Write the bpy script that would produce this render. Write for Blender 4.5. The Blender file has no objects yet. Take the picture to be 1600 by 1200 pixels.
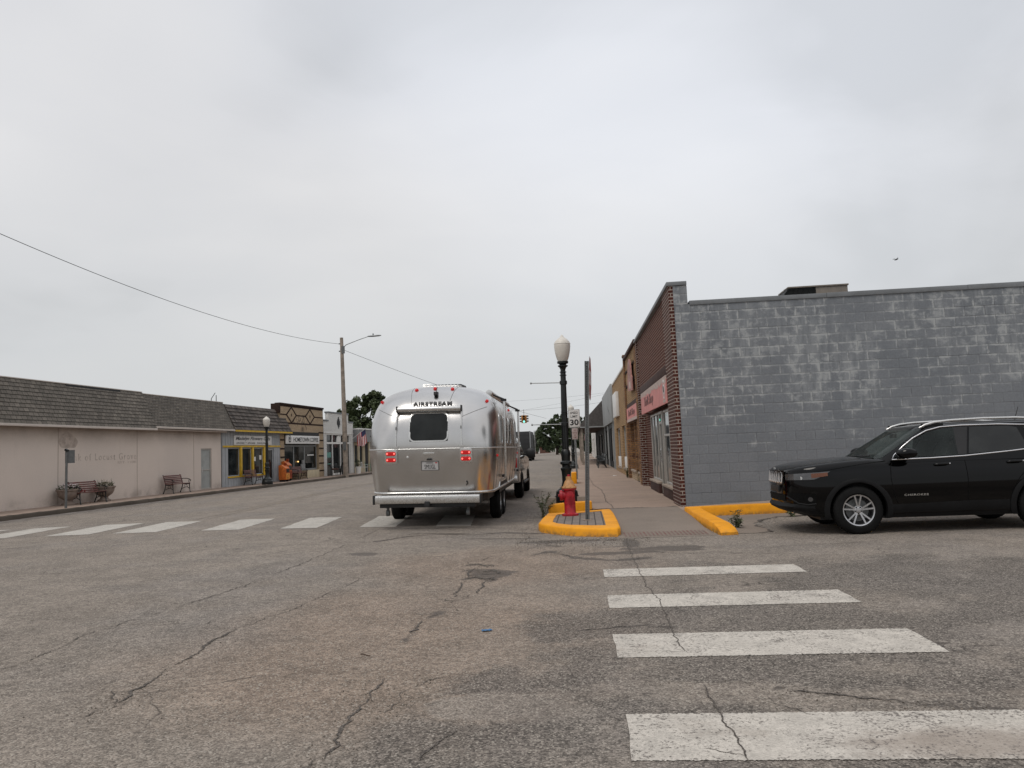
import bpy, bmesh, math, random
from mathutils import Vector, Matrix, noise, Euler
PI = math.pi
rad = math.radians
scene = bpy.context.scene
COL = scene.collection
random.seed(7)

# ------------------------------------------------------------------ mesh builder
class MB:
    def __init__(self):
        self.v = []; self.f = []
    def add(self, vs, fs):
        o = len(self.v)
        self.v += [tuple(p) for p in vs]
        self.f += [tuple(i + o for i in q) for q in fs]
        return self
    def box(self, x0, x1, y0, y1, z0, z1):
        return self.add([(x0,y0,z0),(x1,y0,z0),(x1,y1,z0),(x0,y1,z0),(x0,y0,z1),(x1,y0,z1),(x1,y1,z1),(x0,y1,z1)],
                        [(0,3,2,1),(4,5,6,7),(0,1,5,4),(1,2,6,5),(2,3,7,6),(3,0,4,7)])
    def obox(self, c, s, m=None):
        hx, hy, hz = s[0]/2, s[1]/2, s[2]/2
        vs = [Vector(p) for p in [(-hx,-hy,-hz),(hx,-hy,-hz),(hx,hy,-hz),(-hx,hy,-hz),(-hx,-hy,hz),(hx,-hy,hz),(hx,hy,hz),(-hx,hy,hz)]]
        if m is not None: vs = [m @ p for p in vs]
        c = Vector(c)
        return self.add([c + p for p in vs], [(0,3,2,1),(4,5,6,7),(0,1,5,4),(1,2,6,5),(2,3,7,6),(3,0,4,7)])
    def beam(self, a, b, w, h, up=(0,0,1)):
        a = Vector(a); b = Vector(b); d = (b-a); L = d.length; d.normalize()
        u = Vector(up); s = d.cross(u)
        if s.length < 1e-4: s = d.cross(Vector((1,0,0)))
        s.normalize(); u = s.cross(d)
        m = Matrix((s, d, u)).transposed()
        return self.obox((a+b)/2, (w, L, h), m)
    def tube(self, pts, r, n=8, cap=True, closed=False):
        pts = [Vector(p) for p in pts]; k = len(pts)
        rs = r if isinstance(r, (list, tuple)) else [r]*k
        vs = []; prev = None
        for i, p in enumerate(pts):
            if closed: t = pts[(i+1) % k] - pts[i-1]
            else: t = pts[min(i+1, k-1)] - pts[max(i-1, 0)]
            if t.length < 1e-9: t = Vector((0,0,1))
            t.normalize()
            if prev is None:
                a = Vector((0,0,1)) if abs(t.z) < .9 else Vector((1,0,0))
                s = t.cross(a).normalized()
            else:
                s = prev - t*prev.dot(t)
                if s.length < 1e-6: s = t.orthogonal()
                s.normalize()
            prev = s; u = t.cross(s)
            for j in range(n):
                q = 2*PI*j/n
                vs.append(p + (s*math.cos(q) + u*math.sin(q))*rs[i])
        fs = []
        m = k if closed else k-1
        for i in range(m):
            i2 = (i+1) % k
            for j in range(n):
                j2 = (j+1) % n
                fs.append((i*n+j, i*n+j2, i2*n+j2, i2*n+j))
        if cap and not closed:
            fs.append(tuple(reversed(range(n)))); fs.append(tuple((k-1)*n+j for j in range(n)))
        return self.add(vs, fs)
    def lathe(self, prof, n=20, o=(0,0,0), axis='z', cap=True):
        vs = []
        for (r, h) in prof:
            for j in range(n):
                q = 2*PI*j/n
                a, b = r*math.cos(q), r*math.sin(q)
                if axis == 'z': p = (a, b, h)
                elif axis == 'y': p = (a, h, b)
                else: p = (h, a, b)
                vs.append((p[0]+o[0], p[1]+o[1], p[2]+o[2]))
        fs = []
        for i in range(len(prof)-1):
            for j in range(n):
                j2 = (j+1) % n
                q = (i*n+j, i*n+j2, (i+1)*n+j2, (i+1)*n+j)
                fs.append(q if axis != 'y' else tuple(reversed(q)))
        if cap:
            fs.append(tuple(reversed(range(n)))); fs.append(tuple((len(prof)-1)*n+j for j in range(n)))
        return self.add(vs, fs)
    def prism(self, poly, axis, a, b):
        # poly in the other two axes: axis y -> (x,z); axis x -> (y,z); axis z -> (x,y)
        def P(p, h):
            return (p[0], h, p[1]) if axis == 'y' else ((h, p[0], p[1]) if axis == 'x' else (p[0], p[1], h))
        n = len(poly)
        vs = [P(p, a) for p in poly] + [P(p, b) for p in poly]
        fs = [tuple(range(n)), tuple(reversed(range(n, 2*n)))]
        for i in range(n):
            j = (i+1) % n
            fs.append((i, i+n, j+n, j))
        return self.add(vs, fs)
    def loft(self, rings, cap=True):
        n = len(rings[0]); vs = [p for r in rings for p in r]; fs = []
        for i in range(len(rings)-1):
            for j in range(n):
                j2 = (j+1) % n
                fs.append((i*n+j, i*n+j2, (i+1)*n+j2, (i+1)*n+j))
        if cap:
            fs.append(tuple(reversed(range(n)))); fs.append(tuple((len(rings)-1)*n+j for j in range(n)))
        return self.add(vs, fs)
    def grid(self, rows):
        n = len(rows[0]); fs = []
        for i in range(len(rows)-1):
            for j in range(n-1):
                fs.append((i*n+j, i*n+j+1, (i+1)*n+j+1, (i+1)*n+j))
        return self.add([p for r in rows for p in r], fs)
    def xf(self, m):
        self.v = [tuple(m @ Vector(p)) for p in self.v]; return self
    def fn(self, f):
        self.v = [tuple(f(*p)) for p in self.v]; return self
    def build(self, name, mat, parent=None, smooth=None, bevel=0, seg=2, fix=True, uv=True):
        me = bpy.data.meshes.new(name)
        me.from_pydata(self.v, [], self.f)
        if fix or bevel:
            bm = bmesh.new(); bm.from_mesh(me)
            if fix: bmesh.ops.recalc_face_normals(bm, faces=bm.faces)
            if bevel:
                es = [e for e in bm.edges if len(e.link_faces) == 2 and e.calc_face_angle(0) > .5]
                bmesh.ops.bevel(bm, geom=es, offset=bevel, segments=seg, profile=.6, affect='EDGES', clamp_overlap=True)
            bm.to_mesh(me); bm.free()
        if uv: uvmap(me)
        if smooth is not None or bevel:
            me.polygons.foreach_set('use_smooth', [True]*len(me.polygons))
            me.set_sharp_from_angle(angle=rad(smooth if smooth else 35))
        me.materials.append(mat)
        o = bpy.data.objects.new(name, me); COL.objects.link(o)
        if parent is not None: o.parent = parent
        return o

def uvmap(me):
    l = me.uv_layers.new(name='UVMap')
    vs = me.vertices
    for p in me.polygons:
        n = p.normal; a = (abs(n.x), abs(n.y), abs(n.z)); k = a.index(max(a))
        for li in p.loop_indices:
            c = vs[me.loops[li].vertex_index].co
            l.data[li].uv = (c.y, c.z) if k == 0 else ((c.x, c.z) if k == 1 else (c.x, c.y))

def tag(o, label=None, cat=None, group=None, kind=None):
    if label: o['label'] = label
    if cat: o['category'] = cat
    if group: o['group'] = group
    if kind: o['kind'] = kind
    return o
def thing(name, label, cat, loc=(0,0,0), rz=0, group=None, rot=None):
    o = bpy.data.objects.new(name, None); COL.objects.link(o)
    o.empty_display_size = .2
    o.location = loc; o.rotation_euler = rot if rot else (0,0,rz)
    return tag(o, label, cat, group)
def struct(o): o['kind'] = 'structure'; return o
def copy_tree(o, parent=None):
    c = o.copy(); COL.objects.link(c)
    if parent is not None: c.parent = parent
    for ch in list(o.children): copy_tree(ch, c)
    return c
def dup(o, loc, rz, label, group=None, scale=None):
    c = copy_tree(o); c.location = loc; c.rotation_euler = (0,0,rz); c['label'] = label
    if group: c['group'] = group
    if scale: c.scale = scale
    return c

def text_mb(s, w, h, depth=.004, bold=0, shear=0, space=1.0, extr=True):
    """flat lettering fitted into w x h, centred, in the local x-z plane, front towards -y"""
    cu = bpy.data.curves.new('txt', 'FONT'); cu.body = s; cu.size = 1; cu.shear = shear; cu.offset = bold
    cu.space_character = space; cu.resolution_u = 3; cu.extrude = .02 if extr else 0; cu.fill_mode = 'BOTH'
    ob = bpy.data.objects.new('txt', cu); COL.objects.link(ob)
    dg = bpy.context.evaluated_depsgraph_get(); me = bpy.data.meshes.new_from_object(ob.evaluated_get(dg))
    vs = [v.co.copy() for v in me.vertices]; fs = [tuple(p.vertices) for p in me.polygons]
    bpy.data.objects.remove(ob); bpy.data.curves.remove(cu); bpy.data.meshes.remove(me)
    x0 = min(p.x for p in vs); x1 = max(p.x for p in vs); y0 = min(p.y for p in vs); y1 = max(p.y for p in vs)
    z1 = max(abs(p.z) for p in vs) or 1
    m = MB()
    m.add([((p.x-(x0+x1)/2)/(x1-x0)*w, -p.z/z1*depth, (p.y-(y0+y1)/2)/(y1-y0)*h) for p in vs], fs)
    return m
def words(m, gap):
    """split flat lettering into one builder per word (runs of faces separated by more than gap along x)"""
    it = sorted((min(m.v[i][0] for i in f), max(m.v[i][0] for i in f), f) for f in m.f)
    out = []; end = -1e9
    for a, b, f in it:
        if a > end+gap: out.append([])
        out[-1].append(f); end = max(end, b)
    res = []
    for fs in out:
        ids = sorted({i for f in fs for i in f}); mp = {i: k for k, i in enumerate(ids)}; q = MB(); q.v = [m.v[i] for i in ids]; q.f = [tuple(mp[i] for i in f) for f in fs]; res.append(q)
    return res
def move(m, x, y, z): return m.fn(lambda a,b,c: (a+x, b+y, c+z))

# ------------------------------------------------------------------ materials
class NT:
    def __init__(self, name):
        self.m = bpy.data.materials.new(name); self.m.use_nodes = True
        self.t = self.m.node_tree; self.t.nodes.clear()
        self.out = self.t.nodes.new('ShaderNodeOutputMaterial')
    def n(self, typ, ins=None, **at):
        nd = self.t.nodes.new('ShaderNode' + typ)
        for k, v in at.items(): setattr(nd, k, v)
        for k, v in (ins or {}).items(): self.set(nd.inputs[k], v)
        return nd
    def set(self, sock, v):
        if hasattr(v, 'is_output'): self.t.links.new(v, sock)
        elif hasattr(v, 'outputs'): self.t.links.new(v.outputs[0], sock)
        else:
            if isinstance(v, tuple) and len(v) == 3 and sock.type == 'RGBA': v = v + (1,)
            sock.default_value = v
    def co(self, kind='Object'): return self.n('TexCoord').outputs[kind]
    def mapped(self, kind='Object', scale=(1,1,1), rot=(0,0,0), loc=(0,0,0)):
        return self.n('Mapping', {'Vector': self.co(kind), 'Scale': scale, 'Rotation': rot, 'Location': loc}).outputs[0]
    def noise(self, vec, scale, detail=3, rough=.55, dist=0):
        return self.n('TexNoise', {'Vector': vec, 'Scale': scale, 'Detail': detail, 'Roughness': rough, 'Distortion': dist}).outputs[0]
    def ramp(self, fac, a, b, ca=0., cb=1.):
        return self.n('MapRange', {'Value': fac, 'From Min': a, 'From Max': b, 'To Min': ca, 'To Max': cb}, interpolation_type='SMOOTHSTEP').outputs[0]
    def math(self, op, a, b=0.): return self.n('Math', {0: a, 1: b}, operation=op).outputs[0]
    def mix(self, fac, a, b, blend='MIX'):
        nd = self.n('Mix', data_type='RGBA', blend_type=blend)
        self.set(nd.inputs[0], fac); self.set(nd.inputs[6], a); self.set(nd.inputs[7], b)
        return nd.outputs[2]
    def scale_col(self, c, f):
        return self.n('VectorMath', {0: c, 'Scale': f}, operation='SCALE').outputs[0]
    def bump(self, h, strength=.3, dist=.01):
        return self.n('Bump', {'Height': h, 'Strength': strength, 'Distance': dist}).outputs[0]
    def bsdf(self, col, rough=.6, metal=0., normal=None, **kw):
        b = self.n('BsdfPrincipled', {'Base Color': col, 'Roughness': rough, 'Metallic': metal})
        for k, v in kw.items(): self.set(b.inputs[k.replace('_', ' ')], v)
        if normal is not None: self.set(b.inputs['Normal'], normal)
        self.t.links.new(b.outputs[0], self.out.inputs[0])
        return self.m

def surf(name, col, rough=.6, metal=0., var=.15, sc=3., bump=0., bsc=40., grime=0., kind='Object', **kw):
    """generic weathered surface: base colour broken up by two noises, optional fine bump and low grime"""
    t = NT(name); v = t.co(kind)
    n1 = t.noise(v, sc, 5, .6); n2 = t.noise(v, sc*9, 3, .6)
    f = t.math('ADD', t.ramp(n1, .3, .7, 1-var, 1+var*.6), t.ramp(n2, .3, .7, -var*.4, var*.4))
    c = t.scale_col(col, f)
    if grime:
        g = t.ramp(t.noise(v, sc*2.3, 6, .7), .52, .75, 0, grime)
        c = t.mix(g, c, (col[0]*.35, col[1]*.32, col[2]*.28))
    r = t.ramp(n2, .3, .7, max(rough-.06, .02), min(rough+.08, 1))
    nm = t.bump(t.noise(v, bsc, 4, .6), bump, .01) if bump else None
    if rough >= .6 and not metal: kw.setdefault('Specular_IOR_Level', .2)
    return t.bsdf(c, r, metal, nm, **kw)

def brick_mat(name, c1, c2, cm, w=.205, h=.08, mortar=.011, rough=.85, stain=.35, dark=(.02,.016,.014)):
    t = NT(name); v = t.co('UV')
    wob = t.n('VectorMath', {0: v, 1: t.n('VectorMath', {0: t.n('TexNoise', {'Vector': v, 'Scale': 9.}).outputs[1], 'Scale': .012}, operation='SCALE').outputs[0]}, operation='ADD').outputs[0]
    b = t.n('TexBrick', {'Vector': wob, 'Color1': c1, 'Color2': c2, 'Mortar': cm, 'Scale': 1., 'Mortar Size': mortar, 'Mortar Smooth': .2, 'Bias': -.1, 'Brick Width': w, 'Row Height': h})
    f = t.ramp(t.noise(v, 14, 5, .7), .25, .75, .72, 1.2)
    c = t.scale_col(b.outputs[0], f)
    g = t.ramp(t.noise(v, .9, 6, .7), .5, .78, 0, stain)
    c = t.mix(g, c, dark)
    hgt = t.math('ADD', t.math('MULTIPLY', b.outputs[1], -1.), t.math('MULTIPLY', t.noise(v, 60, 3), .35))
    return t.bsdf(c, rough, 0, t.bump(hgt, .6, .008), Specular_IOR_Level=.12)

def glass_mat(name, col=(.012,.015,.016), rough=.06, ior=1.5):
    t = NT(name); v = t.co('Object')
    c = t.mix(t.ramp(t.noise(v, 1.7, 4, .6), .35, .7), col, (col[0]*2.6+.006, col[1]*2.5+.006, col[2]*2.4+.006))
    nm = t.bump(t.noise(v, 1.1, 1), .04, .05)
    return t.bsdf(c, rough, 0, nm, IOR=ior)
def glass_thin(name, tint, op, col=(.010,.013,.012)):
    t = NT(name)
    t.bsdf(t.mix(t.ramp(t.noise(t.co(), 2., 3), .35, .7), col, (col[0]*1.8, col[1]*1.8, col[2]*1.8)), .04, 0, None, IOR=1.5)
    b = [n for n in t.t.nodes if n.type == 'BSDF_PRINCIPLED'][0]
    tr_ = t.n('BsdfTransparent', {'Color': tint}); mx_ = t.n('MixShader', {0: op, 1: tr_.outputs[0], 2: b.outputs[0]})
    t.t.links.new(mx_.outputs[0], t.out.inputs[0]); return t.m
def emis(name, col, s, base=None):
    t = NT(name)
    n = t.ramp(t.noise(t.co(), 70, 2), .3, .7, .75, 1.1)
    return t.bsdf(base or col, .25, 0, None, Emission_Color=col, Emission_Strength=t.math('MULTIPLY', n, s))

M = {}
def mats():
    M['white_paint'] = surf('white_paint', (.72,.71,.68), .5, var=.06, grime=.12)
    M['offwhite'] = surf('offwhite', (.62,.60,.57), .6, var=.08, grime=.15)
    M['black_iron'] = surf('black_iron', (.007,.009,.009), .38, var=.2, bump=.1)
    M['black_plastic'] = surf('black_plastic', (.012,.012,.013), .55, var=.2, sc=6, bump=.05, bsc=200)
    M['rubber'] = surf('rubber', (.007,.007,.007), .85, var=.3, sc=8, bump=.2, bsc=60)
    M['chrome'] = surf('chrome', (.80,.80,.81), .24, 1., var=.06)
    M['alu'] = surf('alu', (.55,.55,.56), .34, 1., var=.1, sc=5)
    M['galv'] = surf('galv', (.30,.315,.32), .45, .55, var=.2, sc=8, grime=.2)
    M['galv_dull'] = surf('galv_dull', (.135,.14,.14), .6, .3, var=.2, sc=8, grime=.3)
    M['wood_pole'] = surf('wood_pole', (.29,.245,.205), .9, var=.3, sc=4, bump=.4, grime=.3)
    M['slat'] = surf('slat', (.13,.042,.032), .55, var=.35, sc=5, grime=.2)
    M['hyd_red'] = surf('hyd_red', (.36,.009,.020), .42, var=.2, sc=9, bump=.12, bsc=50, grime=.14)
    M['hyd_tan'] = surf('hyd_tan', (.45,.235,.095), .55, var=.25, sc=14, bump=.15, bsc=40, grime=.25)
    M['glass'] = glass_mat('glass')
    M['glass_dark'] = glass_mat('glass_dark', (.005,.006,.006), .05, ior=1.36)
    M['globe'] = surf('globe', (.60,.565,.51), .4, var=.06, sc=4)
    M['sign_white'] = surf('sign_white', (.70,.69,.67), .45, var=.06, sc=6, grime=.08)
    M['letter_black'] = surf('letter_black', (.015,.015,.016), .5, var=.2)
    M['soil'] = surf('soil', (.05,.035,.025), .95, var=.3, bump=.5)
    M['stone_urn'] = surf('stone_urn', (.25,.20,.17), .85, var=.2, sc=9, bump=.3, grime=.3)
    M['roof_flat'] = surf('roof_flat', (.13,.13,.13), .9, var=.2)
    # yellow kerb paint, scuffed down to concrete near the edges
    t = NT('yellow_paint'); v = t.co()
    n = t.noise(v, 3.2, 6, .65); sp = t.noise(v, 26, 5, .7)
    c = t.mix(t.ramp(n, .35, .7), (.80,.335,.012), (.68,.27,.010))
    c = t.mix(t.ramp(t.math('ADD', t.math('MULTIPLY', sp, .7), t.math('MULTIPLY', n, .3)), .60, .66, 0, .85), c, (.19,.15,.115))
    c = t.mix(t.ramp(t.noise(v, 1.7, 7, .75), .56, .72, 0, .4), c, (.30,.14,.02))
    z = t.n('SeparateXYZ', {0: v}).outputs[2]
    low = t.math('MULTIPLY', t.ramp(z, .0, .11, 1.2, 0), t.ramp(t.noise(v, 11, 5, .7), .38, .62, .25, 1))
    c = t.mix(t.math('MULTIPLY', low, .75), c, (.20,.12,.045))
    M['yellow'] = t.bsdf(c, .66, 0, t.bump(sp, .35, .012), Specular_IOR_Level=.25)
    # concrete walk
    def conc(name, col, col2, st=.5):
        t = NT(name); v = t.co()
        c = t.mix(t.ramp(t.noise(v, .55, 5, .6), .32, .68), col, col2)
        c = t.scale_col(c, t.ramp(t.noise(v, 55, 3, .7), .25, .75, .86, 1.12))
        c = t.mix(t.ramp(t.noise(v, 2.1, 7, .7), .55, .80, 0, st), c, (col[0]*.4, col[1]*.38, col[2]*.36))
        c = t.mix(t.ramp(t.noise(v, 19, 2, .5), .70, .74, 0, .5), c, (.07,.06,.05))
        return t.bsdf(c, .9, 0, t.bump(t.noise(v, 70, 3), .25, .006), Specular_IOR_Level=.15)
    M['walk'] = conc('walk', (.335,.255,.205), (.285,.220,.180))
    M['walk_grey'] = conc('walk_grey', (.235,.195,.163), (.20,.168,.142))
    M['kerb_old'] = conc('kerb_old', (.115,.095,.078), (.075,.062,.05), .8)
    M['pedestal'] = conc('pedestal', (.30,.25,.20), (.24,.2,.165))
mats()

def leaf_mat(name, a, b):
    t = NT(name); v = t.co()
    c = t.mix(t.ramp(t.noise(v, 1.1, 4, .7), .3, .7), a, b)
    c = t.scale_col(c, t.ramp(t.noise(v, 9, 2), .3, .7, .65, 1.35))
    return t.bsdf(c, .6, 0, None)
M['leaf_tree'] = leaf_mat('leaf_tree', (.034,.050,.018), (.070,.092,.034))
M['leaf_far'] = leaf_mat('leaf_far', (.035,.055,.024), (.075,.10,.045))
M['leaf_weed'] = leaf_mat('leaf_weed', (.035,.055,.02), (.075,.09,.035))
M['leaf_dry'] = leaf_mat('leaf_dry', (.12,.10,.055), (.08,.09,.04))
M['bark'] = surf('bark', (.07,.05,.04), .95, var=.3, bump=.5)
# ------------------------------------------------------------------ camera, sky, light
cam = bpy.data.cameras.new('camera'); cam_o = bpy.data.objects.new('camera', cam); COL.objects.link(cam_o)
cam.sensor_width = 36; cam.sensor_fit = 'HORIZONTAL'; cam.lens = 27.0; cam.clip_end = 3000; cam.clip_start = .05
def cam_matrix():
    pitch = math.atan(101.7/1200); yaw = rad(5.12); R = .0425
    f = Vector((-math.sin(yaw)*math.cos(pitch), math.cos(yaw)*math.cos(pitch), math.sin(pitch)))
    r0 = Vector((math.cos(yaw), math.sin(yaw), 0)); u0 = r0.cross(f)
    r = r0*math.cos(R) - u0*math.sin(R); u = u0*math.cos(R) + r0*math.sin(R)
    m = Matrix((r, u, -f)).transposed().to_4x4(); m.translation = (0, 0, 1.55)
    return m
cam_o.matrix_world = cam_matrix(); scene.camera = cam_o
scene.view_settings.view_transform = 'Standard'; scene.view_settings.look = 'None'; scene.view_settings.exposure = 0

SUN_EL, SUN_AZ = rad(58), rad(215)    # high, behind the cloud and behind the camera's left
w = bpy.data.worlds.new('World'); scene.world = w; w.use_nodes = True
nt = w.node_tree; nt.nodes.clear()
def wn(t, ins=None, **at):
    nd = nt.nodes.new('ShaderNode'+t)
    for k, v in at.items(): setattr(nd, k, v)
    for k, v in (ins or {}).items():
        if hasattr(v, 'is_output'): nt.links.new(v, nd.inputs[k])
        else: nd.inputs[k].default_value = v
    return nd
sky = wn('TexSky', sky_type='NISHITA', sun_disc=False, sun_elevation=SUN_EL, sun_rotation=SUN_AZ)
bg1 = wn('Background', {'Color': sky.outputs[0], 'Strength': .08})
tc = wn('TexCoord'); sp = wn('SeparateXYZ', {0: tc.outputs['Generated']})
el = sp.outputs[2]
# cloud deck: direction projected on a flat layer so that cloud streaks flatten towards the horizon
den = wn('Math', {0: wn('Math', {0: el, 1: 0.}, operation='MAXIMUM').outputs[0], 1: .30}, operation='ADD').outputs[0]
px = wn('Math', {0: sp.outputs[0], 1: den}, operation='DIVIDE').outputs[0]
py = wn('Math', {0: sp.outputs[1], 1: den}, operation='DIVIDE').outputs[0]
cv = wn('CombineXYZ', {0: px, 1: py, 2: 3.7})
n1 = wn('TexNoise', {'Vector': cv.outputs[0], 'Scale': .72, 'Detail': 4., 'Roughness': .46, 'Distortion': .55})
n2 = wn('TexNoise', {'Vector': cv.outputs[0], 'Scale': 1.9, 'Detail': 6., 'Roughness': .55, 'Distortion': .5})
nm = wn('Math', {0: wn('Math', {0: n1.outputs[0], 1: .84}, operation='MULTIPLY').outputs[0], 1: wn('Math', {0: n2.outputs[0], 1: .16}, operation='MULTIPLY').outputs[0]}, operation='ADD')
r1 = wn('ValToRGB'); nt.links.new(nm.outputs[0], r1.inputs[0])
e = r1.color_ramp.elements
e[0].position = .40; e[0].color = (.665,.678,.700,1); e[1].position = .60; e[1].color = (.88,.882,.895,1)
x = e.new(.465); x.color = (.775,.785,.81,1)
x = e.new(.53); x.color = (.825,.83,.848,1)
# a paler, slightly green-grey band low over the horizon, brighter overhead
hz = wn('MapRange', {'Value': el, 'From Min': .0, 'From Max': .42, 'To Min': .80, 'To Max': 0.}, interpolation_type='SMOOTHSTEP')
mx = wn('Mix', data_type='RGBA'); nt.links.new(hz.outputs[0], mx.inputs[0]); n3 = wn('TexNoise', {'Vector': cv.outputs[0], 'Scale': .55, 'Detail': 2., 'Roughness': .4}); t3 = wn('MapRange', {'Value': n3.outputs[0], 'From Min': .38, 'From Max': .62}, interpolation_type='SMOOTHSTEP')
tn = wn('Mix', data_type='RGBA'); nt.links.new(t3.outputs[0], tn.inputs[0]); tn.inputs[6].default_value = (.975,.99,1.018,1); tn.inputs[7].default_value = (1.01,1.,.99,1)
tm = wn('Mix', data_type='RGBA', blend_type='MULTIPLY'); tm.inputs[0].default_value = 1.; nt.links.new(r1.outputs[0], tm.inputs[6]); nt.links.new(tn.outputs[2], tm.inputs[7])
nt.links.new(tm.outputs[2], mx.inputs[6]); mx.inputs[7].default_value = (.645,.662,.668,1)
zn = wn('MapRange', {'Value': el, 'From Min': .50, 'From Max': .95, 'To Min': 1., 'To Max': 1.35}, interpolation_type='SMOOTHSTEP')
# the hidden sun brightens one broad patch of the deck
gd = Vector((math.sin(rad(8)), math.cos(rad(8)), math.tan(rad(26)))).normalized()
dt = wn('VectorMath', {0: tc.outputs['Generated'], 1: tuple(gd)}, operation='DOT_PRODUCT')
gl = wn('MapRange', {'Value': dt.outputs['Value'], 'From Min': .90, 'From Max': 1., 'To Min': .95, 'To Max': 1.07}, interpolation_type='SMOOTHSTEP')
zz_ = wn('Math', {0: zn.outputs[0], 1: gl.outputs[0]}, operation='MULTIPLY')
bg2 = wn('Background', {'Color': mx.outputs[2], 'Strength': zz_.outputs[0]})
ms = wn('MixShader', {0: .95, 1: bg1.outputs[0], 2: bg2.outputs[0]})
wo = wn('OutputWorld', {0: ms.outputs[0]})
sl = bpy.data.lights.new('sun', 'SUN'); sl.energy = 1.25; sl.angle = rad(25); sl.color = (1, .945, .87); sl.specular_factor = .4
so = bpy.data.objects.new('sun', sl); COL.objects.link(so)
sd = Vector((math.sin(SUN_AZ)*math.cos(SUN_EL), math.cos(SUN_AZ)*math.cos(SUN_EL), math.sin(SUN_EL)))
so.rotation_euler = sd.to_track_quat('Z', 'Y').to_euler(); so.location = (0, -10, 30)

# ------------------------------------------------------------------ ground
def zg(x, y=0):
    """street crown"""
    if -17.4 < x < -1.2: return .13*max(0, 1-((x+9.3)/8.1)**2)
    return 0.
def seg_d(px, py, pts):
    b = 1e9
    for (ax, ay), (bx, by) in zip(pts, pts[1:]):
        dx, dy = bx-ax, by-ay; L = dx*dx+dy*dy
        t = 0 if L == 0 else max(0, min(1, ((px-ax)*dx+(py-ay)*dy)/L))
        b = min(b, math.hypot(px-ax-t*dx, py-ay-t*dy))
    return b
# a pixel of the 1600-wide photograph carried to the street surface (survey points for cracks and stains)
CM = cam_matrix()
def G(x, y, z=0.):
    d = CM.to_3x3() @ Vector(((x-800)/1200, (600-y)/1200, -1)); t = (z-1.55)/d.z
    p = Vector((0,0,1.55)) + d*t
    for _ in range(4):
        t = (z+zg(p.x)-1.55)/d.z; p = Vector((0,0,1.55)) + d*t
    return (p.x, p.y)
CR = {
 'lane_joint': ([(-120,1085),(0,1050),(60,1026),(150,986),(250,957),(300,942),(350,926),(430,898),(520,860),(600,824),(660,800)], .016),
 'left_split': ([(130,1122),(180,1103),(205,1082),(250,1056),(300,1024),(355,988),(372,981)], .026),
 'left_split_tail': ([(372,981),(430,962),(470,948),(520,925),(560,905)], .011),
 'mid_split': ([(498,1200),(512,1182),(530,1165),(537,1140),(545,1127),(572,1098),(584,1080),(596,1060)], .020),
 'pot_edge': ([(690,938),(712,932),(722,912),(735,892),(744,879),(752,878)], .030),
 'pot_side': ([(640,902),(690,903),(730,898),(790,897)], .018),
 'pot_up': ([(744,880),(775,868),(815,862),(850,852),(868,845)], .016),
 'worm': ([(633,1003),(640,995),(655,976),(672,964),(688,957)], .045),
 'cross_crack': ([(978,842),(985,862),(996,888),(1010,915),(1030,938),(1052,990),(1072,1020)], .012),
 'cross_crack_low': ([(1100,1070),(1120,1105),(1145,1150),(1172,1192)], .015),
 'gutter_a': ([(590,846),(640,838),(690,835),(740,836),(790,832),(850,834)], .03),
 'gutter_b': ([(830,868),(860,862),(900,872),(960,876),(1010,872)], .03),
 'gutter_c': ([(850,852),(920,857),(980,853),(1010,856)], .022),
 'ridge': ([(905,986),(960,981),(1005,978),(1050,980)], .022),
 'ridge_b': ([(960,1088),(1010,1085),(1040,1078),(1085,1072)], .014),
 'patch_rim': ([(605,1118),(625,1096),(640,1078),(672,1062),(700,1058)], .012),
 'pot_a': ([(728,884),(745,882),(760,885),(771,883)], .05),
 'pot_b': ([(722,893),(740,890),(752,894),(770,892),(782,897)], .06),
 'pot_c': ([(728,905),(745,902),(758,905),(772,902),(768,908)], .05),
 'pot_d': ([(760,905),(752,915),(744,928)], .03),
 'pot_e': ([(700,937),(720,933),(735,930)], .02),
 'dark_scuff': ([(655,1190),(668,1172),(690,1152),(712,1142)], .03),
 'tar_a': ([(575,1200),(600,1178),(640,1160),(690,1150)], .02),
 'far_joint': ([(843,742),(826,736)], .03),
 'side_run': ([(1160,858),(1250,852),(1340,848),(1440,846),(1560,842)], .014),
 'low_right': ([(1120,1062),(1250,1080),(1400,1096),(1500,1108),(1600,1112)], .02),
}
WC = {k: ([G(*p) for p in v[0]], v[1]) for k, v in CR.items()}
def blob(x, y, cx, cy, rx, ry, rot=0):
    c, s = math.cos(rot), math.sin(rot); dx, dy = x-cx, y-cy
    u, v = (dx*c+dy*s)/rx, (-dx*s+dy*c)/ry
    return u*u+v*v
def fr(x, y, s, seed=0.): return noise.fractal(Vector((x*s+seed, y*s-seed, seed)), .9, 2.1, 5)
WET = [(*G(1055,856), .75, .38, 0), (*G(985,848), .14, .55, 0), (*G(1000,862),.5,.16,0), (*G(770,893), .33, .42, 0), (*G(562,868), .32, .35, 0), (*G(880,846), 1.0,.22,0), (*G(960,864), .75,.17,0), (*G(770,842), .8,.12,0), (*G(700,834),.9,.10,0)]
G690 = G(685, 1160)
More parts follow.
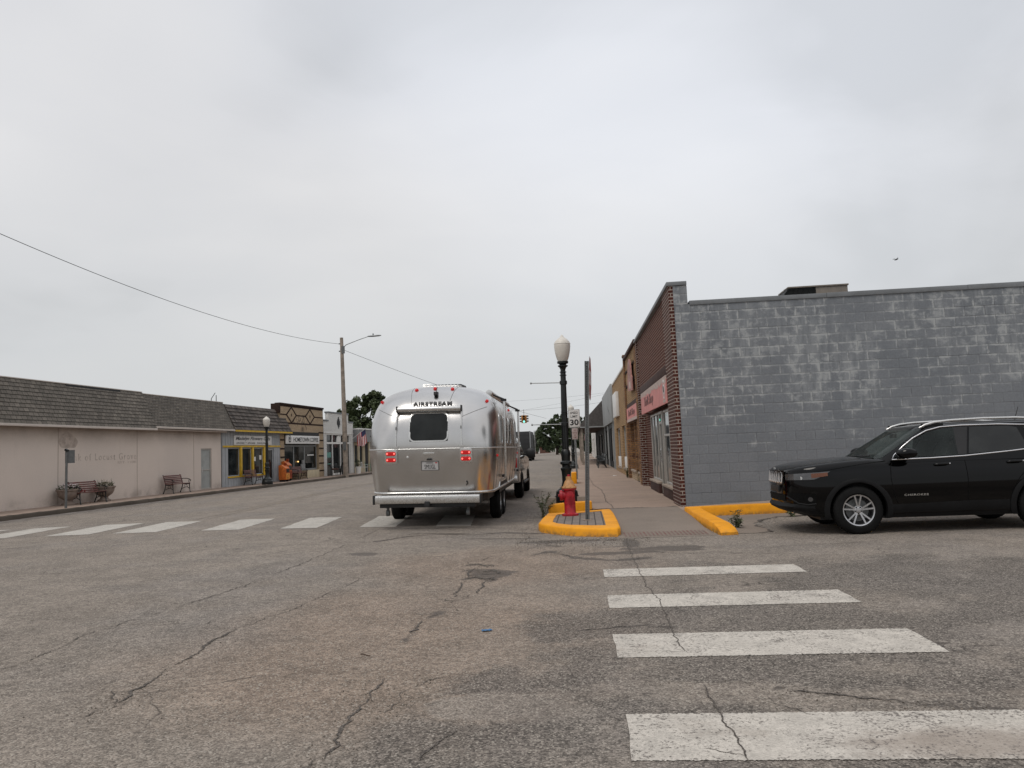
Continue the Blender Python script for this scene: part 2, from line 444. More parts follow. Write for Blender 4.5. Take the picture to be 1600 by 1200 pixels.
def masks(x, y):
    n = fr(x, y, .45, 3.1); n2 = fr(x, y, 1.6, 9.7)
    # tan dust swept into the middle of the junction
    a = min(blob(x, y, -1.6, 6.6, 2.2, 2.6, -.35), blob(x, y, -1.0, 10.4, 2.4, 2.0, 0))
    tan = max(0, min(1, 1.15-a+.55*n))*.9
    # dark, coarse side-street overlay on the right; its worn edge slants across the junction
    b = -1.75 if y < 3.6 else (-1.75+(y-3.6)/1.8*.75 if y < 5.4 else (-1.0+(y-5.4)/3.9*.45 if y < 9.3 else -.55))
    b += .22*fr(y, 2.2, .5, 5.5)
    dark = max(0, min(1, (x-b+.25*n)*2.2))
    dark *= max(0, min(1, (10.6-y+.5*n2)*1.2))
    dark *= max(.15, min(1, .62+.75*n+.5*n2))
    if y < 5.0: dark *= .75
    dark = max(dark, max(0, min(1, 1.0-blob(x, y, *G690, .42, .12, .9)+.5*n2))*.8)
    dark = max(dark, max(0, min(1, 1.1-blob(x, y, 2.4, 5.15, 2.6, .26, -.03)+.6*n2)))
    pale = max(0, min(1, 1.0-blob(x, y, -.55, 4.75, .55, .30)+.6*n2))      # worn pale patches
    pale = max(pale, max(0, min(1, 1.0-blob(x, y, .55, 5.05, 1.0, .22)+.5*n2))*.7)
    pale = max(pale, max(0, min(1, 1.0-blob(x, y, 1.2, 4.85, .9, .14)+.6*n2))*.6)
    pale = max(pale, max(0, min(1, .9-blob(x, y, 3.2, 12.0, 3.5, .45)+.6*n2))*.8)
    dark = max(0, dark-pale)
    wet = 0
    for (cx, cy, rx, ry, ro) in WET: wet = max(wet, min(1, max(0, (1.05-blob(x, y, cx, cy, rx, ry, ro)+.9*n2+.2*n)*1.6)))
    for k in ('gutter_a','gutter_b','gutter_c','ridge','worm','low_right','ridge_b','pot_a','pot_b','pot_c'):
        d = seg_d(x, y, WC[k][0]); wd = .12 if k in ('gutter_a','gutter_b') else .07
        wet = max(wet, max(0, min(.75, (1.0-d/wd+.9*n2))))
    return tan, dark, wet, pale
def ground():
    def axis(lo, hi, step, outs_lo, outs_hi):
        n = int(round((hi-lo)/step)); a = [lo+step*i for i in range(n+1)]
        return outs_lo + a + outs_hi
    xs = axis(-9., 7., .0625, [-900,-300,-100,-40,-25,-19,-17.4,-16,-15,-14,-13,-12,-11,-10,-9.5], [7.5,8,9,10,12,15,20,40,100,300,900])
    ys = axis(2.6, 16.6, .07, [-300,-60,-20,-5,0,1.5], [17,17.5,18,19,20,21,22,24,26,28,30,34,38,44,50,60,75,95,130,200,350,700,1500])
    vs = []; cols = []
    for y in ys:
        near = 1.5 <= y <= 30
        for x in xs:
            vs.append((x, y, zg(x, y)))
            cols.append(masks(x, y) if near and -12 < x < 10 else (0, 0, 0, 0))
    nx = len(xs); fs = []
    for j in range(len(ys)-1):
        for i in range(nx-1):
            fs.append((j*nx+i, j*nx+i+1, (j+1)*nx+i+1, (j+1)*nx+i))
    me = bpy.data.meshes.new('asphalt_ground'); me.from_pydata(vs, [], fs)
    a = me.color_attributes.new('mask', 'FLOAT_COLOR', 'POINT')
    a.data.foreach_set('color', [c for q in cols for c in q])
    me.polygons.foreach_set('use_smooth', [True]*len(me.polygons))
    t = NT('asphalt'); v = t.co()
    at = t.n('VertexColor', layer_name='mask'); s = t.n('SeparateColor', {0: at.outputs[0]})
    tan, dark, wet, pale = s.outputs[0], s.outputs[1], s.outputs[2], at.outputs[1]
    brk = t.noise(v, 11., 8, .78)
    wet = t.ramp(t.math('ADD', wet, t.math('MULTIPLY', t.math('SUBTRACT', brk, .5), 2.2)), .36, .66)
    dark = t.ramp(t.math('ADD', dark, t.math('MULTIPLY', t.math('SUBTRACT', t.noise(v, 3.1, 8, .74), .5), 1.3)), .12, .70)
    pale = t.ramp(t.math('ADD', pale, t.math('MULTIPLY', t.math('SUBTRACT', brk, .5), 1.4)), .3, .65)
    big = t.noise(v, .22, 5, .6); mid = t.noise(v, 1.7, 6, .68); fine = t.noise(v, 16, 4, .7)
    c = t.mix(t.ramp(big, .35, .65), (.204,.175,.148), (.234,.201,.170))
    c = t.mix(t.ramp(t.noise(v, .37, 4, .6), .46, .64, 0, .6), c, (.190,.170,.154))
    c = t.mix(t.math('MULTIPLY', tan, .85), c, (.232,.178,.138))
    c = t.mix(t.math('MULTIPLY', dark, .70), c, (.118,.104,.092))
    c = t.mix(t.math('MULTIPLY', pale, .75), c, (.215,.186,.160))
    c = t.scale_col(c, t.ramp(mid, .3, .7, .84, 1.14))
    c = t.scale_col(c, t.ramp(fine, .3, .7, .76, 1.22))
    # aggregate: light and dark stones
    vo = t.n('TexVoronoi', {'Vector': v, 'Scale': 92., 'Randomness': 1.})
    hue = t.n('SeparateColor', {0: vo.outputs[1]})
    st = t.ramp(hue.outputs[0], 0, 1, .50, 1.50)
    amt = t.math('ADD', .62, t.math('MULTIPLY', dark, .4))
    c2 = t.scale_col(c, st); c = t.mix(amt, c, c2)
    c = t.mix(t.ramp(hue.outputs[1], .90, .94, 0, .7), c, (.40,.36,.31))
    c = t.mix(t.ramp(t.noise(v, 46, 3, .6), .62, .69, 0, .8), c, (.045,.038,.034))
    # sealed hairline cracks
    dv = t.n('VectorMath', {0: v, 1: t.n('VectorMath', {0: t.n('TexNoise', {'Vector': v, 'Scale': 1.3, 'Detail': 6.}).outputs[1], 'Scale': 1.1}, operation='SCALE').outputs[0]}, operation='ADD').outputs[0]
    ve = t.n('TexVoronoi', {'Vector': dv, 'Scale': .42}, feature='DISTANCE_TO_EDGE').outputs[0]
    hair = t.math('MULTIPLY', t.ramp(ve, .0015, .006, 1, 0), t.ramp(t.noise(v, .5, 3), .50, .60))
    c = t.mix(t.math('MULTIPLY', hair, .7), c, (.04,.034,.03))
    c = t.mix(t.math('MULTIPLY', wet, .70), c, (.058,.047,.039))
    r = t.ramp(wet, 0, 1, .92, .62)
    h = t.math('ADD', t.math('MULTIPLY', vo.outputs[0], -.9), t.math('MULTIPLY', fine, .5))
    h = t.math('ADD', h, t.math('MULTIPLY', mid, 2.2))
    me.materials.append(t.bsdf(c, r, 0, t.bump(h, .8, .009), Specular_IOR_Level=.25))
    o = bpy.data.objects.new('asphalt_ground', me); COL.objects.link(o); struct(o)
ground()

# cracks: narrow ragged slits of dark rubble
t = NT('crack_fill'); v = t.co()
M['crack'] = t.bsdf(t.mix(t.ramp(t.noise(v, 60, 3), .4, .65), (.042,.035,.030), (.125,.106,.090)), .95)
def strip(name, pts, w, z=.004, mat='crack', jag=.6, step=.05, seed=0):
    rnd = random.Random(seed); P = []
    for (a, b) in zip(pts, pts[1:]):
        L = math.hypot(b[0]-a[0], b[1]-a[1]); k = max(1, int(L/step))
        for i in range(k): P.append((a[0]+(b[0]-a[0])*i/k, a[1]+(b[1]-a[1])*i/k))
    P.append(pts[-1]); rows = []; n = len(P)
    for i, p in enumerate(P):
        q = P[min(i+1, n-1)]; o = P[max(i-1, 0)]; dx, dy = q[0]-o[0], q[1]-o[1]; L = math.hypot(dx, dy) or 1
        nx, ny = -dy/L, dx/L; e = min(1, min(i, n-1-i)/4+.15)
        if jag > .5: e *= max(.0, min(1.5, .65+1.9*noise.noise(Vector((p[0]*2.3, p[1]*2.3, seed+5)))+.9*noise.noise(Vector((p[0]*9, p[1]*9, seed+9)))))
        off = noise.noise(Vector((p[0]*3, p[1]*3, seed)))*.07*jag+noise.noise(Vector((p[0]*11, p[1]*11, seed)))*.05*jag+noise.noise(Vector((p[0]*31, p[1]*31, seed)))*.022*jag
        ww = w*e*(1+jag*rnd.uniform(-.7, .9))/2; wx = w*e*(1+jag*rnd.uniform(-.7, .9))/2
        rows.append([(p[0]+nx*(off+ww), p[1]+ny*(off+ww), zg(p[0])+z), (p[0]+nx*(off-wx), p[1]+ny*(off-wx), zg(p[0])+z)])
    return MB().grid(rows).build(name, M[mat], fix=False)
for i, (k, (pts, wd)) in enumerate(WC.items()):
    struct(strip('road_crack', pts, wd*.62, .007 if 'cross' in k else .005, jag=.4 if 'cross' in k else .75, step=.025, seed=i+1))
    rb = random.Random(500+i)
    # short side branches
    for b in range(int(sum(math.dist(p, q) for p, q in zip(pts, pts[1:]))*1.1) if 'far' not in k and 'lane' not in k else 0):
        j = rb.randrange(len(pts)-1); f = rb.random(); p = [pts[j][c]+(pts[j+1][c]-pts[j][c])*f for c in (0, 1)]; q = rb.uniform(0, 2*PI); br = [tuple(p)]
        for _ in range(rb.randint(2, 4)): q += rb.uniform(-.6, .6); L_ = rb.uniform(.06, .2); p = [p[0]+L_*math.cos(q), p[1]+L_*math.sin(q)]; br.append(tuple(p))
        struct(strip('road_crack', br, wd*.35, .0055, jag=.75, step=.025, seed=600+i*20+b))

# painted bars, worn through to the stones
def paint_mat(name, col, wear, tint=(.14,.122,.108), dirt=None):
    t = NT(name); v = t.co()
    a = t.noise(v, 38, 6, .80); b = t.noise(v, 1.6, 5, .68); d = t.noise(v, 7, 6, .72)
    m = t.math('ADD', t.math('ADD', t.math('MULTIPLY', a, .72), t.math('MULTIPLY', b, .26)), t.math('MULTIPLY', d, .24))
    f = t.math('MULTIPLY', t.ramp(m, wear, wear+.035), .9)
    vo = t.n('TexVoronoi', {'Vector': v, 'Scale': 92.}); hu = t.n('SeparateColor', {0: vo.outputs[1]})
    c = t.scale_col(col, t.ramp(t.noise(v, 5, 6, .75), .3, .7, .80, 1.06))
    c = t.scale_col(c, t.ramp(hu.outputs[0], 0, 1, .86, 1.08))
    c = t.mix(t.ramp(t.noise(v, 1.3, 6, .68), .54, .74, 0, .45), c, (.25,.205,.165))
    if dirt:
        dv = t.n('VectorMath', {0: t.n('VectorMath', {0: t.n('VectorMath', {0: v, 1: dirt}, operation='SUBTRACT').outputs[0], 1: (1.6, 4.2, 1)}, operation='MULTIPLY').outputs[0]}, operation='LENGTH').outputs['Value']
        c = t.mix(t.ramp(t.math('ADD', dv, t.math('MULTIPLY', t.noise(v, 5, 7, .75), 1.6)), 1.2, 2.1, .55, 0), c, (.20,.150,.118))
    c = t.mix(f, c, t.scale_col(tint, t.ramp(hu.outputs[1], 0, 1, .5, 1.4)))
    return t.bsdf(c, .85, 0, t.bump(t.math('ADD', a, t.math('MULTIPLY', vo.outputs[0], -.6)), .6, .006))
M['bar_white'] = paint_mat('bar_white', (.52,.48,.425), .640, dirt=(*G(1520,1162), 0))
M['bar_faded'] = paint_mat('bar_faded', (.46,.43,.385), .665)
M['line_yellow'] = paint_mat('line_yellow', (.27,.205,.125), .56, (.18,.158,.137))
def ragged_quad(name, q, mat, z=.004, jag=.008, n=240, seed=0):
    """painted bar with slightly ragged outline; q = four corners, long sides first"""
    rnd = random.Random(seed); rows = []
    for i in range(n+1):
        f = i/n
        a = [q[0][k]+(q[1][k]-q[0][k])*f for k in (0,1)]; b = [q[3][k]+(q[2][k]-q[3][k])*f for k in (0,1)]
        ja, jb = rnd.uniform(-jag, jag), rnd.uniform(-jag, jag)
        row = []
        for j in range(5):
            g = j/4; x = a[0]+(b[0]-a[0])*g; y = a[1]+(b[1]-a[1])*g
            if j == 0: y += ja
            if j == 4: y += jb
            if i in (0, n): x += rnd.uniform(-jag, jag)
            row.append((x, y, zg(x)+z))
        rows.append(row)
    return struct(MB().grid(rows).build(name, M[mat], fix=False))
for i, (ya, yb) in enumerate([(9.83, 9.26), (8.15, 7.52), (6.49, 5.79), (4.60, 3.94)]):
    ragged_quad('crosswalk_bar', [(.165, ya), (2.48, ya), (2.49, yb), (.165, yb)], 'bar_white', seed=i)
for (xa, xb) in [(-16.75,-15.75),(-15.0,-14.0),(-13.35,-12.4),(-11.52,-10.52),(-9.97,-9.02),(-8.05,-7.2),(-6.33,-5.55),(-4.66,-3.9),(-3.07,-2.35)]:
    # bars run along the street, the row drifts with the crown
    y0, y1 = 15.55, 18.08
    q = [(xa, y0), (xa-.27, y1), (xb-.27, y1), (xb, y0)]
    rows = []
    for k in range(15):
        f = k/14; a = (q[0][0]+(q[1][0]-q[0][0])*f, y0+(y1-y0)*f); b = (q[3][0]+(q[2][0]-q[3][0])*f, y0+(y1-y0)*f)
        rows.append([(a[0]+(b[0]-a[0])*g/4+random.uniform(-.012,.012), a[1]+random.uniform(-.012,.012), zg(a[0]+(b[0]-a[0])*g/4)+.005) for g in range(5)])
    struct(MB().grid(rows).build('crosswalk_bar', M['bar_faded'], fix=False))
for xo in (0, .32):
    struct(strip('centre_line', [(-9.75+xo, 18.6), (-10.1+xo, 23), (-10.6+xo, 30), (-11.0+xo, 40), (-11.3+xo, 75)], .10, .005, 'line_yellow', .25, .4, seed=40+int(xo*10)))
# ------------------------------------------------------------------ right pavement, kerbs, ramp
def smooth_poly(pts, n=6):
    """Catmull-Rom through a closed outline"""
    out = []; k = len(pts)
    for i in range(k):
        p0, p1, p2, p3 = [Vector(pts[(i+d) % k]) for d in (-1,0,1,2)]
        for j in range(n):
            t = j/n
            out.append(tuple(.5*((2*p1)+(p2-p0)*t+(2*p0-5*p1+4*p2-p3)*t*t+(3*p1-p0-3*p2+p3)*t**3)))
    return out
def slab(name, poly, z0, z1, mat, bevel=.02):
    return struct(MB().prism(poly, 'z', z0, z1).build(name, M[mat], bevel=bevel))
def XR(y): return 2.12-.012*(y-17.2)
# main walk
slab('pavement', [(-.72,17.62),(2.16,17.62),(2.14,30),(1.8,60),(1.2,110),(-.75,110),(-.75,18)], -.1, .12, 'walk', .025)
slab('pavement', [(-.75,125),(14,125),(14,133),(-.75,133)], -.1, .12, 'walk')
for y in (19.6, 22.2, 24.6, 27.2, 29.9, 33, 36.2, 40, 44, 49):
    struct(strip('pavement_joint', [(-.7, y), (.6, y+.02), (XR(y), y)], .014, .124, 'crack', .3, .1, seed=int(y*7)))
struct(strip('pavement_crack', [(.60,17.65),(.58,18.6),(.50,20),(.52,22),(.50,25),(.28,28.5),(.22,32.5),(.16,36)], .013, .1245, 'crack', .45, .08, seed=91))
struct(strip('pavement_joint', [(-.2,17.66),(.4,17.63),(1.1,17.66),(1.6,17.63),(2.1,17.65)], .05, .1235, 'crack', .9, .04, seed=92))
# ramp down to the side street with a worn red tactile strip
m = MB(); rows = []
for i in range(13):
    y = 17.6-(17.6-13.0)*i/12; z = .118*min(1, max(0, (y-13.0)/3.6))+.004
    rows.append([(.50+(2.05-.50)*j/4, y, z) for j in range(5)])
struct(m.grid(rows).build('pavement_ramp', M['walk_grey'], smooth=40))
t = NT('tactile'); v = t.co()
M['tactile'] = t.bsdf(t.mix(t.ramp(t.noise(v, 8, 5, .7), .36, .56), (.150,.052,.042), (.165,.115,.095)), .85)
m = MB()
for i in range(21):
    x = .62+i*.067; y0 = 13.12+.02*random.random(); y1 = 13.62
    z0 = .118*(y0-13)/3.6+.010; z1 = .118*(y1-13)/3.6+.010
    m.add([(x,y0,z0),(x+.028,y0,z0),(x+.012,y1,z1),(x-.016,y1,z1)], [(0,1,2,3)])
struct(m.build('tactile_strip', M['tactile'], fix=False))
# kerbed island with pavers
OUT = [(-.93,14.7),(-.90,15.6),(-.84,16.62),(-.6,16.78),(.0,17.0),(.53,17.2),(.555,16.2),(.565,14.6),(.56,13.42),(.50,13.24),(.2,13.3),(-.25,13.52),(-.62,13.92),(-.86,14.3)]
INN = [(-.66,14.72),(-.66,15.3),(-.64,16.1),(-.62,16.32),(-.3,16.5),(.0,16.68),(.31,16.86),(.315,16.2),(.32,14.6),(.32,13.80),(.28,13.78),(.05,13.84),(-.3,14.05),(-.55,14.38)]
m = MB(); n = len(OUT); rings = []
for k, (s_, z) in enumerate([(0, -.08), (.004, .115), (.018, .140), (.045, .149)]):
    rings.append([(o[0]+(i[0]-o[0])*s_*3, o[1]+(i[1]-o[1])*s_*3, z+.006*math.sin(o[1]*5+o[0]*7)) for o, i in zip(OUT, INN)])
rings.append([(i[0], i[1], .148) for i in INN]); rings.append([(i[0], i[1], .10) for i in INN])
m.loft(rings, cap=False)
struct(m.build('yellow_kerb', M['yellow'], smooth=50, fix=False))
t = NT('paver'); v = t.co('UV')
b = t.n('TexBrick', {'Vector': t.n('VectorRotate', {'Vector': v, 'Angle': PI/2}, rotation_type='Z_AXIS').outputs[0], 'Color1': (.20,.165,.14), 'Color2': (.165,.140,.122), 'Mortar': (.05,.042,.036), 'Scale': 1., 'Mortar Size': .012, 'Mortar Smooth': .3, 'Brick Width': .62, 'Row Height': .145})
c = t.scale_col(b.outputs[0], t.ramp(t.noise(v, 20, 5, .7), .25, .75, .75, 1.2))
M['paver'] = t.bsdf(c, .9, 0, t.bump(t.math('MULTIPLY', b.outputs[1], -1.), .5, .01))
struct(MB().add([(i[0], i[1], .137) for i in INN], [tuple(range(n))]).build('paver_bed', M['paver']))
# short kerb in front of the lamp footing
m = MB().prism([(-.86,17.3),(-.5,17.42),(.12,17.62),(.12,17.95),(-.3,17.8),(-.82,17.62)], 'z', -.05, .30)
m.fn(lambda x,y,z: (x, y, z if z < 0 else z-.05*max(0,-.3-x)))
struct(m.build('yellow_kerb', M['yellow'], bevel=.04))
# L-shaped kerb at the parking bay
def kerb_run(pts, w, h, bulge=0):
    rows = []; k = len(pts)
    prof = [(-.5,-.06),(-.49,.86),(-.43,1.),(.43,1.),(.49,.86),(.5,-.06)]
    for i in range(k):
        p = Vector(pts[i][:2]); a = Vector(pts[max(i-1,0)][:2]); b = Vector(pts[min(i+1,k-1)][:2])
        d = (b-a).normalized(); nrm = Vector((-d.y, d.x)); hh = h*pts[i][2]
        if 0 < i < k-1:
            d1 = (p-a).normalized(); n1 = Vector((-d1.y, d1.x)); nrm = nrm/max(.5, nrm.dot(n1))
        rows.append([(p.x+nrm.x*q*w, p.y+nrm.y*q*w, (z*hh if z > 0 else z)+(.1 if len(pts[i]) > 3 else 0)*0) for q, z in prof])
    m = MB().loft(rows, cap=True); return m
m = kerb_run([(2.30,12.98,.30),(2.285,13.15,.75),(2.27,13.5,.95),(2.24,14.4,1.0),(2.2,15.4,1.1),(2.17,16.34,1.25),(2.9,16.40,1.28),(3.8,16.46,1.3),(4.9,16.52,1.34),(7,16.6,1.4),(12,16.8,1.5),(24,17,1.5)], .29, .16)
struct(m.build('yellow_kerb', M['yellow'], smooth=40))
# slab behind it, sloping up along the wall, and the concrete apron in front
m = MB(); rows = []
for i in range(12):
    x = 2.0+i*2; z = .12+.035*min(i*2, 3)
    rows.append([(x, 16.45, z), (x, 17.0, z+.005), (x, 17.55, z+.01)])
struct(m.grid(rows).build('pavement', M['walk'], smooth=40))
rows = [[(2.36, 13.15, .006), (2.36, 16.3, .012)], [(2.75, 13.12, .006), (2.75, 16.3, .012)], [(3.08, 13.35, .006), (2.95, 16.3, .012)], [(3.0, 14.6, .006), (3.4, 16.3, .012)], [(3.7, 15.75, .006), (4.2, 16.35, .012)], [(6.5, 15.9, .006), (6.5, 16.4, .012)]]
struct(MB().grid(rows).build('parking_apron', M['walk_grey']))
struct(strip('road_crack', [(2.78,13.1),(3.05,13.3),(3.0,14.2),(3.3,15.2),(3.8,15.7),(5.2,15.8),(6.4,15.85)], .05, .010, 'crack', .8, .05, seed=61))

# ------------------------------------------------------------------ facade helper
def facade(m, x0, x1, z0, z1, holes, depth=.12, y=0., split=None):
    """front sheet at y with rectangular openings and their reveals; holes = (xa, xb, za, zb)"""
    xs = sorted(set([x0, x1]+[h[0] for h in holes]+[h[1] for h in holes]))
    zs = sorted(set([z0, z1]+[h[2] for h in holes]+[h[3] for h in holes]))
    xs = [a for a in xs if x0 <= a <= x1]; zs = [a for a in zs if z0 <= a <= z1]
    for i in range(len(xs)-1):
        for j in range(len(zs)-1):
            cx, cz = (xs[i]+xs[i+1])/2, (zs[j]+zs[j+1])/2
            if any(h[0] < cx < h[1] and h[2] < cz < h[3] for h in holes): continue
            m.add([(xs[i],y,zs[j]),(xs[i+1],y,zs[j]),(xs[i+1],y,zs[j+1]),(xs[i],y,zs[j+1])], [(0,1,2,3)])
    for (a, b, c, d) in holes:
        e = y+depth
        m.add([(a,y,c),(a,e,c),(a,e,d),(a,y,d)], [(0,1,2,3)]); m.add([(b,y,c),(b,y,d),(b,e,d),(b,e,c)], [(0,1,2,3)])
        m.add([(a,y,d),(a,e,d),(b,e,d),(b,y,d)], [(0,1,2,3)]); m.add([(a,y,c),(b,y,c),(b,e,c),(a,e,c)], [(0,1,2,3)])
    return m
def frame(m, x0, x1, z0, z1, y, w=.05, d=.05, mull=(), trans=()):
    m.box(x0, x1, y, y+d, z1-w, z1); m.box(x0, x1, y, y+d, z0, z0+w)
    m.box(x0, x0+w, y, y+d, z0+w, z1-w); m.box(x1-w, x1, y, y+d, z0+w, z1-w)
    for a in mull: m.box(a-w/2, a+w/2, y+.003, y+d, z0+w, z1-w)
    for a in trans: m.box(x0+w, x1-w, y+.006, y+d, a-w/2, a+w/2)
    return m
def window(parent, x0, x1, z0, z1, y, fm, gm='glass_dark', w=.05, mull=(), trans=(), name='window', d=.05):
    f = frame(MB(), x0, x1, z0, z1, y, w, d, mull, trans).build(name, M[fm], parent, bevel=.006)
    MB().box(x0+.01, x1-.01, y+d*.6, y+d*.6+.012, z0+.01, z1-.01).build('pane', M[gm], f)
    return f
def shell(parent, x0, x1, depth, z1, mat, roofz=None, sides=(True, True), y0=.02, z0=-.1):
    m = MB(); rz = roofz or z1-.35
    if sides[0]: m.box(x0, x0+.2, y0, depth, z0, z1)
    if sides[1]: m.box(x1-.2, x1, y0, depth, z0, z1)
    m.box(x0+.2, x1-.2, depth-.2, depth, z0, z1-.02)
    m.build('wall', M[mat], parent)
    MB().box(x0+.2, x1-.2, y0+.2, depth-.2, rz-.1, rz).build('roof', M['roof_flat'], parent)

M['brick_red'] = brick_mat('brick_red', (.088,.023,.015), (.056,.015,.011), (.25,.18,.145), h=.079, mortar=.0105, stain=.3)
M['brick_pier'] = brick_mat('brick_pier', (.088,.030,.023), (.058,.021,.017), (.33,.28,.245), h=.079, mortar=.011, stain=.3)
M['brick_tan'] = brick_mat('brick_tan', (.43,.28,.145), (.36,.225,.115), (.13,.10,.075), h=.078, mortar=.010, stain=.3)
M['brick_mixed'] = brick_mat('brick_mixed', (.33,.175,.075), (.075,.028,.02), (.15,.11,.085), h=.078, stain=.3)
M['brick_buff'] = brick_mat('brick_buff', (.50,.375,.245), (.41,.305,.195), (.26,.21,.165), h=.078, stain=.3)
M['brick_stripe'] = brick_mat('brick_stripe', (.035,.019,.014), (.028,.015,.012), (.05,.035,.028), h=.078)
M['lintel'] = surf('lintel', (.058,.030,.025), .7, var=.2, sc=2, grime=.2)
M['pink_sign'] = surf('pink_sign', (.60,.215,.195), .55, var=.12, sc=2, grime=.12)
M['pink_faded'] = surf('pink_faded', (.40,.20,.175), .6, var=.2, sc=6, grime=.2)
M['pink_flake'] = surf('pink_flake', (.50,.40,.36), .7, var=.25, sc=12, grime=.3)
M['pink_letter'] = surf('pink_letter', (.24,.12,.115), .6, var=.2)
M['alu_frame'] = surf('alu_frame', (.44,.42,.39), .45, .35, var=.12, sc=4, grime=.15)
M['sill_stone'] = surf('sill_stone', (.33,.27,.22), .85, var=.2, sc=6, grime=.3)
M['grey_panel'] = surf('grey_panel', (.30,.31,.31), .6, var=.08, sc=1.5, grime=.12)
M['dark_front'] = surf('dark_front', (.020,.021,.022), .6, var=.2)
M['dark_roof'] = surf('dark_roof', (.10,.092,.088), .85, var=.2, sc=6, bump=.3, bsc=25, grime=.25)
M['coping_grey'] = surf('coping_grey', (.185,.195,.205), .6, .2, var=.15, sc=1.5, grime=.2)
# painted block wall: thin grey coat, bare mortar bleeding through
def cmu():
    t = NT('block_wall'); v = t.co('UV')
    wv = t.n('VectorMath', {0: v, 1: t.n('VectorMath', {0: t.n('TexNoise', {'Vector': v, 'Scale': 3., 'Detail': 4.}).outputs[1], 'Scale': .016}, operation='SCALE').outputs[0]}, operation='ADD').outputs[0]
    kw = {'Color1': (1,1,1), 'Color2': (.80,.80,.80), 'Mortar': (.5,.5,.5), 'Scale': 1., 'Brick Width': .42, 'Row Height': .212, 'Bias': 0.}
    a = t.n('TexBrick', {'Vector': wv, 'Mortar Size': .0038, 'Mortar Smooth': .25, **kw})
    wide = t.n('TexBrick', {'Vector': t.n('VectorMath', {0: v, 1: t.n('VectorMath', {0: t.n('TexNoise', {'Vector': v, 'Scale': 5., 'Detail': 5.}).outputs[1], 'Scale': .05}, operation='SCALE').outputs[0]}, operation='ADD').outputs[0], 'Mortar Size': .034, 'Mortar Smooth': .95, **kw})
    big = t.noise(v, .30, 4, .6); mid = t.noise(v, 1.1, 6, .68); sm = t.noise(v, 3.6, 6, .7)
    sv = t.n('Mapping', {'Vector': v, 'Scale': (2.6, .35, 1)}).outputs[0]
    run = t.noise(sv, 1.3, 6, .68)
    z = t.n('SeparateXYZ', {0: v}).outputs[1]
    hi = t.ramp(z, .8, 3.4, -.05, .07)
    area = t.math('ADD', t.math('ADD', t.math('MULTIPLY', big, .55), t.math('MULTIPLY', mid, .45)), hi)
    bleed = t.math('MULTIPLY', wide.outputs[1], t.math('MULTIPLY', t.ramp(area, .45, .56, .07, 1.), t.ramp(sm, .38, .58, .10, 1.)))
    smear = t.math('MULTIPLY', t.ramp(run, .47, .64), t.ramp(area, .47, .60))
    scr = t.math('MULTIPLY', t.ramp(sm, .49, .62), t.ramp(area, .48, .57))
    f = t.math('MINIMUM', t.math('ADD', t.math('ADD', t.math('MULTIPLY', bleed, .85), t.math('MULTIPLY', smear, .34)), t.math('MULTIPLY', scr, .52)), .9)
    c = t.mix(t.ramp(t.noise(v, .8, 4), .3, .7), (.172,.186,.204), (.200,.213,.230))
    c = t.mix(.38, c, t.mix(1., c, a.outputs[0], 'MULTIPLY'))
    c = t.scale_col(c, t.ramp(t.noise(v, 22, 4, .7), .25, .75, .90, 1.09))
    c = t.mix(f, c, (.385,.398,.402))
    c = t.mix(t.math('MULTIPLY', a.outputs[1], t.ramp(sm, .38, .60, .05, .75)), c, (.10,.105,.108))
    hv_ = t.n('Mapping', {'Vector': v, 'Scale': (.22, 2.2, 1)}).outputs[0]
    c = t.mix(t.math('MULTIPLY', a.outputs[1], t.ramp(t.noise(hv_, 1.6, 4, .6), .54, .60, 0, .9)), c, (.05,.053,.056))
    lowd = t.math('MULTIPLY', t.ramp(z, .15, .55, .45, 0), t.ramp(mid, .35, .65))
    c = t.mix(lowd, c, (.16,.15,.13))
    h = t.math('ADD', t.math('MULTIPLY', a.outputs[1], -1.), t.math('MULTIPLY', t.noise(v, 45, 4, .7), .35))
    return t.bsdf(c, .78, 0, t.bump(h, .55, .008), Specular_IOR_Level=.25)
M['cmu'] = cmu()

# ------------------------------------------------------------------ corner shop (red brick front, grey block side)
RZ = -PI/2+.012
def shopR(name, label, cat, y): return thing(name, label, cat, (XR(y), y, 0), RZ)
# local frame: +x towards the camera, +y into the building
b1 = shopR('brick_shop', 'dark red brick corner shop with pink sign and long grey painted block side wall', 'building', 27.0)
L1 = 27.0-17.33
m = MB(); m.box(L1-.25, L1, .06, 26, -.1, 4.62)
m.build('block_wall', M['cmu'], b1)
m = MB(); m.box(L1-.26, L1+.004, .05, .36, 4.62, 5.05); m.build('parapet_end', M['cmu'], b1)
m = MB()
for i in range(9): m.box(L1-.32, L1+.02+.004*(i % 2), .40+i*3.0, .40+i*3.0+2.995, 4.60, 4.70+.004*(i % 3))
m.build('coping', M['coping_grey'], b1, bevel=.006)
MB().box(.1, L1-.25, .25, 26, 4.1, 4.2).build('roof', M['roof_flat'], b1)
# brick upper front with soldier lintel, piers and bulkheads
m = MB()
facade(m, .45, L1-1.32, 3.44, 5.05, [], .1)
m.box(.45, L1-1.32, .005, .25, 3.44, 5.04)
m.build('brick_front', M['brick_red'], b1)
MB().box(.40, L1-1.30, -.015, .2, 3.22, 3.445).build('lintel', M['lintel'], b1, bevel=.008)
m = MB(); m.box(L1-1.30, L1+.002, -.05, .055, -.1, 5.06)
m.build('brick_pier', M['brick_pier'], b1)
m = MB(); m.box(0, .44, -.05, .3, -.1, 5.1); m.build('brick_pier', M['brick_pier'], b1)
m = MB(); m.box(-.05, L1+.03, -.09, .36, 5.06, 5.15); m.build('coping', M['coping_grey'], b1, bevel=.01)
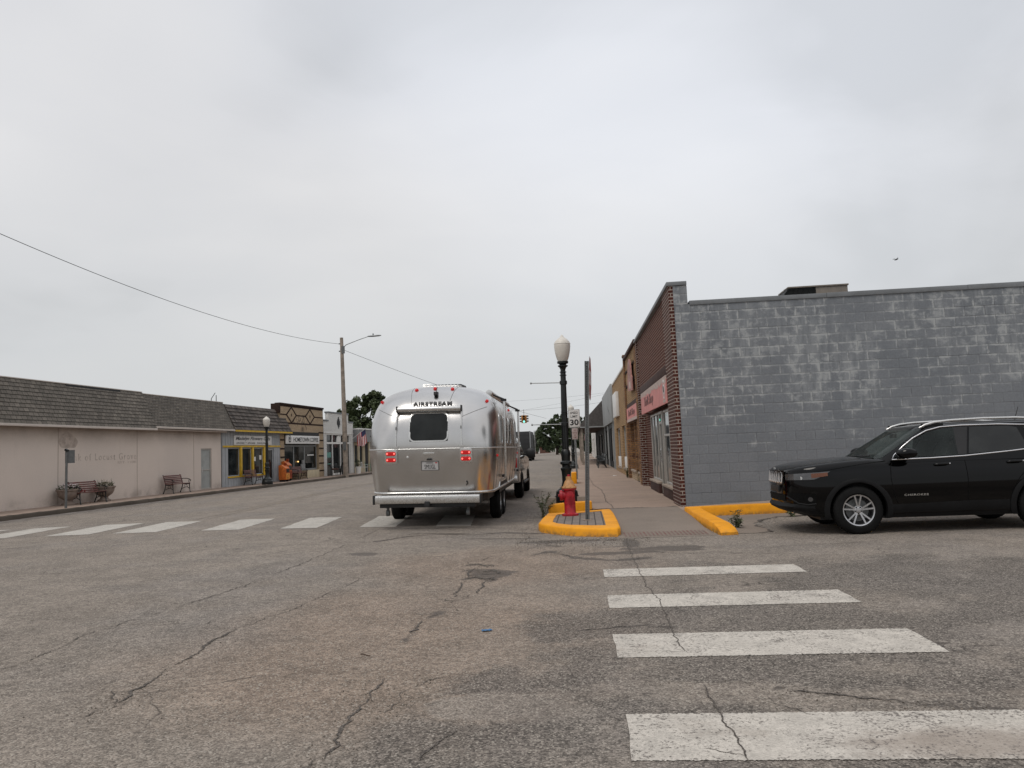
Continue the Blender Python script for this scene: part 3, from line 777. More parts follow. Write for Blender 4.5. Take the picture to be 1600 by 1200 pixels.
# sign board, top edge flaking
s = MB().box(1.40, 8.38, -.065, -.02, 2.50, 3.08).build('sign_board', M['pink_sign'], b1)
m = MB(); rnd = random.Random(3); x = 1.41
while x < 8.36:
    wd = rnd.uniform(.05, .3); m.box(x, min(x+wd, 8.37), -.069, -.021, 3.082-rnd.uniform(.02, .10), 3.17); x += wd
m.build('flaked_edge', M['pink_flake'], s)
for q in words(move(text_mb('Thrift Shop', 2.7, .36, .004, .02, .25), 3.9, -.070, 2.80), .10): q.build('lettering', M['pink_letter'], s)
m = MB(); m.lathe([(.20,0),(.24,-.003),(.24,-.006),(.20,-.006)], 28, (7.86,-.066,2.86), 'y', cap=False); m.build('emblem_ring', M['sign_white'], s)
MB().lathe([(.001,0),(.13,-.002),(.13,-.005),(.001,-.006)], 24, (7.86,-.066,2.86), 'y').build('emblem_disc', M['sign_white'], s)
move(text_mb('a', .12, .15, .003, .03), 7.86, -.075, 2.86).build('emblem_mark', M['letter_black'], s)
MB().box(7.6, 8.14, -.070, -.066, 2.54, 2.60).build('emblem_line', M['pink_flake'], s)
# recessed storefront, photo order from the far end: window bay, door, wide window
holes = [(2.30,4.72,.42,2.42), (4.78,5.62,.14,2.42), (5.70,8.40,.40,2.42)]
m = MB(); facade(m, .44, L1-1.30, -.1, 2.50, holes, .02, .14); m.box(.44, L1-1.30, .30, .34, 2.4, 3.3)
m.build('bulkhead', M['brick_red'], b1)
for (xa, xb) in ((2.2, 4.74), (5.66, 8.42)):
    MB().box(xa, xb, .02, .15, .10, .385).build('bulkhead', M['lintel'], b1, bevel=.006)
    MB().box(xa, xb, -.01, .17, .386, .44).build('sill', M['sill_stone'], b1, bevel=.008)
window(b1, 2.30, 4.72, .44, 2.42, .12, 'alu_frame', 'glass', .06, mull=(3.15, 4.05))
dr = frame(MB(), 4.80, 5.60, .13, 2.42, .10, .07, .06, trans=(2.1,)).build('door', M['alu_frame'], b1, bevel=.006)
MB().box(4.84, 5.56, .135, .147, .2, 2.38).build('pane', M['glass'], dr)
MB().tube([(5.48,.06,1.0),(5.48,.04,1.05),(5.48,.04,1.35),(5.48,.06,1.4)], .012, 6).build('handle', M['chrome'], dr)
window(b1, 5.70, 8.40, .44, 2.42, .12, 'alu_frame', 'glass', .06, mull=(6.9, 7.75), trans=(1.75,))
# open neon mark seen in the door glass
MB().box(5.15, 5.3, .085, .09, 2.16, 2.22).build('open_sign', emis('green_lamp', (.1,.75,.55), .9), dr)
MB().box(.44, 8.4, 3.0, 3.05, -.05, 4.0).build('back_room', M['dark_front'], b1)
MB().box(.44, 8.4, .2, 3.0, -.02, .1).build('floor', M['walk_grey'], b1)

# rooftop unit behind the parapet
hv = thing('rooftop_unit', 'beige rooftop air conditioner with dark open coil side', 'air conditioner', (4.95, 18.6, 4.06))
M['hvac'] = surf('hvac', (.19,.165,.14), .55, .2, var=.12, grime=.2)
m = MB(); m.box(1.0, 2.02, 0, 1.1, -.0, 1.10); m.build('cabinet', M['hvac'], hv, bevel=.01)
m = MB(); m.prism([(-.25, .0), (1.0, .0), (1.0, 1.10), (.12, 1.10), (-.25, .72)], 'y', .02, 1.08); m.build('coil_housing', M['dark_front'], hv)
m = MB(); m.box(-.26, -.05, -.01, .02, 0, .80); m.build('corner_panel', M['galv'], hv)
m = MB(); m.box(.10, 2.05, -.03, 1.13, 1.10, 1.14); m.build('lid', M['hvac'], hv, bevel=.008)
m = MB(); rnd = random.Random(5)
for i in range(26): m.box(-.02+i*.04, -.012+i*.04, -.012, .018, .02, 1.08)
m.build('coil_grille', M['black_iron'], hv)
m = MB(); m.box(1.42, 1.60, -.008, 0, .80, .84); m.box(1.44, 1.58, -.008, 0, .70, .77); m.build('data_plate', M['galv'], hv)
hv.scale = (.72, .8, .93)

# ------------------------------------------------------------------ tan brick shop with arched pink sign
b2 = shopR('brick_shop', 'narrow mottled tan brick shop with tall arched pink sign', 'building', 33.4)
L2 = 33.4-27.03
facade(MB(), .45, L2, 3.20, 5.10, [], .1).build('brick_front', M['brick_tan'], b2)
m = MB(); m.box(-.02, .44, -.07, .3, -.1, 5.28); m.box(-.06, .48, -.10, .32, 5.28, 5.36); m.build('brick_pier', M['brick_mixed'], b2)
m = MB(); m.box(L2-.62, L2-.02, -.06, .2, -.1, 5.0); m.build('brick_pier', M['brick_mixed'], b2)
for zz in (3.9, 4.5): MB().box(.44, L2-.63, -.035, .01, zz, zz+.09).build('brick_band', M['brick_stripe'], b2)
MB().box(.44, L2-.02, -.10, .3, 5.10, 5.22).build('coping', M['lintel'], b2, bevel=.01)
MB().box(.44, L2-.63, -.03, .2, 3.02, 3.2).build('lintel', M['lintel'], b2)
s = MB().box(.55, L2-.64, -.05, 0, 2.45, 3.02).build('sign_board', M['pink_sign'], b2)
MB().box(.56, L2-.65, -.054, -.004, 2.45, 2.56).build('flaked_edge', M['pink_flake'], s)
for q in words(move(text_mb('Thrift Shop', 3.4, .32, .004, .02, .25), 3.1, -.055, 2.76), .10): q.build('lettering', M['pink_letter'], s)
pts = [(3.0,3.62),(5.2,3.50),(5.2,4.0),(4.95,4.1)]+[(4.1+.85*math.cos(q), 4.15+.62*math.sin(q)) for q in [i*PI/10 for i in range(0, 11)]]+[(3.0,4.05)]
s = MB().prism(pts, 'y', -.13, -.09).build('arched_sign', M['pink_faded'], b2)
for q in ((3.4, 4.4), (4.9, 4.4)): MB().box(q[0]-.03, q[0]+.03, -.10, .0, 3.9, 4.0).build('bracket', M['black_iron'], b2)
MB().prism([(3.7,3.66),(4.6,3.62),(4.5,3.9),(3.8,3.92)], 'y', -.134, -.13).build('sign_base_panel', M['pink_flake'], s)
MB().lathe([(.30,0),(.36,-.004),(.36,-.008),(.30,-.008)], 24, (4.1,-.131,4.3), 'y', cap=False).build('emblem_ring', M['pink_flake'], s)
holes = [(.75,2.95,.52,2.40), (3.1,4.25,.12,2.40), (4.40,5.72,.52,2.40)]
facade(MB(), .44, L2-.02, -.1, .52, [(3.1,4.25,.12,.52)], .4, .04).build('brick_base', M['brick_buff'], b2)
facade(MB(), .44, L2-.02, .52, 2.46, [(h[0], h[1], max(h[2],.52), h[3]) for h in holes], .45, .03).build('brick_wall', M['brick_mixed'], b2)
for h in (holes[0], holes[2]):
    window(b2, h[0], h[1], h[2], h[3], .36, 'alu_frame', 'glass', .07, mull=((h[0]+h[1])/2,))
    MB().box(h[0]-.05, h[1]+.05, -.02, .2, h[2]-.08, h[2]-.003).build('sill', M['sill_stone'], b2, bevel=.01)
f = frame(MB(), 3.12, 4.23, .13, 2.39, .30, .12, .05).build('door', M['sign_white'], b2); MB().box(3.2, 4.15, .33, .342, .2, 2.3).build('pane', M['glass'], f)
shell(b2, 0, L2-.05, 18, 4.9, 'brick_buff', sides=(True, False))

# ------------------------------------------------------------------ plain tan brick shop with blank white sign
b3 = shopR('brick_shop', 'plain yellow tan brick shop with blank white box sign above its windows', 'building', 44.4)
L3 = 44.4-33.45
holes = [(2.0,5.2,.42,2.42), (7.0,9.5,.46,2.42)]
facade(MB(), 0, L3, -.1, 4.9, holes, .18).build('brick_front', M['brick_tan'], b3)
MB().box(-.04, L3-.02, -.04, .25, 4.9, 5.0).build('coping', M['offwhite'], b3, bevel=.01)
MB().box(2.6, 5.6, -.16, -.004, 2.98, 4.22).build('box_sign', M['sign_white'], b3, bevel=.015)
for h in holes:
    window(b3, h[0], h[1], h[2], h[3], .1, 'alu_frame', 'glass', .07, mull=((h[0]+h[1])/2,))
    MB().box(h[0]-.05, h[1]+.05, -.03, .16, h[2]-.09, h[2]-.003).build('sill', M['sill_stone'], b3, bevel=.01)
    MB().box(h[0]+1.0, h[1]-.2, -.02, .09, h[2]+.02, h[2]+.52).build('window_unit', M['sign_white'], b3, bevel=.02)
shell(b3, 0, L3, 18, 4.85, 'brick_buff')

# ------------------------------------------------------------------ grey panel shop, then the shop with the shed porch
b4 = shopR('panel_shop', 'shop with blank grey metal panel front above a dark recessed storefront', 'building', 58.8)
L4 = 58.8-45.2
MB().box(0, L4, -.08, .3, 2.9, 5.12).build('panel_front', M['grey_panel'], b4, bevel=.01)
m = MB()
for x in (3.4, 6.8, 10.2): MB().box(x-.012, x+.012, -.084, -.08, 2.9, 5.12).build('panel_seam', M['coping_grey'], b4)
m = MB(); m.obox((9.2,-.084,3.85), (1.5,.006,.03), Matrix.Rotation(.3,3,'Y')); m.obox((10.6,-.084,3.6), (1.2,.006,.03), Matrix.Rotation(.3,3,'Y')); m.build('scrape', M['dark_front'], b4)
m = MB(); facade(m, 0, L4, -.1, 2.9, [(1.0,5.5,.5,2.6),(6.2,7.4,.12,2.6),(8.2,12.6,.5,2.6)], .2, .05); m.build('storefront', M['dark_front'], b4)
window(b4, 1.0, 5.5, .5, 2.6, .15, 'alu_frame', 'glass', .06, mull=(2.5, 4.))
window(b4, 8.2, 12.6, .5, 2.6, .15, 'alu_frame', 'glass', .06, mull=(9.6, 11.1))
f = frame(MB(), 6.2, 7.4, .13, 2.6, .18, .08, .05).build('door', M['sign_white'], b4); MB().box(6.25, 7.35, .2, .212, .2, 2.5).build('pane', M['glass'], f)
m = MB(); m.box(12.7, 12.95, -.03, .04, -.1, 2.9); m.build('pale_strip', M['grey_panel'], b4); MB().box(5.6, 6.1, -.02, .04, -.1, 2.9).build('pale_strip', M['grey_panel'], b4)
shell(b4, 0, L4, 18, 5.0, 'grey_panel')
b5 = shopR('porch_shop', 'low shop with broad grey shed porch reaching over the pavement', 'building', 84)
L5 = 84-59.2
facade(MB(), 0, L5, -.1, 4.4, [(2,6,.5,2.5),(8,9.1,.12,2.4),(11,16,.5,2.5),(18,22,.5,2.5)], .2).build('storefront', M['dark_front'], b5)
for h in ((2,6),(11,16),(18,22)): window(b5, h[0], h[1], .5, 2.5, .1, 'alu_frame', 'glass', .06, mull=((h[0]+h[1])/2,))
m = MB(); m.prism([(0,3.05),(-1.85,3.0),(-1.85,3.16),(0,5.05)], 'x', 0, L5); m.build('porch_roof', M['dark_roof'], b5)
MB().box(-.02, L5+.02, -1.89, -1.855, 2.94, 3.18).build('fascia', M['lintel'], b5)
m = MB(); m.box(L5+.004, L5+.03, -1.83, -.01, 2.94, 3.03); m.build('fascia', M['grey_panel'], b5)
MB().box(.02, L5-.02, -1.8, -.02, 2.93, 2.99).build('porch_ceiling', M['lintel'], b5)
for x in (.3, 6, 12, 18, L5-.3):
    MB().box(x-.08, x+.08, -1.78, -1.62, -.1, 2.935).build('porch_post', M['wood_pole'], b5, bevel=.01)
shell(b5, 0, L5, 18, 4.3, 'grey_panel')
b6 = shopR('white_shop', 'small white building past the porch at the end of the row', 'building', 104)
facade(MB(), 0, 14, -.1, 3.4, [(2,5,.6,2.4),(7,8.1,.12,2.3),(9.5,12.5,.6,2.4)], .15).build('front', M['offwhite'], b6)
for h in ((2,5),(9.5,12.5)): window(b6, h[0], h[1], .6, 2.4, .08, 'alu_frame', 'glass')
shell(b6, 0, 14, 12, 3.3, 'offwhite')
# ------------------------------------------------------------------ left pavement
def XL(y): return -20.1+.035*(y-25)
LZ = PI/2-.035
def shopL(name, label, cat, y): return thing(name, label, cat, (XL(y), y, 0), LZ)
# local frame: +x along the street away from the camera, +y into the building, street at -y
def kx(y): return -17.9+.02*(y-25)
ys = [5,10,14,18,22,26,30,35,40,46,52,58,64,70,80,95,120]
poly = [(kx(y), y) for y in ys]+[(XL(120)-.5, 120), (XL(70)-.5, 70), (XL(5)-.5, 5)]
struct(MB().prism([(a-.15, b) for a, b in poly[:len(ys)]]+poly[len(ys):], 'z', -.1, .15).build('pavement', M['walk'], bevel=.02))
m = MB(); rows = []; rnd = random.Random(4); y = 5.
while y < 110:
    j = rnd.uniform(-.012, .012); k = kx(y); h = .148+rnd.uniform(-.012, .006)
    rows.append([(k+.0+j, y, -.05), (k-.005+j, y, h-.04), (k-.03+j, y, h), (k-.155, y, h+.006), (k-.155, y, .05)]); y += .22 if y < 45 else 1.
struct(m.grid(rows).build('kerb', M['kerb_old'], smooth=50))
for i, y in enumerate(range(12, 80, 3)):
    struct(strip('pavement_joint', [(kx(y)-.16, y), (XL(y)+.02, y)], .016, .154, 'crack', .3, .15, seed=300+i))
t = NT('gutter_grit'); v = t.co()
M['grit'] = t.bsdf(t.scale_col(t.mix(t.ramp(t.noise(v, 2.3, 6, .7), .4, .65), (.10,.085,.072), (.21,.185,.165)), t.ramp(t.noise(v, 30, 3, .7), .3, .7, .7, 1.25)), .95)
struct(strip('gutter', [(kx(12)+.55,12),(kx(20)+.6,20),(kx(26)+.5,26),(kx(33)+.45,33),(kx(40)+.3,40)], 1.0, .006, 'grit', .25, .3, seed=77))
struct(strip('road_crack', [(kx(12)+1.3,12),(kx(20)+1.25,20),(kx(27)+1.15,27),(kx(36)+1.0,36),(kx(46)+.9,46)], .04, .010, 'crack', .8, .2, seed=78))

# ------------------------------------------------------------------ materials of the left row
def stucco():
    t = NT('bank_wall'); v = t.co()
    c = t.mix(t.ramp(t.noise(v, .35, 5, .6), .3, .7), (.66,.575,.51), (.605,.53,.475))
    c = t.scale_col(c, t.ramp(t.noise(v, 30, 3), .3, .7, .94, 1.05))
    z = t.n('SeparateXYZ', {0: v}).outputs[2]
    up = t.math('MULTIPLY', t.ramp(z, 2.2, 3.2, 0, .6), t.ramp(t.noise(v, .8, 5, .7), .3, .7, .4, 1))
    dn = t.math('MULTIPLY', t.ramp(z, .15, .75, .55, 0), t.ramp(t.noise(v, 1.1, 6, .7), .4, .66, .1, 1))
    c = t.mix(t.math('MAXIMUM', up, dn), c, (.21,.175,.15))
    sv = t.n('Mapping', {'Vector': v, 'Scale': (3., 3., .2)}).outputs[0]
    c = t.mix(t.ramp(t.noise(sv, 1.5, 5, .7), .58, .76, 0, .22), c, (.25,.20,.17))
    return t.bsdf(c, .9, 0, t.bump(t.noise(v, 50, 4, .7), .25, .006), Specular_IOR_Level=.15)
M['bank_wall'] = stucco()
M['bank_seam'] = surf('bank_seam', (.30,.24,.20), .9, var=.1)
M['ghost_letter'] = surf('ghost_letter', (.50,.43,.38), .9, var=.35, sc=6)
M['ghost_faint'] = surf('ghost_faint', (.54,.465,.41), .9, var=.25, sc=6)
M['stain'] = surf('stain', (.46,.39,.34), .95, var=.25, sc=4)
M['gutter_white'] = surf('gutter_white', (.55,.49,.44), .6, var=.08, grime=.15)
M['yellow_trim'] = surf('yellow_trim', (.62,.39,.02), .55, var=.18, sc=4, grime=.2)
def shingles(name, a, b, w, h, z0=0):
    t = NT(name); v = t.mapped('UV', loc=(0, -z0, 0))
    br = t.n('TexBrick', {'Vector': v, 'Color1': a, 'Color2': b, 'Mortar': (.018,.016,.015), 'Scale': 1., 'Mortar Size': .011, 'Mortar Smooth': .3, 'Brick Width': w, 'Row Height': h, 'Bias': 0.}, offset=.42)
    c = t.scale_col(br.outputs[0], t.ramp(t.noise(v, 12, 4, .7), .3, .7, .78, 1.2))
    c = t.scale_col(c, t.ramp(t.noise(v, .6, 4, .6), .3, .7, .85, 1.15))
    return t.bsdf(c, .9, 0, t.bump(t.math('ADD', t.math('MULTIPLY', br.outputs[1], -1.), t.math('MULTIPLY', t.noise(v, 40, 3), .4)), .5, .01))
M['shingle'] = shingles('shingle', (.172,.150,.125), (.110,.097,.081), .25, 1.69/11, 3.17)
M['shake'] = shingles('shake', (.150,.125,.108), (.050,.042,.037), .17, 1.48/7, 3.26)
M['siding'] = surf('siding', (.37,.385,.40), .6, var=.1, sc=2, grime=.12)
M['white_brick'] = brick_mat('white_brick', (.70,.69,.66), (.66,.65,.62), (.60,.59,.565), h=.08, stain=.07)
M['shop_grey'] = surf('shop_grey', (.24,.245,.245), .7, var=.1, sc=2, grime=.15)
M['dark_trim'] = surf('dark_trim', (.03,.03,.03), .6, var=.2)
M['orange_box'] = surf('orange_box', (.55,.135,.020), .5, var=.3, sc=7, grime=.35)
M['amber_box'] = surf('amber_box', (.62,.245,.025), .5, var=.3, sc=9, grime=.3)
M['rust_paint'] = surf('rust_paint', (.26,.045,.015), .6, var=.4, sc=12)
M['teal'] = surf('teal', (.09,.26,.22), .5, var=.15)
M['cream'] = surf('cream', (.55,.47,.33), .7, var=.12, grime=.15)

def mansard(x0, x1, y_eave, z_eave, y_top, z_top, rows, step=.02):
    """overlapping courses as a saw-tooth slope; (y,z) profile pushed along x"""
    prof = []
    dy, dz = y_top-y_eave, z_top-z_eave; L = math.hypot(dy, dz); ny, nz = -dz/L, dy/L
    for i in range(rows):
        a, b = i/rows, (i+1)/rows
        prof.append((y_eave+dy*a+ny*step, z_eave+dz*a+nz*step)); prof.append((y_eave+dy*b, z_eave+dz*b))
    prof += [(y_top+.35, z_top), (y_top+.35, z_eave+.02), (y_eave+.02, z_eave-.005)]
    m = MB(); m.prism(prof, 'x', x0, x1); return m

# ------------------------------------------------------------------ bank with shingled mansard
bk = shopL('bank_building', 'long low pinkish beige bank with grey shingled mansard roof and ghost lettering', 'building', 12)
Y = lambda y: y-12
LB = Y(40.15)
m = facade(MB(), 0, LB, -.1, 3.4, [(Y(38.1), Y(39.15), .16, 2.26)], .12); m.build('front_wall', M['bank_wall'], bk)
m = MB()
for y in (16.5, 22.2, 27.75, 32.7, 37.4): m.box(Y(y)-.012, Y(y)+.012, -.004, .01, .2, 3.1)
m.build('wall_seam', M['bank_seam'], bk)
mansard(0, Y(33.55), -.42, 3.17, .30, 4.86, 11, .016).build('mansard_roof', M['shingle'], bk)
mansard(Y(33.552), Y(41.0), -.36, 3.27, .33, 4.80, 10, .016).build('mansard_roof', M['shingle'], bk)
m = MB(); m.box(0, Y(33.56), -.46, -.36, 3.09, 3.18); m.build('eave_gutter', M['gutter_white'], bk, bevel=.01)
MB().box(Y(33.56), Y(41.0), -.41, -.31, 3.19, 3.28).build('eave_gutter', M['gutter_white'], bk, bevel=.01)
MB().box(0, Y(40.1), -.38, .1, 3.10, 3.16).build('soffit', M['bank_seam'], bk)
MB().box(0, Y(33.5), .27, .66, 4.865, 4.90).build('roof_edge', M['gutter_white'], bk)
MB().box(Y(33.56), Y(41.0), .30, .66, 4.805, 4.84).build('roof_edge', M['gutter_white'], bk)
m = MB(); m.box(Y(28.5), Y(31.9), .255, .275, 4.74, 4.865); m.build('torn_course', M['dark_trim'], bk)
for q in words(move(text_mb('Bank of Locust Grove', 4.5, .28, .002, -.002, 0, 1.30), Y(30.38), -.004, 1.955), .09): q.build('ghost_lettering', M['ghost_letter'], bk)
for q in words(move(text_mb('EST. 1908', 1.25, .10, .002), Y(31.98), -.004, 1.70), .06): q.build('ghost_lettering', M['ghost_faint'], bk)
rnd = random.Random(8); pts = []
for i in range(40):
    q = 2*PI*i/40; r = 1+.10*noise.noise(Vector((math.cos(q)*1.5, math.sin(q)*1.5, 3)))
    pts.append((Y(28.3)+.50*r*math.cos(q)*(1.1-.45*max(0, math.sin(q)))-.10*max(0, math.sin(q)), max(2.33, 2.60+.36*r*math.sin(q))))
MB().add([(a, -.004, b) for a, b in pts], [tuple(range(40))]).build('wall_stain', M['stain'], bk)
f = frame(MB(), Y(38.1), Y(39.15), .16, 2.26, .04, .07, .05, trans=(1.15,)).build('door', M['alu_frame'], bk, bevel=.005)
M['blind'] = surf('blind', (.33,.345,.335), .35, var=.15, sc=2)
MB().box(Y(38.12), Y(39.12), .07, .082, .2, 2.24).build('pane', M['blind'], f)
MB().tube([(Y(38.22),.03,1.0),(Y(38.22),.0,1.03),(Y(38.22),.0,1.25),(Y(38.22),.03,1.28)], .012, 6).build('handle', M['chrome'], f)
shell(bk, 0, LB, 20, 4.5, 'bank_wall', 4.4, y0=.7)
# vent pipes on the bank roof
vp = thing('roof_antenna', 'bent thin antenna mast leaning on the shingled roof edge', 'antenna', (XL(40.8)-.9, 40.8, 4.3))
MB().tube([(0,0,0),(0,.05,.75),(0,.5,1.1)], .02, 6).build('mast', M['black_iron'], vp)
MB().tube([(0,.62,0),(0,.62,.98)], .02, 6).build('mast', M['black_iron'], vp)

# ------------------------------------------------------------------ flower shop
fs = shopL('flower_shop', 'flower shop with grey board siding, yellow window trim and script sign', 'building', 40.2)
Y = lambda y: y-40.2
LF = Y(47.62)
holes = [(Y(40.9), Y(45.45), .70, 2.28), (Y(45.85), Y(46.75), .14, 2.24)]
facade(MB(), 0, LF, -.1, 3.4, holes, .15).build('front_wall', M['siding'], fs)
m = MB(); x = .12
while x < LF-.05:
    segs = [(.0, 3.2)]
    for h in holes:
        if h[0]-.06 < x < h[1]+.06: segs = [(.0, h[2]-.06), (2.46, 3.2)] if h[2] > .3 else [(2.46, 3.2)]
    for (a, b) in segs:
        if b-a > .05: m.box(x-.022, x+.022, -.018, .004, a, b)
    x += .30
m.build('siding_batten', M['siding'], fs)
mansard(Y(41.05), Y(48.6), -.40, 3.26, .30, 4.74, 7, .045).build('shake_roof', M['shake'], fs)
MB().box(Y(41.05), Y(48.62), -.44, -.37, 3.17, 3.265).build('eave_board', M['yellow_trim'], fs)
MB().box(Y(41.0), Y(48.6), -.36, .0, 3.17, 3.22).build('soffit', M['siding'], fs)
MB().box(Y(40.28), Y(47.6), -.05, -.02, 2.31, 2.41).build('yellow_band', M['yellow_trim'], fs, bevel=.006)
f = MB()
f.box(Y(40.85), Y(45.5), -.05, .05, .62, .70)
for (a, b) in ((42.28, 42.5), (43.75, 43.95), (45.25, 45.47)): f.box(Y(a), Y(b), -.04, .1, .70, 2.30)
w_ = f.build('window', M['yellow_trim'], fs, bevel=.006)
for (a, b) in ((40.9, 42.28), (42.5, 43.75), (43.95, 45.25)):
    MB().box(Y(a), Y(b), .08, .092, .70, 2.28).build('pane', M['glass'], w_)
    frame(MB(), Y(a)+.004, Y(b)-.004, .704, 2.276, .05, .05, .05).build('inner_frame', M['siding'], w_)
for (a, z) in ((44.1, 1.62), (44.85, 1.70)): MB().box(Y(a), Y(a)+.28, .07, .075, z-.13, z+.13).build('notice', M['sign_white'], w_)
f = frame(MB(), Y(45.86), Y(46.74), .15, 2.23, .06, .10, .05).build('door', M['siding'], fs)
MB().box(Y(45.9), Y(46.7), .09, .102, .2, 2.2).build('pane', M['glass'], f)
s = MB().box(Y(41.5), Y(46.3), -.06, -.022, 2.44, 2.98).build('sign_board', M['sign_white'], fs, bevel=.008)
for q in words(move(text_mb('Madelyn Flowers Gifts', 4.45, .26, .003, .016, .38), Y(43.9), -.064, 2.79), .05): q.build('lettering', M['letter_black'], s)
move(text_mb('479-5282  *  479-5020   918-FLOWER', 4.0, .10, .003, .008), Y(43.75), -.064, 2.55).build('phone_line', M['letter_black'], s)
shell(fs, 0, LF, 18, 4.4, 'siding', 4.3, y0=.7)

# ------------------------------------------------------------------ coffee shop: buff brick with dark diamond bands
cs = shopL('coffee_shop', 'buff brick coffee shop with dark brick diamonds and white coffee sign', 'building', 47.65)
Y = lambda y: y-47.65
LC = Y(55.15)
holes = [(Y(48.3), Y(54.2), .70, 3.10)]
m = facade(MB(), 0, LC, -.1, 5.05, holes, .3); m.build('brick_front', M['brick_buff'], cs)
m = MB(); bw = .105
for z in (5.0, 3.88): m.box(.06, LC, -.012, .01, z-bw/2, z+bw/2)
D = [(Y(49.5), 4.43, .80, .52), (Y(52.68), 4.43, .80, .52)]
for (cx, cz, hx, hz_) in D:
    q = [(cx-hx, cz), (cx, cz+hz_), (cx+hx, cz), (cx, cz-hz_)]
    for i in range(4):
        a, b = q[i], q[(i+1) % 4]
        m.beam((a[0], -.003-.002*(i % 2), a[1]), (b[0], -.003-.002*(i % 2), b[1]), .022, bw, up=(0,0,1))
    m.box(cx-.05, cx+.05, -.014, .01, cz-.10, cz+.10)
m.box(.06, D[0][0]-.8, -.013, .01, 4.39, 4.47); m.box(D[0][0]+.8, D[1][0]-.8, -.013, .01, 4.39, 4.47); m.box(D[1][0]+.8, LC, -.013, .01, 4.39, 4.47)
for z in (.59, 1.13, 1.65, 2.2, 2.77, 3.33):
    m.box(.03, Y(48.28), -.012, .01, z-bw/2, z+bw/2); m.box(Y(54.22), LC, -.0125, .01, z-bw/2, z+bw/2)
m.build('dark_brick_band', M['brick_stripe'], cs)
m = MB(); rnd = random.Random(12)
for i in range(26):
    x = Y(51.1)+rnd.gauss(0, .5); z = 3.98+rnd.uniform(-.45, .5); m.box(x-.02, x+.02+rnd.uniform(0,.03), -.006-.0001*i, .002, z-rnd.uniform(.05,.22), z+.1)
m.build('soot_streak', M['dark_trim'], cs)
m = MB(); m.box(-.02, LC+.03, -.08, .32, 5.05, 5.17); m.box(-.10, .05, -.05, .55, 4.5, 5.12); m.build('coping', M['brick_stripe'], cs, bevel=.02)
MB().box(Y(48.25), Y(54.25), -.02, .1, 3.10, 3.32).build('awning_box', M['dark_trim'], cs)
s = MB().box(Y(48.35), Y(54.12), -.10, -.03, 2.52, 3.07).build('sign_board', M['sign_white'], cs, bevel=.01)
for q in words(move(text_mb('HOMETOWN COFFEE', 4.35, .30, .003, .010, 0, .95), Y(51.72), -.105, 2.80), .09): q.build('lettering', M['letter_black'], s)
m = MB(); m.lathe([(.19,0),(.23,-.004),(.23,-.006),(.19,-.006)], 24, (Y(48.95),-.101,2.84), 'y', cap=False)
m.lathe([(.001,0),(.11,-.003),(.11,-.005),(.001,-.006)], 16, (Y(48.95),-.101,2.86), 'y')
m.prism([(Y(48.95)-.12,2.72),(Y(48.95)+.12,2.72),(Y(48.95),2.56)], 'y', -.105, -.101); m.build('emblem', M['letter_black'], s)
window(cs, Y(48.32), Y(54.18), .70, 2.46, .16, 'shop_grey', 'glass_dark', .12, mull=(Y(50.15), Y(51.95)))
m = MB(); m.box(Y(52.0), Y(54.2), -.02, .15, .12, .69); m.build('bulkhead', M['cream'], cs, bevel=.01)
MB().box(Y(48.3), Y(52.0), -.0, .15, .12, .70).build('bulkhead', M['brick_buff'], cs)
m = MB(); m.box(Y(51.15), Y(51.8), .05, .12, .72, 1.15); m.box(Y(51.35), Y(51.65), .05, .12, 1.16, 1.42); m.build('counter_display', M['shop_grey'], cs)
MB().lathe([(.001,-.05),(.035,-.03),(.045,.0),(.035,.03),(.001,.05)], 10, (Y(50.75),.12,1.32)).build('lamp_bulb', emis('warm_lamp', (1,.62,.22), 2.2), cs)
m = MB(); m.box(Y(52.4), Y(53.6), .14, .15, 1.70, 1.78); m.build('window_poster', M['sign_white'], cs)
shell(cs, 0, LC, 18, 4.6, 'brick_buff', 4.5)

# ------------------------------------------------------------------ white stepped-front shop
ws = shopL('white_shop', 'white painted shop with stepped parapet and dark cross shaped vent', 'building', 55.2)
Y = lambda y: y-55.2
LW = Y(61.75)
holes = [(Y(55.8), Y(61.1), .14, 3.2)]
facade(MB(), 0, LW, -.1, 4.22, holes, .25).build('front_wall', M['white_brick'], ws)
MB().box(Y(56.25), Y(60.65), .0, .25, 4.221, 4.86).build('parapet', M['white_brick'], ws)
m = MB(); m.box(Y(56.2), Y(60.7), -.05, .3, 4.86, 4.97); m.box(-.02, Y(56.2), -.05, .3, 4.222, 4.33); m.box(Y(60.7), LW+.02, -.05, .3, 4.222, 4.33); m.build('coping', M['coping_grey'], ws, bevel=.012)
m = MB(); m.box(Y(55.7), Y(56.24), .6, 2.5, 4.2, 4.9); m.build('roof_hatch', M['dark_trim'], ws)
m = MB(); c0 = Y(58.4)
for (hx, z0, z1) in ((.10,3.72,4.62),(.22,3.86,4.48),(.34,4.0,4.34)): m.box(c0-hx, c0+hx, -.01-.001*hx*10, .01, z0, z1)
m.build('cross_vent', M['dark_trim'], ws)
MB().box(.02, LW-.02, -.04, .0, 3.32, 3.38).build('string_course', M['white_paint'], ws)
m = MB(); m.box(Y(55.8), Y(61.1), .05, .12, 2.52, 2.66)
for x in (55.82, 57.15, 58.9, 59.6, 61.0): m.box(Y(x)-.06, Y(x)+.06, .051, .121, .14, 3.2)
m.box(Y(57.2), Y(58.84), .04, .12, .14, .3)
f = m.build('storefront_frame', M['white_paint'], ws)
m = MB(); m.box(Y(55.85), Y(61.05), .14, .152, .15, 3.19); m.build('pane', M['glass_dark'], f)
pts = [(Y(58.05), 2.67), (Y(58.9), 2.67)]+[(Y(58.475)+.425*math.cos(q), 2.75+.42*math.sin(q)) for q in [i*PI/10 for i in range(11)]]
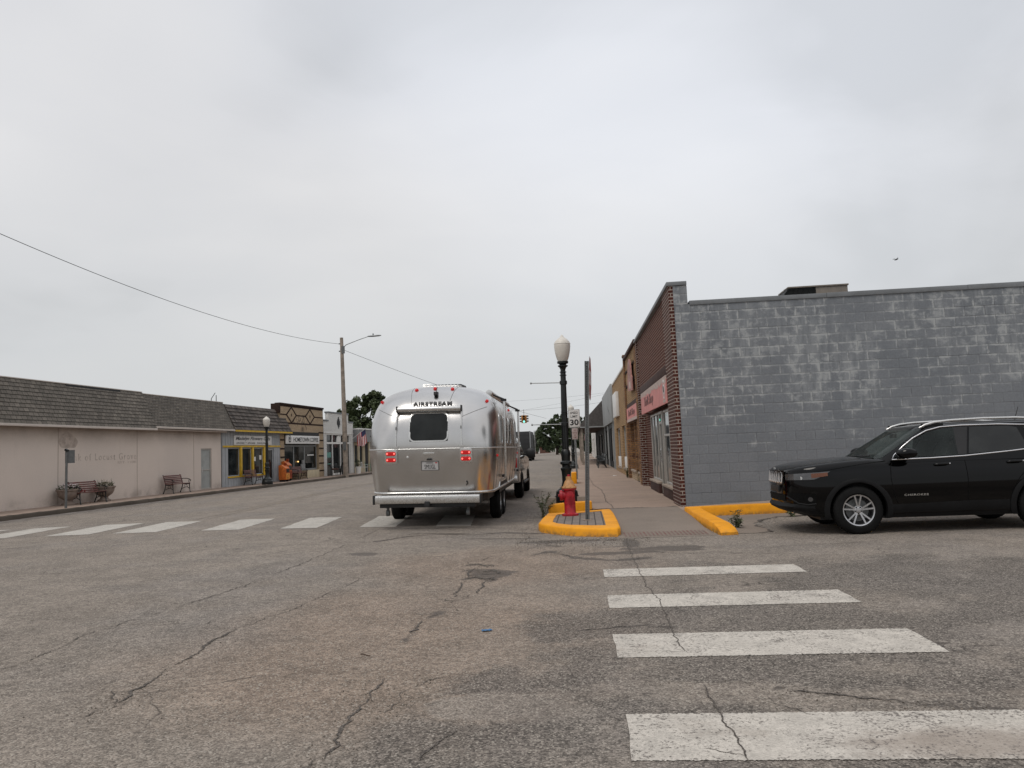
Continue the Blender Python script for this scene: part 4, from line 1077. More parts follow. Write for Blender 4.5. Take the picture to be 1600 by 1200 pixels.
MB().prism(pts, 'y', .045, .115).build('fanlight', M['white_paint'], f)
m = MB(); m.box(Y(56.0), Y(56.9), .10, .13, 1.0, 1.06); m.box(Y(56.0), Y(56.9), .10, .13, 1.5, 1.9); m.build('shelf_display', M['teal'], f)
shell(ws, 0, LW, 18, 4.2, 'white_brick', 4.0)

# ------------------------------------------------------------------ low grey shop
gs = shopL('grey_shop', 'low grey shop with cream front posts and dark door beyond the white shop', 'building', 61.8)
Y = lambda y: y-61.8
LG = 9.0
MB().box(0, LG, -.5, .3, 2.68, 3.70).build('fascia', M['shop_grey'], gs)
MB().box(-.01, LG+.02, -.55, .4, 3.70, 3.80).build('coping', M['white_paint'], gs, bevel=.01)
facade(MB(), 0, LG, -.1, 2.68, [(.4,2.6,.5,2.5),(3.1,4.9,.14,2.6),(5.6,8.4,.5,2.4)], .15, .05).build('front_wall', M['cream'], gs)
window(gs, .4, 2.6, .5, 2.5, .1, 'cream', 'glass', .07, mull=(1.5,))
window(gs, 5.6, 8.4, .5, 2.4, .1, 'cream', 'glass', .07, mull=(7.,))
MB().box(3.1, 4.9, .12, .16, .14, 2.6).build('door', M['dark_front'], gs)
for x in (.1, 2.85, 5.2): MB().box(x-.07, x+.07, -.45, -.31, .1, 2.68).build('post', M['cream'], gs, bevel=.01)
m = MB(); m.box(2.9, 3.0, -.53, -.5, 3.1, 3.2); m.box(3.25, 3.35, -.53, -.5, 3.15, 3.25); m.box(.8, 1.1, -.56, -.5, 2.86, 2.95); m.build('wall_lamp', M['dark_trim'], gs)
shell(gs, 0, LG, 16, 3.6, 'shop_grey', 3.4)
# ------------------------------------------------------------------ benches: cast ends, hardwood slats
def bench_end(s=1):
    m = MB()
    m.tube([(0,-.27,.0),(0,-.235,.05),(0,-.22,.2),(0,-.205,.34),(0,-.22,.425)], [.034,.022,.020,.022,.026], 7)           # front leg
    m.tube([(0,.27,.0),(0,.25,.06),(0,.19,.2),(0,.15,.33),(0,.155,.45),(0,.20,.62),(0,.255,.80),(0,.285,.87)], [.034,.022,.02,.02,.022,.02,.02,.028], 7)
    m.tube([(0,-.22,.41),(0,-.05,.395),(0,.155,.41)], .022, 7)
    m.tube([(0,-.215,.17),(0,-.1,.26),(0,.02,.24),(0,.19,.18)], .015, 6)
    m.tube([(0,-.1,.26),(0,-.08,.34),(0,-.03,.40)], .012, 6); m.tube([(0,.02,.24),(0,.03,.33),(0,.0,.40)], .012, 6)
    return m
def bench_arm():
    m = MB()
    m.tube([(0,.22,.66),(0,.10,.67),(0,-.08,.66),(0,-.20,.63),(0,-.27,.58),(0,-.26,.53),(0,-.225,.53)], .017, 7)
    m.tube([(0,-.21,.43),(0,-.17,.52),(0,-.20,.63)], .015, 6)
    return m
def make_bench(label, group, loc, rz, wd=1.3, slat='slat'):
    b = thing('park_bench', label, 'bench', loc, rz, group)
    m = MB()
    for i in range(4): m.box(-wd/2, wd/2, -.235+i*.095, -.16+i*.095, .425, .45)
    m.build('seat', M[slat], b, bevel=.006)
    m = MB()
    for i in range(5):
        z = .50+i*.08; y = .155+(z-.45)*.29
        m.obox((0, y-.01, z), (wd, .024, .058), Matrix.Rotation(-.28, 3, 'X'))
    m.build('backrest', M[slat], b, bevel=.005)
    for x in (-wd/2+.05, wd/2-.05):
        e = bench_end().fn(lambda a,c,d: (a+x, c, d)).build('end_frame', M['black_iron'], b, smooth=50)
        bench_arm().fn(lambda a,c,d: (a+x, c, d)).build('armrest', M['black_iron'], e, smooth=50)
    return b
def onL(y, off, z=.15): return (XL(y)+off, y, z)
GB = 'benches along the left pavement'
bn = make_bench('red slatted bench between the two flower urns in front of the bank', GB, onL(28.4, .75), LZ, 1.6)
dup(bn, onL(35.1, .45), LZ, 'red slatted bench standing alone near the bank door', GB, (.95,1,1))
dup(bn, onL(42.9, .5), LZ, 'red slatted bench under the yellow flower shop window', GB, (.9,1,1))
dup(bn, onL(49.5, .48), LZ, 'slatted bench in front of the coffee shop beside the orange boxes', GB, (.95,1,1))
GR = 'black benches on the right pavement'
bb = make_bench('black bench nearest the camera by the panel front shop', GR, (XR(49.9)-.62, 49.9, .12), RZ, 1.6, 'black_iron')
dup(bb, (XR(53.6)-.55, 53.6, .12), RZ, 'middle black bench further along the panel front', GR)
dup(bb, (XR(57.4)-.5, 57.4, .12), RZ, 'farthest black bench beside the porch', GR)

# ------------------------------------------------------------------ urns with flowers
def urn(label, loc, flowers):
    u = thing('flower_urn', label, 'planter', loc, 0, 'flower urns by the bank bench')
    MB().lathe([(.24,0),(.25,.05),(.17,.10),(.14,.17),(.20,.22),(.31,.30),(.37,.42),(.39,.52),(.43,.55),(.43,.60),(.39,.60),(.37,.54)], 28, cap=False).build('bowl', M['stone_urn'], u, smooth=40)
    MB().lathe([(.001,.56),(.385,.55)], 20, cap=False).build('soil', M['soil'], u)
    rnd = random.Random(len(label)); lv = MB()
    for i in range(260):
        q = rnd.uniform(0, 2*PI); r = .40*math.sqrt(rnd.random()); h = rnd.uniform(.58, .80)-.15*r
        p = Vector((r*math.cos(q), r*math.sin(q), h)); a = Euler((rnd.uniform(-1,1), rnd.uniform(-1,1), q)).to_matrix(); s = rnd.uniform(.03, .06)
        lv.add([p+a @ Vector(c) for c in ((-s*.4,0,0),(0,-s,0),(s*.4,0,0),(0,s,0))], [(0,1,2,3)])
    lv.build('leaves', M['leaf_weed'] if flowers else M['leaf_dry'], u, fix=False)
    if flowers:
        fl = MB()
        for i in range(46):
            q = rnd.uniform(0, 2*PI); r = .38*math.sqrt(rnd.random()); p = (r*math.cos(q), r*math.sin(q), rnd.uniform(.66, .82)-.1*r)
            fl.lathe([(.001,-.02),(.035,0),(.02,.02),(.001,.025)], 6, p)
        fl.build('blossoms', surf('petal_white', (.60,.52,.52), .7, var=.3, sc=20), u)
    else:
        fl = MB()
        for i in range(40):
            q = rnd.uniform(0, 2*PI); r = .33*math.sqrt(rnd.random()); b = Vector((r*math.cos(q), r*math.sin(q), .58)); fl.tube([b, b+Vector((rnd.uniform(-.1,.1), rnd.uniform(-.1,.1), rnd.uniform(.15,.34)))], [.006,.003], 4)
        fl.build('stems', M['leaf_dry'], u)
    return u
urn('stone urn with white blossoms half hidden by the sign post', onL(27.65, .5), True)
urn('stone urn with dry upright greenery right of the bank bench', onL(29.75, .48), False)
rnd = random.Random(2)
b = thing('red_flower', 'single dark red flower cluster on the bank bench', 'flower', onL(27.95, .80, .62))
m = MB()
for i in range(9): m.lathe([(.001,-.02),(.04,0),(.001,.03)], 6, (rnd.uniform(-.08,.08), rnd.uniform(-.1,.1), rnd.uniform(.0,.10)))
m.build('petals', surf('petal_red', (.22,.02,.02), .6), b)

# ------------------------------------------------------------------ street lamps
def make_lamp(label, loc, H=4.1, arm=True):
    t_ = thing('street_lamp', label, 'street lamp', loc, 0, 'black acorn street lamps')
    k = H/4.15
    MB().lathe([(.30,0),(.31,.03),(.30,.20),(.27,.24),(.26,.33),(.22,.37),(.17,.41),(.125,.46),(.105,.56),(.108,.70),(.118,.82),(.135,.86),(.135,.90),(.10,.93),(.10,.97),(.145,1.01),(.14,1.05),(.105,1.08),(.108,1.16),(.118,1.24),(.108,1.32),(.082,1.36),(.09,1.38)], 24).fn(lambda x,y,z:(x,y,z*k)).build('base', M['black_iron'], t_, smooth=32)
    m = MB(); n = 24; rings = []
    for (r, z) in [(.084,1.36),(.082,1.7),(.074,2.6),(.066,3.25),(.064,3.30)]:
        rings.append([((r*(1-.10*(j % 2)))*math.cos(2*PI*j/n), (r*(1-.10*(j % 2)))*math.sin(2*PI*j/n), z*k) for j in range(n)])
    m.loft(rings)
    for z in (2.22, 2.27, 3.18, 3.26): m.lathe([(.07,z-.015),(.085,z-.008),(.085,z+.008),(.07,z+.015)], 16).v
    m.build('column', M['black_iron'], t_, smooth=40)
    MB().lathe([(.062,3.28*k),(.062,3.34*k),(.085,3.40*k),(.125,3.43*k),(.125,3.45*k),(.08,3.46*k),(.10,3.49*k),(.135,3.50*k),(.14,3.55*k),(.05,3.56*k)], 24).build('capital', M['black_iron'], t_, smooth=40)
    g_ = MB().lathe([(.115,3.55*k),(.145,3.62*k),(.172,3.72*k),(.190,3.82*k),(.200,3.92*k),(.200,3.98*k),(.190,4.03*k),(.165,4.07*k),(.125,4.11*k),(.085,4.14*k),(.062,4.155*k),(.045,4.18*k),(.022,4.21*k),(.003,4.235*k)], 28).build('globe', M['globe'], t_, smooth=30)
    MB().lathe([(.199,3.985*k),(.206,3.99*k),(.205,4.0*k),(.192,4.015*k)], 28, cap=False).build('globe_rim', M['globe'], g_, smooth=40)
    if arm:
        for z in (3.02, 1.98):
            m = MB(); m.tube([(-.06,0,z*k),(-.80,0,z*k+.01)], .012, 6); m.lathe([(.001,-.83),(.026,-.82),(.026,-.79),(.001,-.78)], 8, (0,0,z*k+.01), 'x'); m.build('banner_arm', M['galv'], t_)
            MB().lathe([(.078,z*k-.05),(.092,z*k-.04),(.092,z*k+.04),(.078,z*k+.05)], 16).build('arm_clamp', M['black_iron'], t_)
    return t_
lp = make_lamp('black street lamp with white acorn globe standing behind the red hydrant', (-.47, 19.0, .14), 4.12); lp.rotation_euler = (0, .015, 0)
dup(lp, (-.72, 50.5, .12), 0, 'more distant street lamp on the right, its globe above the speed sign')
make_lamp('street lamp on the left pavement in front of the flower shop', (kx(42.3)-.36, 42.3, .15), 3.80, False)
ft = thing('lamp_footing', 'rough square concrete footing under the near street lamp', 'footing', (-.47, 19.0, 0))
m = MB().box(-.36, .36, -.36, .36, -.1, .14); m.build('block', M['pedestal'], ft, bevel=.03)
m = MB()
for sx in (-1, 1): m.box(sx*.36-.11, sx*.36+.11, -.55, -.37, -.05, .36)
m.build('corner_stub', M['pedestal'], ft, bevel=.02)

# ------------------------------------------------------------------ hydrant
hy = thing('fire_hydrant', 'red fire hydrant with faded orange bonnet on the kerbed island', 'fire hydrant', (-.345, 16.05, .137)); hy.scale = (.84, .84, .885)
MB().lathe([(.20,0),(.205,.02),(.20,.045),(.15,.06),(.138,.08),(.135,.27),(.142,.275),(.142,.30),(.135,.305),(.132,.58),(.15,.60),(.18,.605),(.18,.63),(.17,.635)], 26).build('barrel', M['hyd_red'], hy, smooth=35)
bo = MB().lathe([(.185,.635),(.187,.655),(.155,.67),(.135,.72),(.105,.79),(.075,.82),(.07,.83),(.07,.90),(.03,.905)], 24).build('bonnet', M['hyd_tan'], hy, smooth=35)
m = MB().prism([(.035*math.cos(i*2*PI/5), .035*math.sin(i*2*PI/5)) for i in range(5)], 'z', .905, .95); m.build('stem_nut', M['hyd_red'], bo)
for k in range(8):
    q = k*PI/4+.2; MB().lathe([(.018,.655),(.018,.675),(.001,.677)], 6, (.17*math.cos(q), .17*math.sin(q), 0)).build('bolt', M['hyd_tan'], bo)
m = MB().lathe([(.10,-.08),(.105,-.155),(.122,-.165),(.122,-.235),(.06,-.24),(.03,-.25),(.03,-.275)], 20, (0,0,.47), 'x'); m.build('pumper_nozzle', M['hyd_red'], hy, smooth=35)
m = MB().lathe([(.07,-.10),(.075,-.17),(.09,-.18),(.09,-.23),(.035,-.235),(.03,-.26)], 18, (.02,0,.48), 'y'); m.build('hose_nozzle', M['hyd_red'], hy, smooth=35)
m = MB().lathe([(.07,.10),(.075,.17),(.09,.18),(.09,.23),(.03,.26)], 18, (.02,0,.48), 'y'); m.build('hose_nozzle', M['hyd_red'], hy, smooth=35)
m = MB()
for i in range(9): m.lathe([(.010,-.005),(.014,0),(.010,.005)], 6, (.02+.006*math.sin(i*1.7), -.20+.006*i, .40-.022*i), 'y' if i % 2 else 'x')
m.build('chain', M['hyd_red'], hy)

# ------------------------------------------------------------------ signs
def u_post(h, w=.065, d=.035):
    m = MB(); q = [(-w/2-.012,0),(-w/2+.012,0),(-w/2+.022,d),(w/2-.022,d),(w/2-.012,0),(w/2+.012,0),(w/2+.004,.006),(w/2-.014,d+.006),(-w/2+.014,d+.006),(-w/2-.004,.006)]
    m.prism([(a, b) for a, b in q], 'z', 0, h); return m
M['post_hole'] = surf('post_hole', (.45,.46,.46), .6)
ss = thing('stop_sign', 'red stop sign seen edge on, on a perforated grey post in the island', 'road sign', (.0, 14.9, .137), rot=(0, .045, 0))
u_post(3.06, .06, .03).fn(lambda x,y,z: (x, y, z)).build('post', M['galv_dull'], ss)
# the web of the channel is at the back; a strip of punched holes reads from the front
m = MB(); z = .12
while z < 3.04: m.box(-.0055, .0055, .0290, .0299, z-.007, z+.007); z += .032
m.build('punched_hole', M['post_hole'], ss)
MB().box(-.075, .075, -.06, .06, 0, .012).build('foot_plate', M['walk'], ss)
m = MB().tube([(-.015,.045,.0),(-.015,.045,.35)], .02, 6); m.build('anchor_stub', M['galv_dull'], ss)
M['stop_red'] = surf('stop_red', (.30,.075,.068), .45, var=.12, grime=.1)
R8 = .415/math.cos(PI/8)
def octa(r): return [(r*math.cos(PI/8+i*PI/4), r*math.sin(PI/8+i*PI/4)) for i in range(8)]
pl = MB().prism(octa(R8), 'y', -.003, .003)
SM = Matrix.Translation((.062,.02,2.72)) @ Matrix.Rotation(PI/2-.062, 4, 'Z')
sp_ = pl.xf(SM).build('sign_plate', M['galv'], ss)
MB().prism(octa(R8*.985), 'y', -.0045, -.003).xf(SM).build('white_border', M['sign_white'], sp_)
MB().prism(octa(R8*.945), 'y', -.006, -.0045).xf(SM).build('red_face', M['stop_red'], sp_)
text_mb('STOP', .62, .27, .001, .02).fn(lambda x,y,z: (x, y-.0072, z)).xf(SM).build('lettering', M['sign_white'], sp_)
m = MB()
for z in (2.42, 2.98): m.tube([(-.045,.02,z),(.06,.02,z)], .006, 6)
m.build('bolt', M['galv'], ss)

sg = thing('speed_limit_sign', 'white speed limit 30 sign with small no parking plate below it', 'road sign', (-.36, 34.0, .12))
u_post(3.05, .06, .03).build('post', M['galv'], sg)
pl = MB().box(-.255, .255, -.012, -.006, 2.26, 3.06).build('speed_plate', M['sign_white'], sg, bevel=.002)
frame(MB(), -.24, .24, 2.275, 3.045, -.0135, .014, .0015).build('border', M['letter_black'], pl)
move(text_mb('SPEED', .36, .105, .001, .012), 0, -.0145, 2.91).build('lettering', M['letter_black'], pl)
move(text_mb('LIMIT', .31, .105, .001, .012), 0, -.0145, 2.75).build('lettering', M['letter_black'], pl)
move(text_mb('30', .38, .26, .001, .03), 0, -.0145, 2.49).build('lettering', M['letter_black'], pl)
M['faded_plate'] = surf('faded_plate', (.42,.34,.32), .55, var=.12, grime=.15); M['faded_red'] = surf('faded_red', (.27,.12,.11), .6, var=.2)
pl = MB().box(-.13, .13, -.012, -.006, 1.74, 2.23).build('parking_plate', M['faded_plate'], sg, bevel=.002)
for s_, z, w_ in (('NO', 2.14, .10), ('PARKING', 2.03, .20), ('ANY', 1.93, .10), ('TIME', 1.83, .12)):
    move(text_mb(s_, w_, .055, .001, .01), 0, -.0145, z).build('lettering', M['faded_red'], pl)

bs = thing('parking_sign', 'small sign turned edge on atop a plain grey post by the left kerb', 'road sign', (kx(25.6)-.27, 25.6, .15))
MB().tube([(0,0,0),(.02,0,2.05)], .042, 8).build('post', M['galv_dull'], bs, smooth=40)
MB().obox((.10,.06,1.80), (.010,.30,.46), Matrix.Rotation(-.95, 3, 'Z')).build('sign_plate', M['galv_dull'], bs)
m = MB(); m.obox((.03,-.02,2.03), (.10,.10,.07), Matrix.Rotation(.5,3,'Y')); m.build('bracket', M['black_iron'], bs)
kb = thing('kerb_block', 'small upright yellow painted kerb block behind the hydrant', 'kerb block', (-.44, 30.0, 0)); kb.scale = (.68, 1, 1)
MB().prism([(-.16,-.05),(.16,-.05),(.15,.55),(-.14,.55)], 'y', -.15, .9).build('block', M['yellow'], kb, bevel=.03)

# ------------------------------------------------------------------ left pavement clutter
def newsbox(label, loc, body, low):
    n = thing('newspaper_box', label, 'newspaper box', loc, LZ, 'orange newspaper boxes')
    MB().prism([(-.25,.12),(.22,.12),(.22,1.0),(.05,1.04),(-.25,.82)], 'x', -.28, .28).build('cabinet', M[body], n, bevel=.015)
    MB().box(-.27, .27, -.262, -.252, .16, .50).build('lower_panel', M[low], n)
    f = frame(MB(), -.24, .24, .54, .80, -.262, .03, .012).build('door', M['rust_paint'], n); MB().box(-.21,.21,-.256,-.252,.57,.77).build('window', M['glass_dark'], f)
    for x in (-.22, .22): MB().box(x-.03, x+.03, -.2, .18, 0, .12).build('foot', M['black_iron'], n)
    MB().box(.1,.2,-.1,.05,1.0,1.14).build('coin_box', M['rust_paint'], n, bevel=.01)
    rnd = random.Random(3); m = MB()
    for i in range(7):
        x = rnd.uniform(-.22,.18); z = rnd.uniform(.18,.46); m.box(x, x+rnd.uniform(.03,.1), -.266, -.262, z, z+rnd.uniform(.02,.05))
    m.build('faded_sticker', M['rust_paint'], n)
    return n
newsbox('front amber and orange newspaper box at the corner of the coffee shop', onL(46.1, .9), 'orange_box', 'amber_box')
o = newsbox('taller rust orange newspaper box just behind the front one', onL(47.4, .5), 'orange_box', 'rust_paint'); o.scale = (1,1,1.22)
ab = thing('sandwich_board', 'black chalkboard sandwich board by the utility pole', 'sandwich board', onL(55.9, 1.15), LZ+.25)
MB().obox((0,-.12,.52), (.72,.03,1.0), Matrix.Rotation(-.17,3,'X')).build('front_board', M['dark_front'], ab, bevel=.01)
MB().obox((0,.12,.52), (.72,.03,1.0), Matrix.Rotation(.17,3,'X')).build('rear_board', M['dark_front'], ab, bevel=.01)
def cafe_chair(label, loc, rz, mat):
    c = thing('cafe_chair', label, 'chair', loc, rz, 'small chairs outside the left shops')
    MB().box(-.22,.22,-.22,.22,.43,.46).build('seat', M[mat], c, bevel=.01)
    m = MB()
    for i in range(5): m.tube([(-.18+i*.09,.2,.46),(-.18+i*.09,.27,.86)], .014, 5)
    m.tube([(-.22,.27,.86),(.22,.27,.86)], .02, 6); m.build('backrest', M[mat], c)
    for x in (-.19,.19):
        for y in (-.19,.19): MB().tube([(x*1.1,y*1.1,0),(x,y,.44)], .015, 5).build('leg', M[mat], c)
        MB().tube([(x*1.1,-.2,.46),(x*1.12,-.2,.65),(x*1.12,.24,.66)], .014, 5).build('armrest', M[mat], c)
    return c
cafe_chair('teal chair outside the low grey shop', onL(63.0, .8), LZ+.3, 'teal')
cafe_chair('white chair beside the teal chair outside the grey shop', onL(61.6, .9), LZ-.2, 'offwhite')
cafe_chair('dark chair nearest the chalkboard outside the white shop', onL(55.4, .7), LZ+.1, 'black_iron')
o = cafe_chair('black chair under the window of the white shop', onL(56.6, .6), LZ-.1, 'black_iron')
cb = thing('cushion', 'brown patterned cushion lying on the dark chair outside the white shop', 'cushion', onL(55.4, .75, .64), LZ)
MB().obox((0,0,0), (.42,.42,.12)).build('cushion_pad', surf('cushion_cloth', (.12,.07,.06), .9, var=.3, sc=10), cb, bevel=.05, seg=3)
tb = thing('flower_pot', 'white bucket with dark plant beside the utility pole', 'planter', onL(59.9, 1.0), 0)
MB().lathe([(.17,0),(.22,.55),(.20,.55)], 16).build('bucket', M['white_paint'], tb, smooth=40)
rnd = random.Random(6); m = MB()
for i in range(90):
    p = Vector((rnd.gauss(0,.12), rnd.gauss(0,.12), rnd.uniform(.55,1.05))); a = Euler((rnd.uniform(-1,1), rnd.uniform(-1,1), rnd.uniform(0,6))).to_matrix()
    m.add([p+a @ Vector(c) for c in ((-.03,0,0),(0,-.07,0),(.03,0,0),(0,.07,0))], [(0,1,2,3)])
m.build('leaves', M['leaf_tree'], tb, fix=False)
pt = thing('low_table', 'low pale wooden stand at the far end of the grey shop front', 'table', onL(65.2, .8), LZ)
MB().box(-.4,.4,-.25,.25,.42,.47).build('top', M['cream'], pt); 
for x in (-.35,.35):
    for y in (-.2,.2): MB().box(x-.03,x+.03,y-.03,y+.03,0,.42).build('leg', M['cream'], pt)
# flag on a slanted pole at the white shop
def flag(label, loc, rz, s=1.):
    f = thing('flag', label, 'flag', loc, rz, 'hanging flags')
    MB().tube([(0,.75*s,-.35*s),(0,-.35*s,.42*s)], .018*s, 6).build('pole', M['white_paint'], f)
    me = []; rows = []; nu, nv = 14, 16
    for i in range(nu+1):
        u = i/nu; row = []
        for j in range(nv+1):
            vv = j/nv
            # cloth hanging from the pole, gathered in folds
            x = .10*s*math.sin(u*9+vv*1.5)*(.3+vv*.7); y = (-.32+u*.62-vv*.06)*s; z = (.40-u*.43)*s-(1.0+.15*math.sin(u*5))*vv*s*.95
            row.append((x, y, z))
        rows.append(row)
    m = MB().grid(rows); o = m.build('cloth', M['sign_white'], f, fix=False, uv=False)
    uv = o.data.uv_layers.new(name='UVMap')
    for p in o.data.polygons:
        for li in p.loop_indices:
            k = o.data.loops[li].vertex_index; uv.data[li].uv = ((k//(nv+1))/nu, (k % (nv+1))/nv)
    o.data.polygons.foreach_set('use_smooth', [True]*len(o.data.polygons))
    t = NT('flag_cloth'); v = t.co('UV'); sx = t.n('SeparateXYZ', {0: v})
    st = t.math('GREATER_THAN', t.math('FRACT', t.math('MULTIPLY', sx.outputs[0], 6.5)), .5)
    c = t.mix(st, (.42,.05,.055), (.62,.58,.57))
    can = t.math('MULTIPLY', t.math('LESS_THAN', sx.outputs[0], .46), t.math('LESS_THAN', sx.outputs[1], .36))
    c = t.mix(can, c, (.03,.035,.09))
    o.data.materials.clear(); o.data.materials.append(t.bsdf(t.scale_col(c, t.ramp(t.noise(v, 5, 3), .3, .7, .85, 1.1)), .8))
    return f
fl = flag('striped red and white flag hanging on the corner of the white shop', (XL(61.2)+.85, 61.2, 3.25), LZ, 1.15)
flag('small striped flag hanging from the shed porch on the right', (.15, 83, 2.95), 0, 1.0)

# ------------------------------------------------------------------ utility pole, wires
up = thing('utility_pole', 'weathered wooden utility pole with street light arm on the left pavement', 'utility pole', (kx(55)-.05, 55.0, .0))
MB().tube([(0,0,0),(-.04,0,5),(-.10,0,10.3)], [.19,.16,.12], 14).build('pole', M['wood_pole'], up, smooth=40)
m = MB().tube([(.02,0,9.55),(.25,-.02,9.75),(1.2,-.1,10.05),(2.0,-.2,10.25)], [.035,.03,.028,.026], 8); ar = m.build('lamp_arm', M['galv'], up, smooth=40)
m = MB().loft([[(2.0+dx, -.2+w*math.cos(q), 10.26+.02*dx+h*math.sin(q)) for q in [i*PI/6 for i in range(12)]] for dx, w, h in ((-.06,.03,.03),(.0,.07,.05),(.3,.13,.07),(.75,.13,.06),(.95,.07,.03))]); hd = m.build('lamp_head', M['galv'], ar, smooth=40)
MB().lathe([(.04,0),(.04,.10),(.02,.13)], 10, (2.35,-.2,10.33)).build('photocell', M['black_iron'], hd)
m = MB()
for z in (9.85, 9.3): m.lathe([(.03,-.32),(.05,-.28),(.03,-.24),(.05,-.2),(.02,-.12)], 10, (0,0,z), 'x')
m.build('insulator', M['black_iron'], up); MB().box(-.08,.16,-.14,-.10,9.1,9.65).build('arm_bracket', M['galv_dull'], up)
MB().box(-.10,.1,-.24,-.15,2.0,2.6).build('meter_box', M['galv_dull'], up)
P0 = Vector((kx(55)-.36, 55.0, 9.85))
def wire(label, a, b, sag, r=.014):
    a, b = Vector(a), Vector(b); pts = []
    for i in range(41):
        f = i/40; p = a.lerp(b, f); p.z -= sag*4*f*(1-f); pts.append(p)
    o = MB().tube(pts, r, 5).build('overhead_wire', M['black_iron']); tag(o, label, 'wire'); return o
wire('long overhead wire sagging from the upper left to the utility pole', P0, (-21.5, 17.0, 11.2), 1.15, .013)
wire('overhead wire running down from the pole behind the silver trailer', (kx(55)+.05, 55.0, 9.35), (-4.5, 96, 5.2), .35, .014)
wire('faint span wire crossing the street at the traffic signal', (-18.5, 103, 7.2), (6, 107, 7.9), .75, .012)
wire('second faint wire above the traffic signal', (-19, 103, 8.2), (8, 107, 9.2), .5, .008)
wire('distant wire rising over the porch roof', (-9, 110, 7.0), (16, 90, 10), .3, .008)
# traffic signal
ts = thing('traffic_signal', 'yellow four way traffic signal showing green, hung over the street', 'traffic light', (-7.95, 105, 5.05))
M['signal_yellow'] = surf('signal_yellow', (.40,.17,.03), .5, var=.15)
G1 = emis('signal_green', (.25,1.,.85), 1.6)
for k in range(4):
    R_ = Matrix.Rotation(k*PI/2, 4, 'Z')
    h = MB().box(-.17,.17,-.36,-.12,0,1.05).xf(R_).build('signal_head', M['signal_yellow'], ts, bevel=.02)
    for i in range(3):
        z = .18+i*.345
        MB().lathe([(.001,-.37),(.13,-.368),(.14,-.36)], 14, (0,0,z), 'y').xf(R_).build('lens', G1 if (i == 0 and k % 2 == 0) else M['dark_trim'], h)
        v_ = MB(); v_.grid([[(.155*math.cos(q), y_, z+.155*math.sin(q)) for q in [-.3+j*(PI+.6)/12 for j in range(13)]] for y_ in (-.36,-.60)]); v_.xf(R_).build('visor', M['black_iron'], h)
MB().tube([(0,0,1.05),(0,0,1.85)], .03, 6).build('hanger', M['black_iron'], ts)

# ------------------------------------------------------------------ litter, bird, weeds
li = MB(); rows = []
for i in range(8):
    rows.append([(-.06+.12*i/7, -.035+.07*j/4, .006+.012*abs(math.sin(i*1.3+j*1.7))) for j in range(5)])
o = li.grid(rows).build('plastic_scrap', surf('blue_plastic', (.02,.13,.30), .4, var=.2), smooth=60); o.scale = (.75,.75,.6); o.location = (-.91, 6.71, 0.003); o.rotation_euler = (0,0,.3); tag(o, 'small scrap of bright blue plastic lying on the asphalt', 'litter')
o = MB().tube([(-.04,.02,.006),(-.01,.0,.01),(.02,-.03,.008),(.05,-.04,.006)], .005, 5).build('twig', M['bark']); o.location = (-1.74, 5.88, .03); tag(o, 'short dark curled twig lying on the road', 'twig')
bd = thing('bird', 'small dark bird flying above the grey wall', 'bird', (12.2, 30.0, 8.12), .3); bd.scale = (.6, .6, .6)
MB().loft([[(dx, r*math.cos(q), r*.9*math.sin(q)+dx*.35) for q in [i*PI/5 for i in range(10)]] for dx, r in ((-.16,.006),(-.10,.03),(-.02,.045),(.06,.04),(.11,.022),(.16,.004))]).build('body', M['dark_trim'], bd, smooth=60)
for s_ in (-1, 1): MB().add([(-.06,0,.0),(.05,0,.02),(-.02,s_*.2,.10),(-.10,s_*.26,.07)], [(0,1,2,3)]).build('wing', M['dark_trim'], bd)
def weed(label, loc, h, n, spread, mat='leaf_weed', seed=0):
    w_ = thing('weed', label, 'weed', loc); rnd = random.Random(seed); st = MB(); lv = MB()
    for i in range(n):
        q = rnd.uniform(0, 2*PI); L = h*rnd.uniform(.45, 1); tip = Vector((math.cos(q)*spread*rnd.random(), math.sin(q)*spread*rnd.random(), L))
        b = Vector((rnd.gauss(0,.03), rnd.gauss(0,.03), 0)); mid = (b+tip)/2+Vector((0,0,.1*h))
        st.tube([b, mid, tip], [.005,.004,.002], 4)
        for k in range(16):
            f = rnd.uniform(.12, 1); p = b.lerp(mid, f*2) if f < .5 else mid.lerp(tip, f*2-1)
            a = Euler((rnd.uniform(-.9,.9), rnd.uniform(-.9,.9), rnd.uniform(0, 6.3))).to_matrix(); s_ = rnd.uniform(.018,.042)
            lv.add([p+a @ Vector(c) for c in ((0,0,0),(s_*.35,s_*.8,.004),(0,s_*2,0),(-s_*.35,s_*.8,.004))], [(0,1,2,3)])
    st.build('stems', M['leaf_dry'], w_, fix=False); lv.build('leaves', M[mat], w_, fix=False); return w_
weed('tall straggly weed growing at the road edge left of the hydrant', (-.97, 17.25, 0), .62, 16, .34, seed=1)
weed('bushy green weed in the parking bay corner by the yellow kerb', (2.62, 14.0, .0), .32, 13, .20, seed=2)
weed('dark green tuft at the foot of the tan brick wall', (XR(33.4)-.12, 33.4, .12), .55, 12, .16, 'leaf_tree', seed=3)
weed('thin weed at the wheel of the black car', (4.0, 15.7, .0), .14, 6, .18, seed=5)
lt = MB().grid([[(-.08+.04*i, -.04+.03*j, .004+.01*((i*j) % 3)) for j in range(4)] for i in range(5)]).build('paper_scrap', M['sign_white']); lt.location = (XR(36)-.55, 36, .125); tag(lt, 'crumpled white paper scrap on the right pavement', 'litter')

